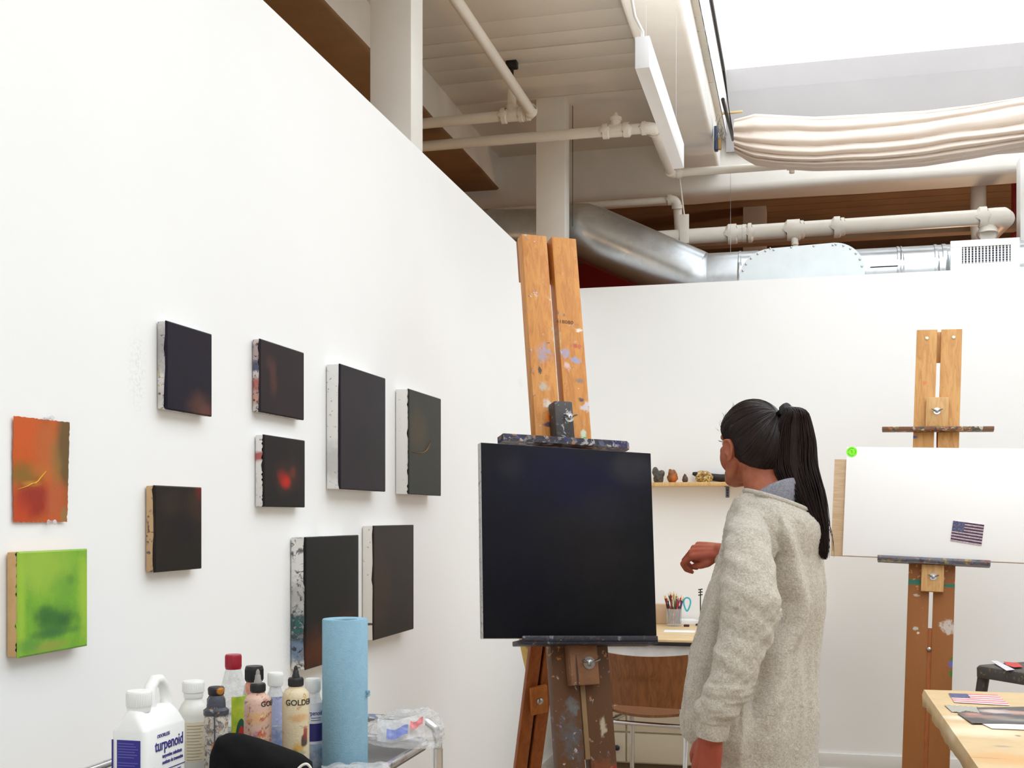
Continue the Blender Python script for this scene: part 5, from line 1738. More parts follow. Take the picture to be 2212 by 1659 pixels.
zs1 = zpx(1586, 1.76)                         # top of the flat label panel
zs2 = zpx(1541, 1.76)                         # neck base
mb = MB()
ins = 0.010
mb.rings([rrect(-jw + 0.003, -0.003, 0.003, jl - 0.003, 0.012, 0.0), rrect(-jw, 0, 0, jl, 0.012, 0.004), rrect(-jw, 0, 0, jl, 0.010, zs1), rrect(-jw + 0.002, -0.002, 0.001, jl - 0.001, 0.011, zs1 + 0.004),
          rrect(-jw + 0.008, -0.008, 0.003, jl - 0.002, 0.014, zs1 + 0.016), rrect(-jw + 0.013, -0.013, 0.005, jl - 0.004, 0.017, zs2 - 0.008), rrect(-jw + 0.018, -0.018, 0.008, jl - 0.012, 0.012, zs2 - 0.002), rrect(-jw + 0.024, -0.024, 0.012, jl - 0.03, 0.006, zs2)], cap=True)
mb.build('jug_body', m_whitepl, jug, ang=35)
cxj = -jw / 2
mb = MB()
hy0, hy1 = 0.058, jl - 0.010
mb.tube([(cxj, hy0 + 0.002, zs2 - 0.012), (cxj, hy0, zs2 + 0.010), (cxj, hy0 + 0.004, zs2 + 0.028), (cxj, hy0 + 0.016, zs2 + 0.039), (cxj, hy0 + 0.030, zs2 + 0.038), (cxj, hy1 - 0.008, zs2 + 0.026), (cxj, hy1 - 0.001, zs2 + 0.006), (cxj, hy1 - 0.001, zs2 - 0.018)], [0.012, 0.0105, 0.0095, 0.009, 0.009, 0.009, 0.0095, 0.012], 16)
mb.build('handle', m_whitepl, jug)
mb = MB()
yc = 0.030
mb.lathe(prof((0.017, zs2 - 0.004), (0.0185, zs2 + 0.002), (0.0185, zs2 + 0.004), (0.0192, zs2 + 0.005), (0.0192, JZ - 0.002), (0.0178, JZ), (0.001, JZ)), (cxj, yc, 0), 48)
for k in range(36):
    a = 2 * PI * k / 36
    mb.tube([(cxj + 0.0192 * math.cos(a), yc + 0.0192 * math.sin(a), zs2 + 0.006), (cxj + 0.0192 * math.cos(a), yc + 0.0192 * math.sin(a), JZ - 0.003)], 0.0006, 5)
mb.build('screw_cap', m_whitepl, jug)
# narrow-side blue panel (faces -y) and wide-side print (faces +x)
zp = zpx(1602, 1.76)
lbm = MB(); lbm.span((-jw + 0.012, -0.0006, 0.006), (-0.010, 0.001, zp)); lbm.span((-jw + 0.0025, -0.0002, 0.006), (-jw + 0.004, 0.002, zp))
lp = lbm.build('blue_panel', plain('label_blue', srgb(48, 44, 140), 0.45, nscale=80, namt=0.08), jug, smooth=False)
mb = MB()
for k in range(17):
    if k in (6, 11):
        continue
    z = zp - 0.006 - k * 0.0042
    if z < 0.01:
        break
    mb.span((-jw + 0.014, -0.0009, z), (-jw + 0.014 + (jw - 0.026) * (0.75 + 0.25 * ((k * 7) % 5) / 5), -0.0006, z + 0.0012))
mb.build('fine_print', plain('print_lilac', srgb(104, 100, 178), 0.5), lp, smooth=False)
Tx = Matrix.Translation((0.0006, 0, 0)) @ Matrix.Rotation(R(90), 4, 'Z')   # local x -> along the wall, facing +x


def jtext(s, size, y_, z, sx=1.0):
    return MB().text(s, size, Tx @ Matrix.Translation((y_, 0, z)), 0.0002, sx=sx)


lw = MB()
lw.text('turpenoid', 0.0255, Tx @ Matrix.Translation((0.024, 0, zs1 - 0.033)), 0.0003, sx=0.82)
lw.text('ODORLESS', 0.0075, Tx @ Matrix.Translation((0.030, 0, zs1 - 0.0125)), 0.0002, sx=1.0)
lw.text('turpentine substitute', 0.0086, Tx @ Matrix.Translation((0.045, 0, zs1 - 0.046)), 0.0002, sx=0.8)
lw.text('sustituto de trementina', 0.0086, Tx @ Matrix.Translation((0.045, 0, zs1 - 0.056)), 0.0002, sx=0.75)
for k in range(5):
    lw.span((0.0003, 0.042 if k < 4 else 0.046, zs1 - 0.066 - k * 0.0055), (0.0009, 0.112 - (k % 2) * 0.012, zs1 - 0.0648 - k * 0.0055))
lw.build('label_lettering', INK, jug, smooth=False)
mb = MB()
mb.prism([(0.036, 0.006), (0.114, 0.006), (0.114, zs1 - 0.079), (0.085, zs1 - 0.083), (0.036, zs1 - 0.098)], -0.0002, 0.0004, Tx)
for y_, zz, hgt in ((0.016, zs1 - 0.078, 0.022), (0.029, zs1 - 0.086, 0.020)):
    mb.tube([(0.0004, y_ + 0.0, zz), (0.0004, y_ - 0.004, max(zz - 0.06, 0.005))], 0.0022, 8, flat=0.3)
    mb.tube([(0.0004, y_, zz - 0.002), (0.0004, y_ + 0.001, zz + 0.008), (0.0004, y_ + 0.004, zz + hgt)], [0.003, 0.0045, 0.0012], 8, flat=0.3)
mb.build('label_artwork', INK, jug, smooth=False)


def bottle(name, label, px, t, parts, cat='bottle', rz=None):
    p = onK(px, t)
    o = thing(name, label, cat, p)
    if rz is None:
        facing(o, p)
    for nm, pr, mat, extra in parts:
        mb = MB(); mb.lathe(pr, n=40)
        if extra:
            extra(mb)
        mb.build(nm, mat, o, ang=35)
    return o


def wrap(name, parent, r, z0, z1, a0, a1, mat, n=30, th=0.0004):
    """label band wrapped on a bottle; angles measured from the side that faces the viewer"""
    mb = MB()
    vs, fs = [], []
    for i in range(n + 1):
        a = R(a0 + (a1 - a0) * i / n)
        for rr in (r + th, r - 0.0004):
            for z in (z0, z1):
                vs.append(V((rr * math.sin(a), -rr * math.cos(a), z)))
    for i in range(n):
        b = i * 4
        fs += [(b, b + 4, b + 5, b + 1), (b + 2, b + 3, b + 7, b + 6), (b + 1, b + 5, b + 7, b + 3), (b, b + 2, b + 6, b + 4)]
    fs += [(0, 1, 3, 2), (n * 4, n * 4 + 2, n * 4 + 3, n * 4 + 1)]
    mb.add(vs, fs)
    return mb.build(name, mat, parent, ang=60)


def knurl(r, z0, z1, n=40):
    def f(mb):
        for k in range(n):
            a = 2 * PI * k / n
            mb.tube([(r * math.cos(a), r * math.sin(a), z0), (r * math.cos(a), r * math.sin(a), z1)], r * 0.03, 5)
    return f


# white bottle behind the jug
t = 1.98
R1, zc_ = 0.0255, zpx(1471, 1.98)
o = bottle('white_bottle', 'plain white plastic bottle with a cream instruction label behind the white jug', 418, t, [
    ('bottle_body', prof((R1 - .002, 0), (R1, .003), (R1, zc_ - 0.058), (R1 * .98, zc_ - .05), (R1 * .8, zc_ - 0.040), (R1 * .62, zc_ - .034), (.0145, zc_ - .030), (.0145, zc_ - .028)), plain('milky_plastic', srgb(228, 226, 218), 0.35, nscale=10, namt=0.04), None),
    ('screw_cap', prof((.0155, zc_ - .029), (.0165, zc_ - .026), (.0165, zc_ - .020), (.0180, zc_ - .019), (.0182, zc_ - .002), (.017, zc_), (.001, zc_)), m_whitepl, knurl(.0182, zc_ - .018, zc_ - .003))])
zl0, zl1 = zpx(1640, t), zpx(1556, t)
lb = wrap('label', o, R1, max(zl0, 0.012), zl1, -35, 62, blobbed('cream_label', srgb(222, 210, 184), [], 0.5, mottle=(srgb(208, 194, 166), 30, 0.5)))
wrap('dark_stripe', lb, R1, max(zl0, 0.010), zl1 + 0.001, -75, -37, plain('brown_stripe', srgb(62, 50, 46), 0.5))
mb = MB()
for k in range(12):
    zz = zl1 - 0.006 - k * 0.0052
    if zz < 0.016: break
    n = 10
    a1 = 42 - (k * 13) % 22
    mb.tube([((R1 + .0006) * math.sin(R(-25 + (a1 + 25) * i / n)), -(R1 + .0006) * math.cos(R(-25 + (a1 + 25) * i / n)), zz) for i in range(n + 1)], 0.0005, 4)
mb.build('fine_print', plain('faded_print', srgb(150, 136, 116), 0.6), lb)

# grimy dark-necked bottle
t = 1.92
R2, z2 = 0.0195, zpx(1484, 1.92)
grime = blobbed('grimy_bottle', srgb(206, 198, 186), [((0.0, -0.02, 0.07), (0.008, 0.03, 0.010), srgb(196, 120, 40), 0.4, 0.9), ((0.002, -0.02, 0.045), (0.009, 0.03, 0.010), srgb(170, 90, 40), 0.5, 0.9), ((-0.007, -0.02, 0.046), (0.004, 0.03, 0.005), srgb(140, 44, 30), 0.5, 0.9), ((0.012, -0.02, 0.062), (0.007, 0.03, 0.02), srgb(120, 160, 200), 0.7, 0.8)],
                0.4, specks=[(210, 0.55, (srgb(90, 84, 84), srgb(170, 140, 100), srgb(60, 56, 60), srgb(120, 110, 120)), 0.8)], bump=0.2)
m_gunk = blobbed('grey_black_paint_crust', srgb(66, 68, 78), [], 0.45, specks=[(120, 0.6, (srgb(150, 150, 160), srgb(30, 28, 32), srgb(200, 140, 40), srgb(90, 92, 100)), 0.7)], bump=0.4)
o = bottle('grimy_bottle', 'small paint-grimed bottle with a black drip running down its front', 467, t, [
    ('bottle_body', prof((R2 - .001, 0), (R2, .003), (R2, z2 - .046), (R2, z2 - .042)), grime, None),
    ('shoulder', prof((R2 + .001, z2 - .046), (R2 + .0012, z2 - .038), (.0155, z2 - .034), (.0150, z2 - .020), (.0115, z2 - .014)), m_gunk, None),
    ('lid', prof((.0105, z2 - .015), (.013, z2 - .012), (.0138, z2 - .003), (.012, z2), (.001, z2)), blobbed('black_orange_lid', srgb(40, 38, 40), [((0.008, -0.01, z2 - 0.006), (0.007, 0.02, 0.006), srgb(200, 130, 40), 0.5, 0.9)], 0.5, bump=0.3), None)])
MB().tube([((R2 + .0004) * math.sin(R(-8)), -(R2 + .0004), z2 - .04), (-.002, -R2 - .0006, .06), (-.002, -R2 - .0006, .004)], [.0052, .0046, .0038], 10, flat=0.25).build('paint_drip', m_gunk, o)

# tall clear bottle with red cap
t = 2.06
R3, z3 = 0.0232, zpx(1414, 2.06)
o = bottle('clear_bottle', 'tall clear plastic bottle with a red screw cap', 504, t, [
    ('bottle_body', prof((R3 - .002, 0), (R3, .004), (R3, .085), (R3 * 1.02, z3 - .078), (R3 * 0.98, z3 - .064), (R3 * .8, z3 - .045), (.0145, z3 - .030), (.0125, z3 - .024), (.012, z3 - .021)), clear_mat('scuffed_clear_plastic', (0.80, 0.80, 0.80, 1), 0.22), None),
    ('screw_cap', prof((.0135, z3 - .026), (.0142, z3 - .024), (.0142, z3 - .0015), (.0132, z3), (.001, z3)), plain('red_cap', srgb(164, 20, 44), 0.35, nscale=40, namt=0.08), knurl(.0142, z3 - .022, z3 - .003))])
lb = wrap('label', o, R3 + .0005, .006, zpx(1502, t), -8, 120, blobbed('green_yellow_label', srgb(190, 200, 60), [((0.012, -0.02, 0.030), (0.03, 0.05, 0.03), srgb(150, 40, 40), 0.5, 0.9)], 0.4, mottle=(srgb(120, 160, 50), 40, 0.7)))
Mo = Matrix.Rotation(R(34), 4, 'Z')
mb = MB()
mb.add([V((0, 0, 0))] * 0, [])
for rr, cc in ((1.0, 0), (0.62, 1)):
    mb.cur = cc
    vs = []
    for i in range(36):
        a = 2 * PI * i / 36
        ang_ = 0.42 * rr * math.cos(a)
        z = 0.058 + 0.034 * rr * math.sin(a)
        rad = R3 + .0014 + .0003 * cc
        vs.append(Mo @ V((rad * math.sin(ang_), -rad * math.cos(ang_), z)))
    cen = Mo @ V((0, -(R3 + .0016 + .0003 * cc), 0.058))
    mb.add(vs + [cen], [(i, (i + 1) % 36, 36) for i in range(36)])
mb.build('oval_emblem', [plain('emblem_green', srgb(30, 84, 58), 0.4), plain('emblem_red', srgb(190, 40, 44), 0.4)], lb, smooth=False, fix=False)

# black-capped bottle behind
t = 2.18
z4 = zpx(1439, 2.18)
bottle('black_capped_bottle', 'bottle with a broad black cap and orange-red body behind the purple-splashed bottle', 549, t, [
    ('bottle_body', prof((.020, 0), (.021, .003), (.021, z4 - .055), (.018, z4 - .038), (.0135, z4 - .028), (.0135, z4 - .024)), blobbed('orange_red_bottle', srgb(196, 84, 56), [], 0.4, mottle=(srgb(226, 190, 170), 30, 0.7)), None),
    ('screw_cap', prof((.0150, z4 - .029), (.0168, z4 - .027), (.0170, z4 - .004), (.0155, z4), (.001, z4)), m_black, knurl(.0170, z4 - .025, z4 - .006))])

# clear white-capped bottle of blue liquid
t = 2.16
z5 = zpx(1453, 2.16)
o = bottle('clear_bottle', 'clear white-capped bottle with some blue liquid between the two splashed squeeze bottles', 595, t, [
    ('bottle_body', prof((.0160, 0), (.0178, .003), (.0178, z5 - .052), (.0168, z5 - .044), (.012, z5 - .034), (.0105, z5 - .026), (.0105, z5 - .022)), clear_mat('clear_bluish_plastic', (0.82, 0.84, 0.88, 1), 0.35), None),
    ('blue_liquid', prof((.0158, .002), (.0166, .004), (.0166, zpx(1568, t)), (.001, zpx(1568, t))), plain('bright_blue', srgb(40, 110, 214), 0.2, nscale=40, namt=0.2), None),
    ('screw_cap', prof((.0128, z5 - .025), (.0138, z5 - .024), (.0142, z5 - .002), (.0130, z5), (.001, z5)), m_whitepl, knurl(.0142, z5 - .022, z5 - .004))])
wrap('label', o, .0179, zpx(1562, t), zpx(1503, t), -30, 80, blobbed('lavender_label', srgb(176, 180, 214), [], 0.4, specks=[(150, 0.6, (srgb(120, 124, 180), srgb(214, 216, 232), srgb(140, 144, 196), srgb(200, 204, 224)), 0.6)]))


# paint-splashed squeeze bottles
def squeeze(label, px, t, R_, tip_py, cap_py, sh_py, base, blobs, specks, word, wz, wx, wsz, tipmat):
    zt_, zcap, zsh = zpx(tip_py, t), zpx(cap_py, t), zpx(sh_py, t)
    hcap = 0.0145
    m = blobbed('splashed_plastic', base, blobs, 0.42, specks=specks, warp=0.4, wscale=35, bump=0.25)
    o = bottle('squeeze_bottle', label, px, t, [
        ('bottle_body', prof((R_ - .002, 0), (R_, .003), (R_, zsh - .010), (R_ * .95, zsh - .003), (R_ * .75, zsh + .003), (.0118, zsh + .006), (.0118, zsh + .008)), m, None),
        ('twist_cap', prof((.0118, zcap - hcap), (.0128, zcap - hcap + .001), (.0128, zcap - .002), (.0115, zcap), (.001, zcap)), m_black, knurl(.0128, zcap - hcap + .002, zcap - .003)),
        ('nozzle', prof((.0068, zcap - .001), (.0062, zcap + .004), (.0052, zcap + .006), (.0046, zcap + (zt_ - zcap) * .55), (.0034, zcap + (zt_ - zcap) * .62), (.0034, zcap + (zt_ - zcap) * .8), (.0012, zt_), (.0005, zt_)), tipmat, None)])
    mb = MB(); mb.text(word, wsz, Matrix.Translation((0, 0, wz)) @ Matrix.Rotation(wx, 4, 'Z'), 0.0003, bend=R_ + .0004)
    mb.build('lettering', plain('black_lettering', srgb(50, 44, 42), 0.5), o, smooth=False)
    return o


CREAM = srgb(214, 198, 164)
PAL = (srgb(196, 140, 90), srgb(150, 96, 150), srgb(170, 70, 70), srgb(220, 200, 170), srgb(120, 90, 80), srgb(206, 150, 60))
t = 1.96
squeeze('squeeze bottle splashed with purple and orange paint', 557, t, 0.0232, 1446, 1476, 1506, srgb(212, 176, 158),
        [((-0.004, -0.02, 0.05), (0.006, 0.03, 0.035), srgb(140, 56, 136), 0.5, 0.95), ((0.010, -0.02, 0.045), (0.006, 0.03, 0.03), srgb(176, 110, 186), 0.6, 0.9), ((-0.014, -0.02, 0.04), (0.010, 0.03, 0.05), srgb(170, 100, 80), 0.8, 0.8), ((0.006, -0.02, 0.083), (0.008, 0.03, 0.007), srgb(196, 60, 56), 0.6, 0.85), ((0.0, -0.02, 0.11), (0.02, 0.03, 0.012), srgb(220, 168, 100), 0.8, 0.7)],
        [(190, 0.60, PAL, 0.75)], 'GOLDEN', zpx(1523, t), R(12), 0.0125, plain('clear_grey_nozzle', srgb(150, 146, 140), 0.35))
t = 1.96
squeeze('cream squeeze bottle splashed with ochre and black paint beside the blue paper roll', 639, t, 0.0228, 1438, 1464, 1493, CREAM,
        [((0.004, -0.02, 0.055), (0.012, 0.03, 0.02), srgb(206, 160, 70), 0.7, 0.85), ((0.014, -0.02, 0.072), (0.006, 0.03, 0.012), srgb(60, 46, 46), 0.5, 0.95), ((0.016, -0.015, 0.085), (0.004, 0.03, 0.012), srgb(150, 50, 50), 0.6, 0.9), ((-0.002, -0.02, 0.045), (0.006, 0.03, 0.014), srgb(110, 90, 40), 0.6, 0.9), ((0.004, -0.02, 0.110), (0.02, 0.03, 0.008), srgb(206, 140, 70), 0.8, 0.6), ((0.008, -0.02, 0.052), (0.010, 0.03, 0.004), srgb(170, 170, 150), 0.6, 0.8)],
        [(80, 0.64, (srgb(206, 160, 80), srgb(190, 120, 60), srgb(220, 200, 150), srgb(140, 120, 90), srgb(180, 110, 70)), 0.7)], 'GOLDEN', zpx(1520, t), R(-46), 0.0135, m_black)

# small solvent bottle beside the roll
t = 2.08
z6 = zpx(1466, 2.08)
R6 = 0.0195
o = bottle('solvent_bottle', 'clear bottle with a white cap and blue-and-white label, half hidden by the blue paper roll', 676, t, [
    ('bottle_body', prof((R6 - .002, 0), (R6, .003), (R6, z6 - .056), (R6 * .97, z6 - .048), (R6 * .65, z6 - .030), (.0115, z6 - .024), (.0115, z6 - .020)), clear_mat('clear_plastic_wall', (0.84, 0.85, 0.88, 1), 0.4), None),
    ('blue_liquid', prof((R6 - .002, .002), (R6 - .0012, .004), (R6 - .0012, zpx(1612, t)), (.001, zpx(1612, t))), plain('pale_blue_liquid', srgb(90, 150, 206), 0.2, nscale=40, namt=0.1), None),
    ('screw_cap', prof((.0128, z6 - .024), (.0134, z6 - .022), (.0138, z6 - .002), (.0128, z6), (.001, z6)), m_whitepl, knurl(.0138, z6 - .020, z6 - .004))])
lb = wrap('label', o, R6, zpx(1604, t), zpx(1516, t), -70, 70, plain('white_label', srgb(228, 228, 234), 0.45, namt=0.02))
wrap('blue_panel', lb, R6 + .0003, zpx(1598, t), zpx(1560, t), -66, 66, plain('label_navy', srgb(56, 50, 120), 0.45, nscale=90, namt=0.15))
mb = MB(); mb.text('turpenoid', 0.0115, Matrix.Translation((0, 0, zpx(1542, t))) @ Matrix.Rotation(R(-42), 4, 'Z'), 0.0002, bend=R6 + .0006, sx=0.72)
for k in range(2):
    zz = zpx(1548 + k * 5, t)
    mb.tube([((R6 + .0006) * math.sin(R(a)), -(R6 + .0006) * math.cos(R(a)), zz) for a in range(-10, 46, 6)], 0.0005, 4)
mb.build('lettering', INK, lb, smooth=False)

# blue paper roll
t = 2.05
p = onK(745, t)
roll = thing('paper_towel_roll', 'tall roll of blue paper towel standing on the trolley', 'paper towel roll', p)
facing(roll, p)
RR, zr = 0.0392, zpx(1337, t)
m_blue = blobbed('blue_paper', srgb(142, 180, 200), [], 0.85, mottle=(srgb(132, 170, 191), 90, 0.6), bump=0.35, bscale=350, spec=0.1)
mb = MB()
n = 64
rings = []
for r, z in ((RR - .001, 0.0), (RR, .002), (RR, zr - .0015), (RR - .001, zr), (.0215, zr - .001), (.0200, zr - .003), (.0200, .0)):
    rings.append([V(((r + (0.0012 * (1 - j / n) if r > .03 else 0)) * math.cos(2 * PI * j / n - 0.35), (r + (0.0012 * (1 - j / n) if r > .03 else 0)) * math.sin(2 * PI * j / n - 0.35), z)) for j in range(n)])
mb.rings(rings, cap=False, closed=True)
mb.build('wound_paper', m_blue, roll, ang=35)
mb = MB()
mb.rings([[V((r * math.cos(2 * PI * j / 40), r * math.sin(2 * PI * j / 40), z)) for j in range(40)] for r, z in ((.0198, .001), (.0198, zr - .004), (.0185, zr - .004), (.0185, .001))], cap=False, closed=True)
mb.build('card_core', plain('grey_card', srgb(140, 120, 104), 0.8), roll)
mb = MB()
rnd = random.Random(5)
for k in range(34):
    a = R(-10 + rnd.uniform(-9, 9)) + 0.62
    z = zpx(1497, t) + rnd.uniform(-.004, .004)
    q = V((RR * math.cos(a - R(20)), RR * math.sin(a - R(40)), z))
    a2 = -0.28 + rnd.uniform(-.16, .1)
    q = V(((RR) * math.cos(a2), (RR) * math.sin(a2), z))
    mb.tube([q, q + V((.003 * math.cos(a2) + rnd.uniform(-.002, .002), .003 * math.sin(a2), rnd.uniform(-.002, .002))), q + V((.006 * math.cos(a2), .004 * math.sin(a2), rnd.uniform(-.004, .002)))], .0005, 4)
mb.build('torn_fibres', m_blue, roll)

# crumpled clear bag with printed labels
bagc = at(868, 1618, 2.20)


def bag_mat():
    t = NT('crumpled_clear_film')
    out = t.t.nodes['Material Output']
    tr = t.n('ShaderNodeBsdfTransparent'); tr.inputs[0].default_value = (0.97, 0.97, 0.97, 1)
    mx = t.n('ShaderNodeMixShader')
    c = t.coord()
    n = t.noise(c, 16, 5, 0.6, 1.0)
    lw_ = t.n('ShaderNodeLayerWeight'); lw_.inputs[0].default_value = 0.4
    f = t.math('MULTIPLY_ADD', lw_.outputs['Facing'], 0.35, 0.16)
    t.l(f, mx.inputs[0]); t.l(tr.outputs[0], mx.inputs[1]); t.l(t.b.outputs[0], mx.inputs[2]); t.l(mx.outputs[0], out.inputs[0])
    t.bump(n.outputs[0], 0.8, 0.02)
    return t.fin((0.86, 0.86, 0.86, 1), 0.16, 0, 0.8)


mb = MB()
bm = bmesh.new()
bmesh.ops.create_icosphere(bm, subdivisions=5, radius=1)
bx = V((bagc.x, bagc.y, KZ))
ex = RGT; ey = FWD
for v in bm.verts:
    n = v.co.normalized()
    k = 1 + 0.12 * noise.noise(n * 2.0 + V((3, 1, 0)))
    rg = 1 - abs(noise.noise(n * 3.1 + V((0, 4, 2)))) * 2
    k += 0.12 * max(0, rg) ** 2 + 0.04 * (1 - abs(noise.noise(n * 7 + V((8, 1, 2)))) * 2)
    q = n * k
    hx, hy, hz_ = q.x * 0.072, q.y * 0.055, max(q.z, -0.35) * 0.048
    hz_ *= 0.85 + 0.5 * (q.x + 0.2) * 0.6
    v.co = V((hx, hy, hz_))
zm = min(v.co.z for v in bm.verts)
mb.bm(bm, Matrix.Translation((0, 0, -zm)))
bagm = thing('plastic_bag', 'crumpled clear plastic bag with blue and red print beside the blue roll', 'bag', (bx.x, bx.y, KZ + 0.0145), YAW)
film = mb.build('film', bag_mat(), bagm, ang=180)
for nm, u0, v0, sx_, sz_, col in (('blue_print', -0.006, 0.030, 0.020, 0.008, srgb(90, 110, 200)), ('red_print', 0.030, 0.046, 0.012, 0.006, srgb(226, 70, 70)), ('white_print', 0.0, 0.034, 0.045, 0.020, srgb(228, 226, 222))):
    mb = MB()
    yo = {'blue_print': -0.034, 'red_print': -0.030, 'white_print': -0.018}[nm]
    mb.grid(lambda u, v: V((u0 + (u - .5) * 2 * sx_, yo + 0.010 * v + .002 * math.sin(u * 9), v0 + (v - .5) * 2 * sz_ + .004 * (u - .5) - 0.004 * math.sin(u * 5))), 14, 5)
    so = mb.build(nm, blobbed(nm, col, [], 0.5, mottle=(tuple(min(1, c_ * 1.3 + .1) for c_ in col[:3]) + (1,), 150, 0.7)), bagm, ang=180, fix=False)
# second flat bit of film lapping over the tray edge
mb = MB()
fb = at(770, 1650, 1.98)
mb.grid(lambda u, v: V(((u - .5) * 0.115, (v - .5) * 0.06, 0.004 + 0.012 * abs(noise.noise(V((u * 4, v * 4, 2)))) + 0.006 * math.sin(u * 5) * (1 - v))), 30, 16)
o = mb.build('plastic_wrapper', bag_mat(), ang=180, fix=False)
o.location = (fb.x, fb.y, KZ + 0.0145); o.rotation_euler = (0, 0, YAW + 0.25)
tag(o, 'torn flat piece of clear plastic film at the foot of the blue roll', 'wrapper')

# black cloth pouch with white cord
pc_ = at(562, 1640, 1.80)
mb = MB()
bm = bmesh.new()
bmesh.ops.create_icosphere(bm, subdivisions=5, radius=1)
tp = [(-0.080, 0.0), (-0.076, 0.082), (-0.066, 0.106), (-0.050, 0.113), (-0.028, 0.112), (0.0, 0.103), (0.035, 0.089), (0.065, 0.077), (0.080, 0.066), (0.084, 0.02)]


def top_at(x):
    for (a, b), (c_, d) in zip(tp, tp[1:]):
        if a <= x <= c_:
            s = (x - a) / (c_ - a)
            return b + (d - b) * s
    return 0.0


for v in bm.verts:
    n = v.co.normalized()
    x = max(-0.079, min(0.083, n.x * 0.0845 * 1.0))
    h = top_at(x)
    zz = (n.z / max(math.sqrt(max(1 - n.x ** 2, 1e-4)), 0.05))
    zz = max(-1, min(1, zz))
    z = h * (0.5 + 0.5 * (abs(zz) ** 0.6) * (1 if zz > 0 else -1))
    y_ = n.y * 0.034 + 0.005 * noise.noise(V((x * 30, n.z * 2, 1)))
    v.co = V((x, y_, max(z, 0)))
mb.bm(bm)
m_cloth = plain('black_cloth', srgb(22, 21, 22), 0.9, nscale=60, namt=0.2, bump=0.3, bscale=500, spec=0.15)
pouch = thing('cloth_pouch', 'black cloth pouch with a white cord loop slumped in front of the bottles', 'pouch', (pc_.x, pc_.y, KZ + 0.0005), YAW + 0.12)
mb.build('pouch_body', m_cloth, pouch, ang=180)
cp = [(0.047, -0.036, 0.0), (0.049, -0.037, 0.030), (0.054, -0.036, 0.052), (0.064, -0.035, 0.066), (0.074, -0.034, 0.069), (0.081, -0.034, 0.058), (0.084, -0.035, 0.035), (0.085, -0.036, 0.0)]
mb = MB()
pts = []
for i in range(len(cp) - 1):
    for k in range(6):
        s = k / 6
        p_1, p_2 = V(cp[i]), V(cp[i + 1])
        p_0 = V(cp[max(i - 1, 0)]); p_3 = V(cp[min(i + 2, len(cp) - 1)])
        pts.append(0.5 * ((2 * p_1) + (p_2 - p_0) * s + (2 * p_0 - 5 * p_1 + 4 * p_2 - p_3) * s * s + (-p_0 + 3 * p_1 - 3 * p_2 + p_3) * s ** 3))
mb.tube(pts, 0.0021, 8)
mb.build('cord', plain('white_cord', srgb(226, 222, 212), 0.8, nscale=300, namt=0.15), pouch)

# ------------------------------------------------------------------ the person
PT, PPX, TH = 3.10, 1660, R(40)
pbase = camxy((PPX - CXP) / FPX * PT, PT)
person = thing('person', 'person with a long dark ponytail in a baggy oatmeal sweater, standing before the black canvas', 'person', pbase, YAW + TH)
MP = Matrix.Translation(pbase) @ Matrix.Rotation(YAW + TH, 4, 'Z')
MPi = MP.inverted()
K = PT / FPX


def LP(px, py, t):
    return MPi @ at(px, py, t)


def zpy(py):
    return CAM.z + (CYP - py) * K


HC = V((0.004, 0.060, zpy(955)))                 # middle of the head
MH = Matrix.Translation(HC) @ Matrix.Rotation(R(-17), 4, 'Z')
b = MB()
# head
b.ell((0, -0.005, 0.010), (0.0735, 0.093, 0.097), MH)
b.ell((0, 0.033, -0.035), (0.062, 0.060, 0.074), MH)
b.chain([(-0.056, -0.002, -0.050), (-0.046, 0.030, -0.082), (-0.022, 0.066, -0.098), (0, 0.078, -0.101), (0.022, 0.066, -0.098), (0.046, 0.030, -0.082), (0.056, -0.002, -0.050)], [0.016, 0.017, 0.017, 0.018, 0.017, 0.017, 0.016], MH)
b.ell((0, 0.045, -0.083), (0.036, 0.042, 0.020), MH)
for s in (-1, 1):
    b.ell((s * 0.040, 0.048, -0.036), (0.023, 0.030, 0.040), MH)
    b.ell((s * 0.044, 0.056, -0.018), (0.016, 0.020, 0.015), MH)
    b.ell((s * 0.010, 0.099, -0.031), (0.008, 0.010, 0.007), MH)
    T = MH @ Matrix.Translation((s * 0.0755, -0.004, -0.020)) @ Matrix.Rotation(s * R(-24), 4, 'Z') @ Matrix.Rotation(R(-12), 4, 'X')
    T = T @ Matrix.Scale(0.92, 4)
    b.ell((0, 0, 0), (0.006, 0.017, 0.030), T)
    b.chain([(s * 0.004, 0.014, 0.012), (s * 0.008, 0.006, 0.029), (s * 0.010, -0.010, 0.028), (s * 0.010, -0.018, 0.010), (s * 0.007, -0.013, -0.010), (s * 0.004, -0.004, -0.024), (s * 0.003, 0.006, -0.030)], [0.0035, 0.004, 0.0045, 0.0045, 0.0042, 0.005, 0.0055], T, 10)
    b.chain([(s * 0.004, 0.010, -0.006), (s * 0.006, 0.006, -0.012)], [0.005, 0.004], T, 10)
b.chain([(-0.040, 0.074, 0.020), (-0.015, 0.088, 0.024), (0.015, 0.088, 0.024), (0.040, 0.074, 0.020)], [0.010, 0.011, 0.011, 0.010], MH)
b.chain([(0, 0.088, 0.012), (0, 0.104, -0.014), (0, 0.112, -0.030)], [0.008, 0.008, 0.0105], MH)
b.ell((0, 0.090, -0.055), (0.022, 0.010, 0.006), MH)
b.ell((0, 0.088, -0.066), (0.019, 0.010, 0.007), MH)
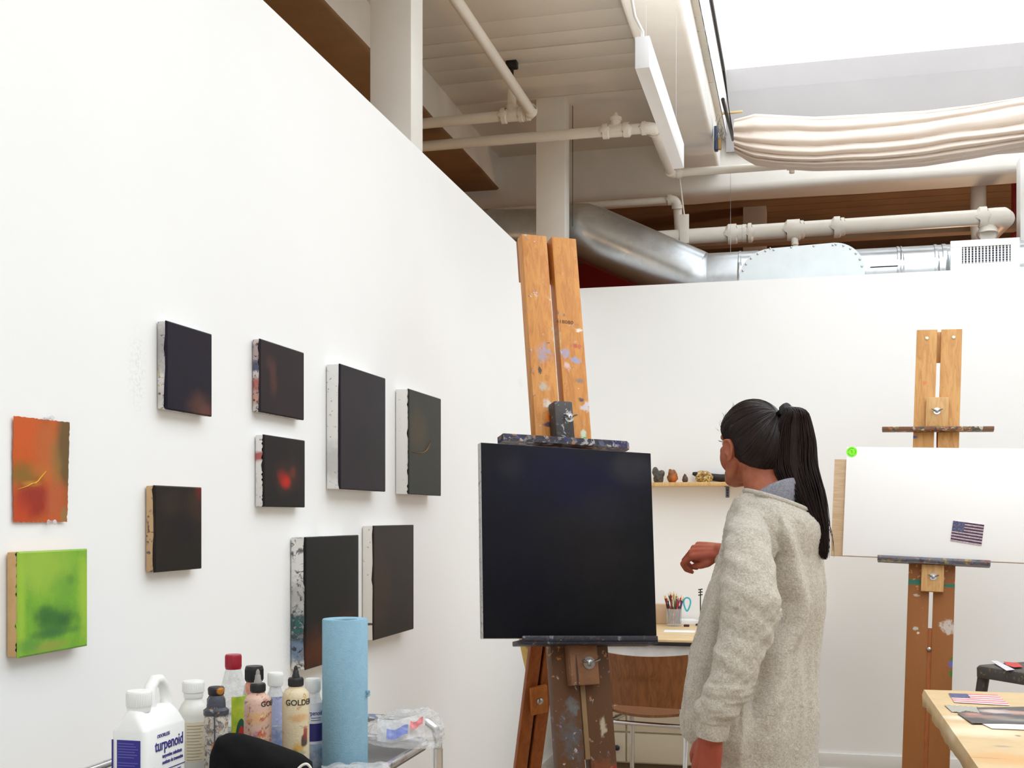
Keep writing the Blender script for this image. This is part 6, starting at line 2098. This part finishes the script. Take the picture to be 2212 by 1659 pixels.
# neck and trunk
zn = zpy(1092)
b.chain([HC + V((0, -0.022, -0.045)), HC + V((0, -0.036, -0.110)), V((0, -0.005, zn + 0.015)), V((0, -0.015, zn - 0.05))], [0.054, 0.050, 0.055, 0.075])
b.chain([(-0.09, -0.01, zn - 0.058), (0, -0.02, zn - 0.035), (0.12, -0.02, zn - 0.058)], [0.036, 0.050, 0.036])
b.ell((0, -0.01, 1.24), (0.128, 0.082, 0.165)); b.ell((-0.01, 0, 1.08), (0.118, 0.080, 0.17)); b.ell((-0.01, 0.0, 0.93), (0.135, 0.088, 0.125))
for s in (-1, 1):
    b.chain([(s * 0.075, 0.0, 0.90), (s * 0.092, 0.005, 0.48), (s * 0.090, -0.015, 0.08)], [0.080, 0.052, 0.036])
    b.chain([(s * 0.090, -0.03, 0.045), (s * 0.098, 0.08, 0.035), (s * 0.102, 0.14, 0.028)], [0.034, 0.032, 0.024])
# arms
shL, elL = V((-0.100, 0.0, 1.365)), LP(1622, 1345, 2.89)
wrL = LP(1536, 1588, 2.87)
shR, elR = V((0.125, -0.005, 1.365)), V((0.150, 0.050, 1.120))
wrR = LP(1560, 1192, 3.36)
b.chain([shL, shL.lerp(elL, 0.5), elL, elL.lerp(wrL, 0.4), wrL], [0.036, 0.040, 0.038, 0.036, 0.026])
b.chain([shR, shR.lerp(elR, 0.5), elR, elR.lerp(wrR, 0.4), wrR], [0.048, 0.044, 0.038, 0.036, 0.026])


def hand(mb, M, curls, thumb, mirror=1, spread=1.0, sc=1.0):
    """wrist at the origin, fingers towards +y, back of the hand +z, thumb on +x (mirror flips it)"""
    T = M @ Matrix.Scale(sc, 4)
    f = lambda p: T @ V((p[0] * mirror, p[1], p[2]))
    kn = [(0.027, 0.086, 0.002), (0.009, 0.091, 0.004), (-0.010, 0.087, 0.003), (-0.027, 0.078, 0.0)]
    wr = [(0.014, 0.0, 0), (0.005, 0.0, 0.001), (-0.005, 0.0, 0.001), (-0.014, 0.0, 0)]
    for (k, w) in zip(kn, wr):
        m_ = [(w[i] + k[i]) / 2 for i in range(3)]
        mb.chain([f(w), f(m_), f(k)], [0.0155 * sc, 0.0145 * sc, 0.0108 * sc], n=12)
    mb.chain([f((0.0, 0.02, -0.004)), f((0.0, 0.06, -0.006))], [0.017 * sc, 0.014 * sc], n=12)
    L = [(0.042, 0.025, 0.020), (0.046, 0.028, 0.021), (0.042, 0.026, 0.020), (0.033, 0.020, 0.018)]
    dirs = [0.10, 0.02, -0.06, -0.16]
    for i in range(4):
        p = V(kn[i])
        ang = 0.0
        pts, rs = [f(p)], [0.0098 * sc]
        for j in range(3):
            ang += curls[i][j]
            d = V((math.sin(dirs[i] * spread) * math.cos(ang), math.cos(dirs[i] * spread) * math.cos(ang), -math.sin(ang)))
            p = p + d * L[i][j]
            pts.append(f(p)); rs.append((0.0090, 0.0082, 0.0066)[j] * sc * (0.9 if i == 3 else 1))
        mb.chain(pts, rs, n=12)
    mb.chain([f(p) for p in thumb], [0.0150 * sc, 0.0125 * sc, 0.0102 * sc, 0.0078 * sc], n=12)


def frame(o, y, z):
    y = V(y).normalized()
    z = V(z); z = (z - y * z.dot(y)).normalized()
    x = y.cross(z)
    return Matrix(((x.x, y.x, z.x, o[0]), (x.y, y.y, z.y, o[1]), (x.z, y.z, z.z, o[2]), (0, 0, 0, 1)))


tip = LP(1520, 1690, 2.90)
hand(b, frame(wrL, tip - wrL, V((-0.9, -0.45, 0))), [(0.25, 0.30, 0.2), (0.22, 0.30, 0.2), (0.28, 0.32, 0.2), (0.34, 0.34, 0.2)],
     [(0.014, 0.018, -0.006), (0.034, 0.044, -0.014), (0.042, 0.072, -0.022), (0.042, 0.094, -0.030)], 1, sc=1.0)
tipR = LP(1490, 1190, 3.40)
hand(b, frame(wrR, tipR - wrR, V((-0.45, -0.55, 0.7))), [(0.7, 1.1, 0.7), (0.9, 1.2, 0.7), (1.0, 1.25, 0.7), (1.1, 1.25, 0.7)],
     [(0.014, 0.018, -0.006), (0.034, 0.040, -0.016), (0.036, 0.064, -0.026), (0.026, 0.086, -0.036)], -1, sc=0.98)
me = remesh(b, 0.0032, 5, 0.5)


def skin_mat():
    t = NT('skin')
    c = t.coord()
    n = t.noise(c, 24, 4, 0.6)
    n2 = t.noise(c, 5, 2)
    col = t.mix(t.ramp01(n.outputs[0], 0.35, 0.7), srgb(178, 112, 82), srgb(164, 92, 66))
    col = t.mix(t.math('MULTIPLY', t.ramp01(n2.outputs[0], 0.4, 0.65), 0.4), col, srgb(160, 82, 62))
    # hands are redder than the face
    x = t.sep(c)
    f = t.ramp01(x[2], 1.34, 1.30)
    col = t.mix(t.math('MULTIPLY', f, 0.6), col, srgb(160, 66, 50))
    t.b.inputs['Subsurface Weight'].default_value = 0.12
    t.b.inputs['Subsurface Radius'].default_value = (0.012, 0.005, 0.003)
    t.b.inputs['Subsurface Scale'].default_value = 0.6
    t.bump(t.noise(c, 350, 3).outputs[0], 0.08, 0.002)
    return t.fin(col, 0.5, 0, 0.35)


m_skin = skin_mat()
me.materials.append(m_skin)
me.name = 'body'
body = link('body', me, person)
for s in (-1, 1):
    e = MB().ell(MH @ V((s * 0.030, 0.076, 0.004)), 0.0125).build('eye', plain('eye_white', srgb(232, 226, 220), 0.2, namt=0.02), person)
    MB().ell(MH @ V((s * 0.030, 0.0835, 0.004)), (0.0058, 0.006, 0.0058)).build('iris', plain('iris_brown', srgb(60, 36, 22), 0.15), e)
    mb = MB()
    mb.tube([MH @ V((s * 0.016, 0.094, 0.022)), MH @ V((s * 0.030, 0.090, 0.027)), MH @ V((s * 0.046, 0.078, 0.020))], [0.0022, 0.003, 0.0015], 8)
    mb.build('eyebrow', plain('eyebrow_hair', srgb(38, 26, 22), 0.7), person)
    mb = MB()
    for k in range(9):
        x_ = s * (0.020 + 0.0026 * k)
        p = MH @ V((x_, 0.0895 - 0.0006 * abs(k - 4) ** 1.5, 0.008))
        mb.tube([p, p + V((s * 0.001, 0.006, 0.001)), p + V((s * 0.002, 0.010, 0.0045))], [0.0007, 0.0005, 0.0002], 5)
    mb.build('eyelashes', plain('lash', srgb(24, 18, 18), 0.6), e)
# trousers and shoes (below the frame)
tm = MB()
tm.ell((-0.01, 0.0, 0.93), (0.142, 0.095, 0.13))
for s in (-1, 1):
    tm.chain([(s * 0.075, 0.0, 0.90), (s * 0.092, 0.005, 0.48), (s * 0.090, -0.015, 0.11)], [0.076, 0.060, 0.046])
me = remesh(tm, 0.010, 4)
me.materials.append(plain('dark_leggings', srgb(38, 38, 44), 0.85, nscale=80, namt=0.1))
lab(link('trousers', me, person), 'dark trousers')
for s in (-1, 1):
    sm = MB(); sm.chain([(s * 0.090, -0.035, 0.055), (s * 0.098, 0.08, 0.045), (s * 0.103, 0.15, 0.036)], [0.046, 0.043, 0.034])
    sm.box((s * 0.098, 0.06, 0.010), (0.08, 0.26, 0.02), bev=0.008)
    me = remesh(sm, 0.007, 3)
    me.materials.append(plain('dark_shoe', srgb(44, 40, 40), 0.6))
    link('shoe', me, person)

# grey T-shirt collar
mb = MB()
zc = zpy(1060)
nk = V((0.006, -0.016, 0))
rings = []
for r0, z, tb in ((0.046, zn - 0.060, 0.0), (0.054, zn - 0.022, 0.006), (0.062, zn + 0.010, 0.028), (0.0655, zn + 0.030, 0.042), (0.0625, zn + 0.038, 0.046), (0.0590, zn + 0.036, 0.046), (0.058, zn + 0.01, 0.03)):
    rings.append([nk + V((r0 * 1.08 * math.cos(2 * PI * j / 48), r0 * 0.98 * math.sin(2 * PI * j / 48), z - tb * math.sin(2 * PI * j / 48) * 0.75)) for j in range(48)])
mb.rings(rings, cap=False)
lab(mb.build('tee_shirt', blobbed('grey_marl', srgb(150, 150, 160), [], 0.9, mottle=(srgb(112, 112, 122), 220, 0.7), bump=0.2, bscale=500, spec=0.1), person), 'grey marl T-shirt collar')

# oatmeal sweater: one skin grown round trunk and sleeves
EV = V((math.cos(TH), -math.sin(TH), 0))       # the viewer's right, in her own axes
sw = MB()
RG = [(1084, 1622, 1734, 0.34), (1098, 1600, 1748, 0.26), (1120, 1584, 1764, 0.14), (1150, 1570, 1776, 0.05), (1200, 1552, 1784, 0), (1260, 1532, 1786, 0), (1320, 1515, 1783, 0), (1400, 1494, 1776, 0), (1480, 1478, 1772, 0), (1540, 1469, 1770, 0), (1572, 1474, 1769, 0), (1598, 1492, 1768, 0), (1625, 1516, 1767, 0), (1670, 1532, 1766, 0), (1730, 1540, 1764, 0)]
top_ring = None
rings = []
for py, l, r, tilt in RG:
    h = (r - l) / 2 * K
    c = EV * (((l + r) / 2 - PPX) * K)
    a_ = h / 0.873
    b_ = a_ * (0.66 + 0.34 * max(0, min(1, (1190 - py) / 100)))
    ring = []
    for j in range(56):
        an = 2 * PI * j / 56
        ca, sa = math.cos(an), math.sin(an)
        p = c + V((a_ * (abs(ca) ** 0.92) * (1 if ca > 0 else -1), b_ * (abs(sa) ** 0.92) * (1 if sa > 0 else -1), 0))
        vx = (p - c).dot(EV)
        p.z = zpy(py) - vx * tilt
        ring.append(p)
    rings.append(ring)
    if top_ring is None:
        top_ring = ring
sw.rings(rings[::-1], cap=True)
slv = [(1615, 1134, 3.02, 38), (1615, 1182, 2.94, 50), (1617, 1240, 2.90, 57), (1620, 1300, 2.875, 62), (1606, 1370, 2.862, 53), (1592, 1430, 2.855, 50), (1577, 1480, 2.855, 47), (1556, 1522, 2.86, 43), (1545, 1546, 2.865, 36)]
sp = [LP(px, py, t) for px, py, t, r in slv]
sw.chain(sp, [r * 0.00119 for *_, r in slv], n=24)
# pushed-back elbow fold
sw.chain([LP(1630, 1318, 2.88), LP(1682, 1322, 2.885)], [0.050, 0.011], n=16)
sw.chain([LP(1682, 1322, 2.885), LP(1645, 1392, 2.875)], [0.012, 0.022], n=16)
sw.chain([LP(1600, 1440, 2.86), LP(1626, 1474, 2.865)], [0.045, 0.012], n=16)
# blouson above the cuff
sw.chain([LP(1522, 1532, 2.865), LP(1574, 1548, 2.865)], [0.026, 0.022], n=16)
# right sleeve
sw.chain([shR, shR.lerp(elR, 0.5), elR, elR.lerp(wrR, 0.5), elR.lerp(wrR, 0.86)], [0.052, 0.056, 0.056, 0.048, 0.040], n=20)
sw.chain([V((-0.03, 0.0, zn - 0.055)), LP(1615, 1134, 3.025)], [0.05, 0.047], n=20)
sw.chain([V((0.05, -0.01, zn - 0.075)), V((0.125, -0.005, 1.365))], [0.05, 0.05], n=20)
me = remesh(sw, 0.0042, 4, 0.5)
# drape
bm = bmesh.new(); bm.from_mesh(me)
bm.normal_update()
armc = [p for p in sp]
for v in bm.verts:
    p = v.co
    vx = p.dot(EV)
    dm, im = min(((p - q).length, i) for i, q in enumerate(armc))
    arm = dm < 0.088
    n = v.normal
    if arm:
        q = noise.noise(V((p.x * 6, p.y * 6, p.z * 26 + vx * 18)))
        q2 = noise.noise(V((p.x * 16, p.y * 16, p.z * 40 - vx * 30)))
        d = 0.0065 * q + 0.0035 * q2
        if p.z < zpy(1440):
            d += 0.004 * noise.noise(V((p.x * 10, p.y * 10, p.z * 75)))
    else:
        s = max(0.0, min(1.0, (zpy(1110) - p.z) / 0.25))
        q = noise.noise(V((p.x * 17, p.y * 17, p.z * 2.2 + vx * 1.5)))
        q2 = noise.noise(V((p.x * 38, p.y * 38, p.z * 4)))
        q3 = noise.noise(V((p.x * 5, p.y * 5, p.z * 7)))
        d = s * (0.010 * (1 - 2 * abs(q)) - 0.004 + 0.003 * q2) + 0.006 * q3
        w_ = MP @ p
        dep = (w_ - CAM).dot(FWD)
        ppx = CXP + FPX * (w_ - CAM).dot(RGT) / dep
        ppy = CYP - FPX * (w_.z - CAM.z) / dep
        if (MP.to_3x3() @ n).dot(FWD) < 0.2:
            for poly, gd, rd in (([(1652, 1128), (1668, 1180), (1680, 1240), (1694, 1300), (1690, 1350), (1662, 1410), (1652, 1480), (1630, 1550)], 0.026, 0.016), ([(1566, 1150), (1556, 1230), (1553, 1320), (1542, 1420), (1524, 1500)], 0.020, 0.0)):
                if poly[0][1] - 20 < ppy < poly[-1][1] + 30:
                    for (xa, ya), (xb, yb) in zip(poly, poly[1:]):
                        if ppy <= yb or yb == poly[-1][1]:
                            gx = xa + (xb - xa) * (ppy - ya) / (yb - ya)
                            break
                    fade = min(1, max(0, (ppy - poly[0][1] + 20) / 30)) * min(1, max(0, (poly[-1][1] + 30 - ppy) / 60))
                    d += fade * (-gd * math.exp(-((ppx - gx) / 13) ** 2) + rd * math.exp(-((ppx - gx - 34) / 15) ** 2))
    d += 0.0016 * noise.noise(p * 130)
    v.co += n * d * 1.2
bmesh.ops.smooth_vert(bm, verts=bm.verts, factor=0.5, use_axis_x=True, use_axis_y=True, use_axis_z=True)
bm.to_mesh(me); bm.free()


def fleece():
    t = NT('oatmeal_fleece')
    c = t.coord()
    n1 = t.noise(c, 210, 4, 0.7)
    n2 = t.noise(c, 60, 4, 0.7, 0.8)
    n3 = t.noise(c, 6, 2)
    col = t.mix(t.ramp01(n1.outputs[0], 0.3, 0.7), srgb(174, 164, 149), srgb(208, 200, 187))
    col = t.mix(t.math('MULTIPLY', t.ramp01(n2.outputs[0], 0.52, 0.72), 0.35), col, srgb(140, 133, 122))
    hgt = t.math('ADD', t.math('MULTIPLY', n1.outputs[0], 0.6), n2.outputs[0])
    t.bump(hgt, 0.55, 0.006)
    t.b.inputs['Sheen Weight'].default_value = 0.25
    t.b.inputs['Sheen Roughness'].default_value = 0.6
    return t.fin(col, 0.95, 0, 0.1)


m_fleece = fleece()
me.materials.append(m_fleece)
sweater = lab(link('sweater', me, person), 'baggy oatmeal fleece sweater')
# ribbed neckband and cuff
mb = MB()
nb = len(top_ring)
cen = sum(top_ring, V((0, 0, 0))) / nb
pts = []
for p in top_ring:
    q = cen + (p - cen) * 1.0
    pts.append(q + V((0, 0, 0.001)))
mb.tube(pts, 0.0095, 12, closed=True, flat=0.8)
mb.build('neckband', m_fleece, sweater)
mb = MB()
cw0, cw1 = LP(1543, 1550, 2.866), LP(1537, 1594, 2.87)
ax = (cw1 - cw0).normalized()
o1 = ax.orthogonal().normalized(); o2 = ax.cross(o1)
rg = []
for k, (s, r) in enumerate(((-0.1, 0.036), (0.1, 0.0385), (0.5, 0.0385), (0.9, 0.0365), (1.0, 0.035), (1.0, 0.032), (0.6, 0.031))):
    rg.append([cw0 + (cw1 - cw0) * s + (o1 * math.cos(2 * PI * j / 72) + o2 * math.sin(2 * PI * j / 72)) * (r + (0.0012 if j % 3 == 0 else 0) + 0.002 * math.sin(j * 0.35 + s * 2)) for j in range(72)])
mb.rings(rg, cap=False)
mb.build('cuff', m_fleece, sweater)
mb = MB()
d_ = (wrR - elR).normalized()
o1 = d_.orthogonal().normalized(); o2 = d_.cross(o1)
c0_ = elR.lerp(wrR, 0.84)
mb.rings([[c0_ + d_ * s + (o1 * math.cos(2 * PI * j / 48) + o2 * math.sin(2 * PI * j / 48)) * (r + (0.001 if j % 3 == 0 else 0)) for j in range(48)] for s, r in ((0, 0.040), (0.02, 0.039), (0.035, 0.036), (0.035, 0.032), (0.01, 0.031))], cap=False)
mb.build('cuff', m_fleece, sweater)


# hair
def hair_mat():
    t = NT('dark_brown_hair')
    c = t.coord()
    n = t.noise(c, 40, 3)
    n2 = t.noise(t.scale(c, (160, 160, 14)), 1.0, 3)
    col = t.mix(n.outputs[0], srgb(19, 13, 12), srgb(36, 22, 19))
    col = t.mix(t.math('MULTIPLY', t.ramp01(n2.outputs[0], 0.5, 0.7), 0.5), col, srgb(56, 28, 23))
    t.b.inputs['Anisotropic'].default_value = 0.5
    t.bump(n2.outputs[0], 0.25, 0.002)
    return t.fin(col, 0.42, 0, 0.3)


m_hair = hair_mat()
CR = (0.086, 0.1085, 0.110)
CO = V((0, -0.006, 0.008))
base = V((0.020, -0.092, 0.082))                # where the ponytail is tied, from the head's middle


def cap_pt(d, k=1.0):
    return CO + V((d.x * CR[0], d.y * CR[1], d.z * CR[2])) * k


def inside(p):
    line = -0.026 + 0.98 * p.y
    if p.y > 0.03:
        line = 0.0034 + (p.y - 0.03) * 0.95
    r = p.z - line + 0.004 * noise.noise(p * 60)
    if abs(p.x) > 0.045:
        e = math.hypot((p.y - 0.004) / 0.030, (p.z + 0.022) / 0.038)
        r = min(r, (e - 1) * 0.03)
    return r


def capk(d):
    s = max(0.0, min(1.0, (inside(cap_pt(d)) + 0.006) / 0.034))
    s = math.sqrt(s) * (0.5 + 0.5 * s)
    return 0.845 + 0.155 * s, s


vs = MB()
vs.ell((0, 0, 0), 1.0, nu=128, nv=96)
mb = MB()
out = []
for q in vs.v:
    d = V(q)
    k, s = capk(d)
    g = 0.012 * noise.noise(V((math.atan2(d.x, d.z - 0.4) * 14, 0, d.y * 1.5)))
    out.append(MH @ cap_pt(d, k + g * s))
mb.add(out, vs.f)
hair = mb.build('hair', m_hair, person, ang=180)
rnd = random.Random(21)
mb = MB()
bd_ = (base - CO)
bdir = V((bd_.x / CR[0], bd_.y / CR[1], bd_.z / CR[2])).normalized()
cnt = 0
while cnt < 800:
    d = V((rnd.gauss(0, 1), rnd.gauss(0, 1), rnd.gauss(0, 1))).normalized()
    f = inside(cap_pt(d))
    if f < 0.002 or (f > 0.02 and rnd.random() > 0.25):
        continue
    ang = d.angle(bdir)
    if ang < 0.25:
        continue
    pts, rs = [], []
    m = 12
    lift = rnd.uniform(0.994, 1.006)
    for i in range(m + 1):
        s = i / m
        dd = d.slerp(bdir, s * 0.98)
        pts.append(MH @ cap_pt(dd, (0.98 if i == 0 else 1.0) * lift * capk(dd)[0] + 0.004 * math.sin(s * PI)))
        rs.append(0.0003 + 0.0010 * min(1, s * 5))
    mb.tube(pts, rs, 5)
    cnt += 1
# wisps along the hairline
for k in range(26):
    d = V((rnd.uniform(-1, 0.3), rnd.uniform(0.2, 1), rnd.uniform(0.2, 1))).normalized()
    p = cap_pt(d, 1.005)
    pts = [MH @ p]
    dirv = V((rnd.uniform(-1, 1), rnd.uniform(-1.2, 0.2), rnd.uniform(-0.2, 1))).normalized()
    for i in range(1, 5):
        pts.append(MH @ (p + dirv * 0.004 * i + p.normalized() * 0.0012 * i))
    mb.tube(pts, [0.0005, 0.0005, 0.0004, 0.0003, 0.0002], 4)
mb.build('combed_strands', m_hair, hair)
# ponytail
PX = [(1682, 897, .014), (1696, 887, .019), (1706, 896, .029), (1708, 920, .043), (1711, 960, .055), (1715, 1010, .060), (1731, 1060, .048), (1749, 1110, .030), (1763, 1155, .017), (1773, 1206, .005)]
path = []
for i, (px, py, w) in enumerate(PX):
    vx = (px - PPX) * K
    X = 0.0 + 0.085 * max(0, (i - 2) / 7)
    Y = (math.cos(TH) * X - vx) / math.sin(TH)
    path.append((V((X, Y, zpy(py))), w))


def pony(s):
    f = s * (len(path) - 1)
    i = min(int(f), len(path) - 2)
    u = f - i
    g = lambda k: path[max(0, min(len(path) - 1, k))]
    p0, p1, p2, p3 = g(i - 1)[0], g(i)[0], g(i + 1)[0], g(i + 2)[0]
    q = 0.5 * ((2 * p1) + (p2 - p0) * u + (2 * p0 - 5 * p1 + 4 * p2 - p3) * u * u + (-p0 + 3 * p1 - 3 * p2 + p3) * u ** 3)
    return q, path[i][1] * (1 - u) + path[i + 1][1] * u


NE = V((math.sin(TH), math.cos(TH), 0))        # straight away from the viewer, in her axes
mb = MB()
mb.tube([pony(s / 30)[0] for s in range(25)], [pony(s / 30)[1] * 0.66 for s in range(25)], 20, flat=0.5)
for k in range(520):
    a = rnd.uniform(0, 2 * PI)
    rad = math.sqrt(rnd.uniform(0.2, 1))
    e = 1 - 0.3 * rnd.random() ** 2
    pts, rs = [], []
    m = 24
    wob = rnd.uniform(-1, 1)
    fray = rnd.uniform(0.6, 1.9)
    for i in range(m + 1):
        s = i / m * e
        q, w = pony(s)
        w2 = w * rad * (1 + (fray - 1) * max(0, s - 0.55) / 0.45)
        off = EV * (math.cos(a + wob * s) * w2) + NE * (math.sin(a + wob * s) * w2 * 0.55)
        pts.append(q + off + V((0, 0, 0.003 * math.sin(s * 9 + k))))
        rs.append(0.0016 * (1 - 0.75 * max(0, (i / m - 0.6) / 0.4)))
    mb.tube(pts, rs, 5)
for k in range(7):
    s0 = rnd.uniform(0.6, 0.85)
    q, w = pony(s0)
    q = q + EV * w * 0.8
    pts = [q]
    g_ = rnd.uniform(0.4, 1.0)
    for i in range(1, 7):
        pts.append(q + EV * (0.010 * i - 0.0009 * i * i) * g_ + V((0, 0, -0.005 * i - 0.0016 * i * i)))
    mb.tube(pts, [0.0009, 0.0009, 0.0008, 0.0007, 0.0006, 0.0005, 0.0003], 5)
pt = mb.build('ponytail', m_hair, hair, ang=180)
q, w = pony(0.04)
q2, _ = pony(0.10)
MB().tube([q + (q2 - q) * 0.0, q + (q2 - q) * 0.5, q2], [0.019, 0.0205, 0.019], 20).build('hair_tie', plain('hair_tie_black', srgb(34, 34, 38), 0.7), hair)
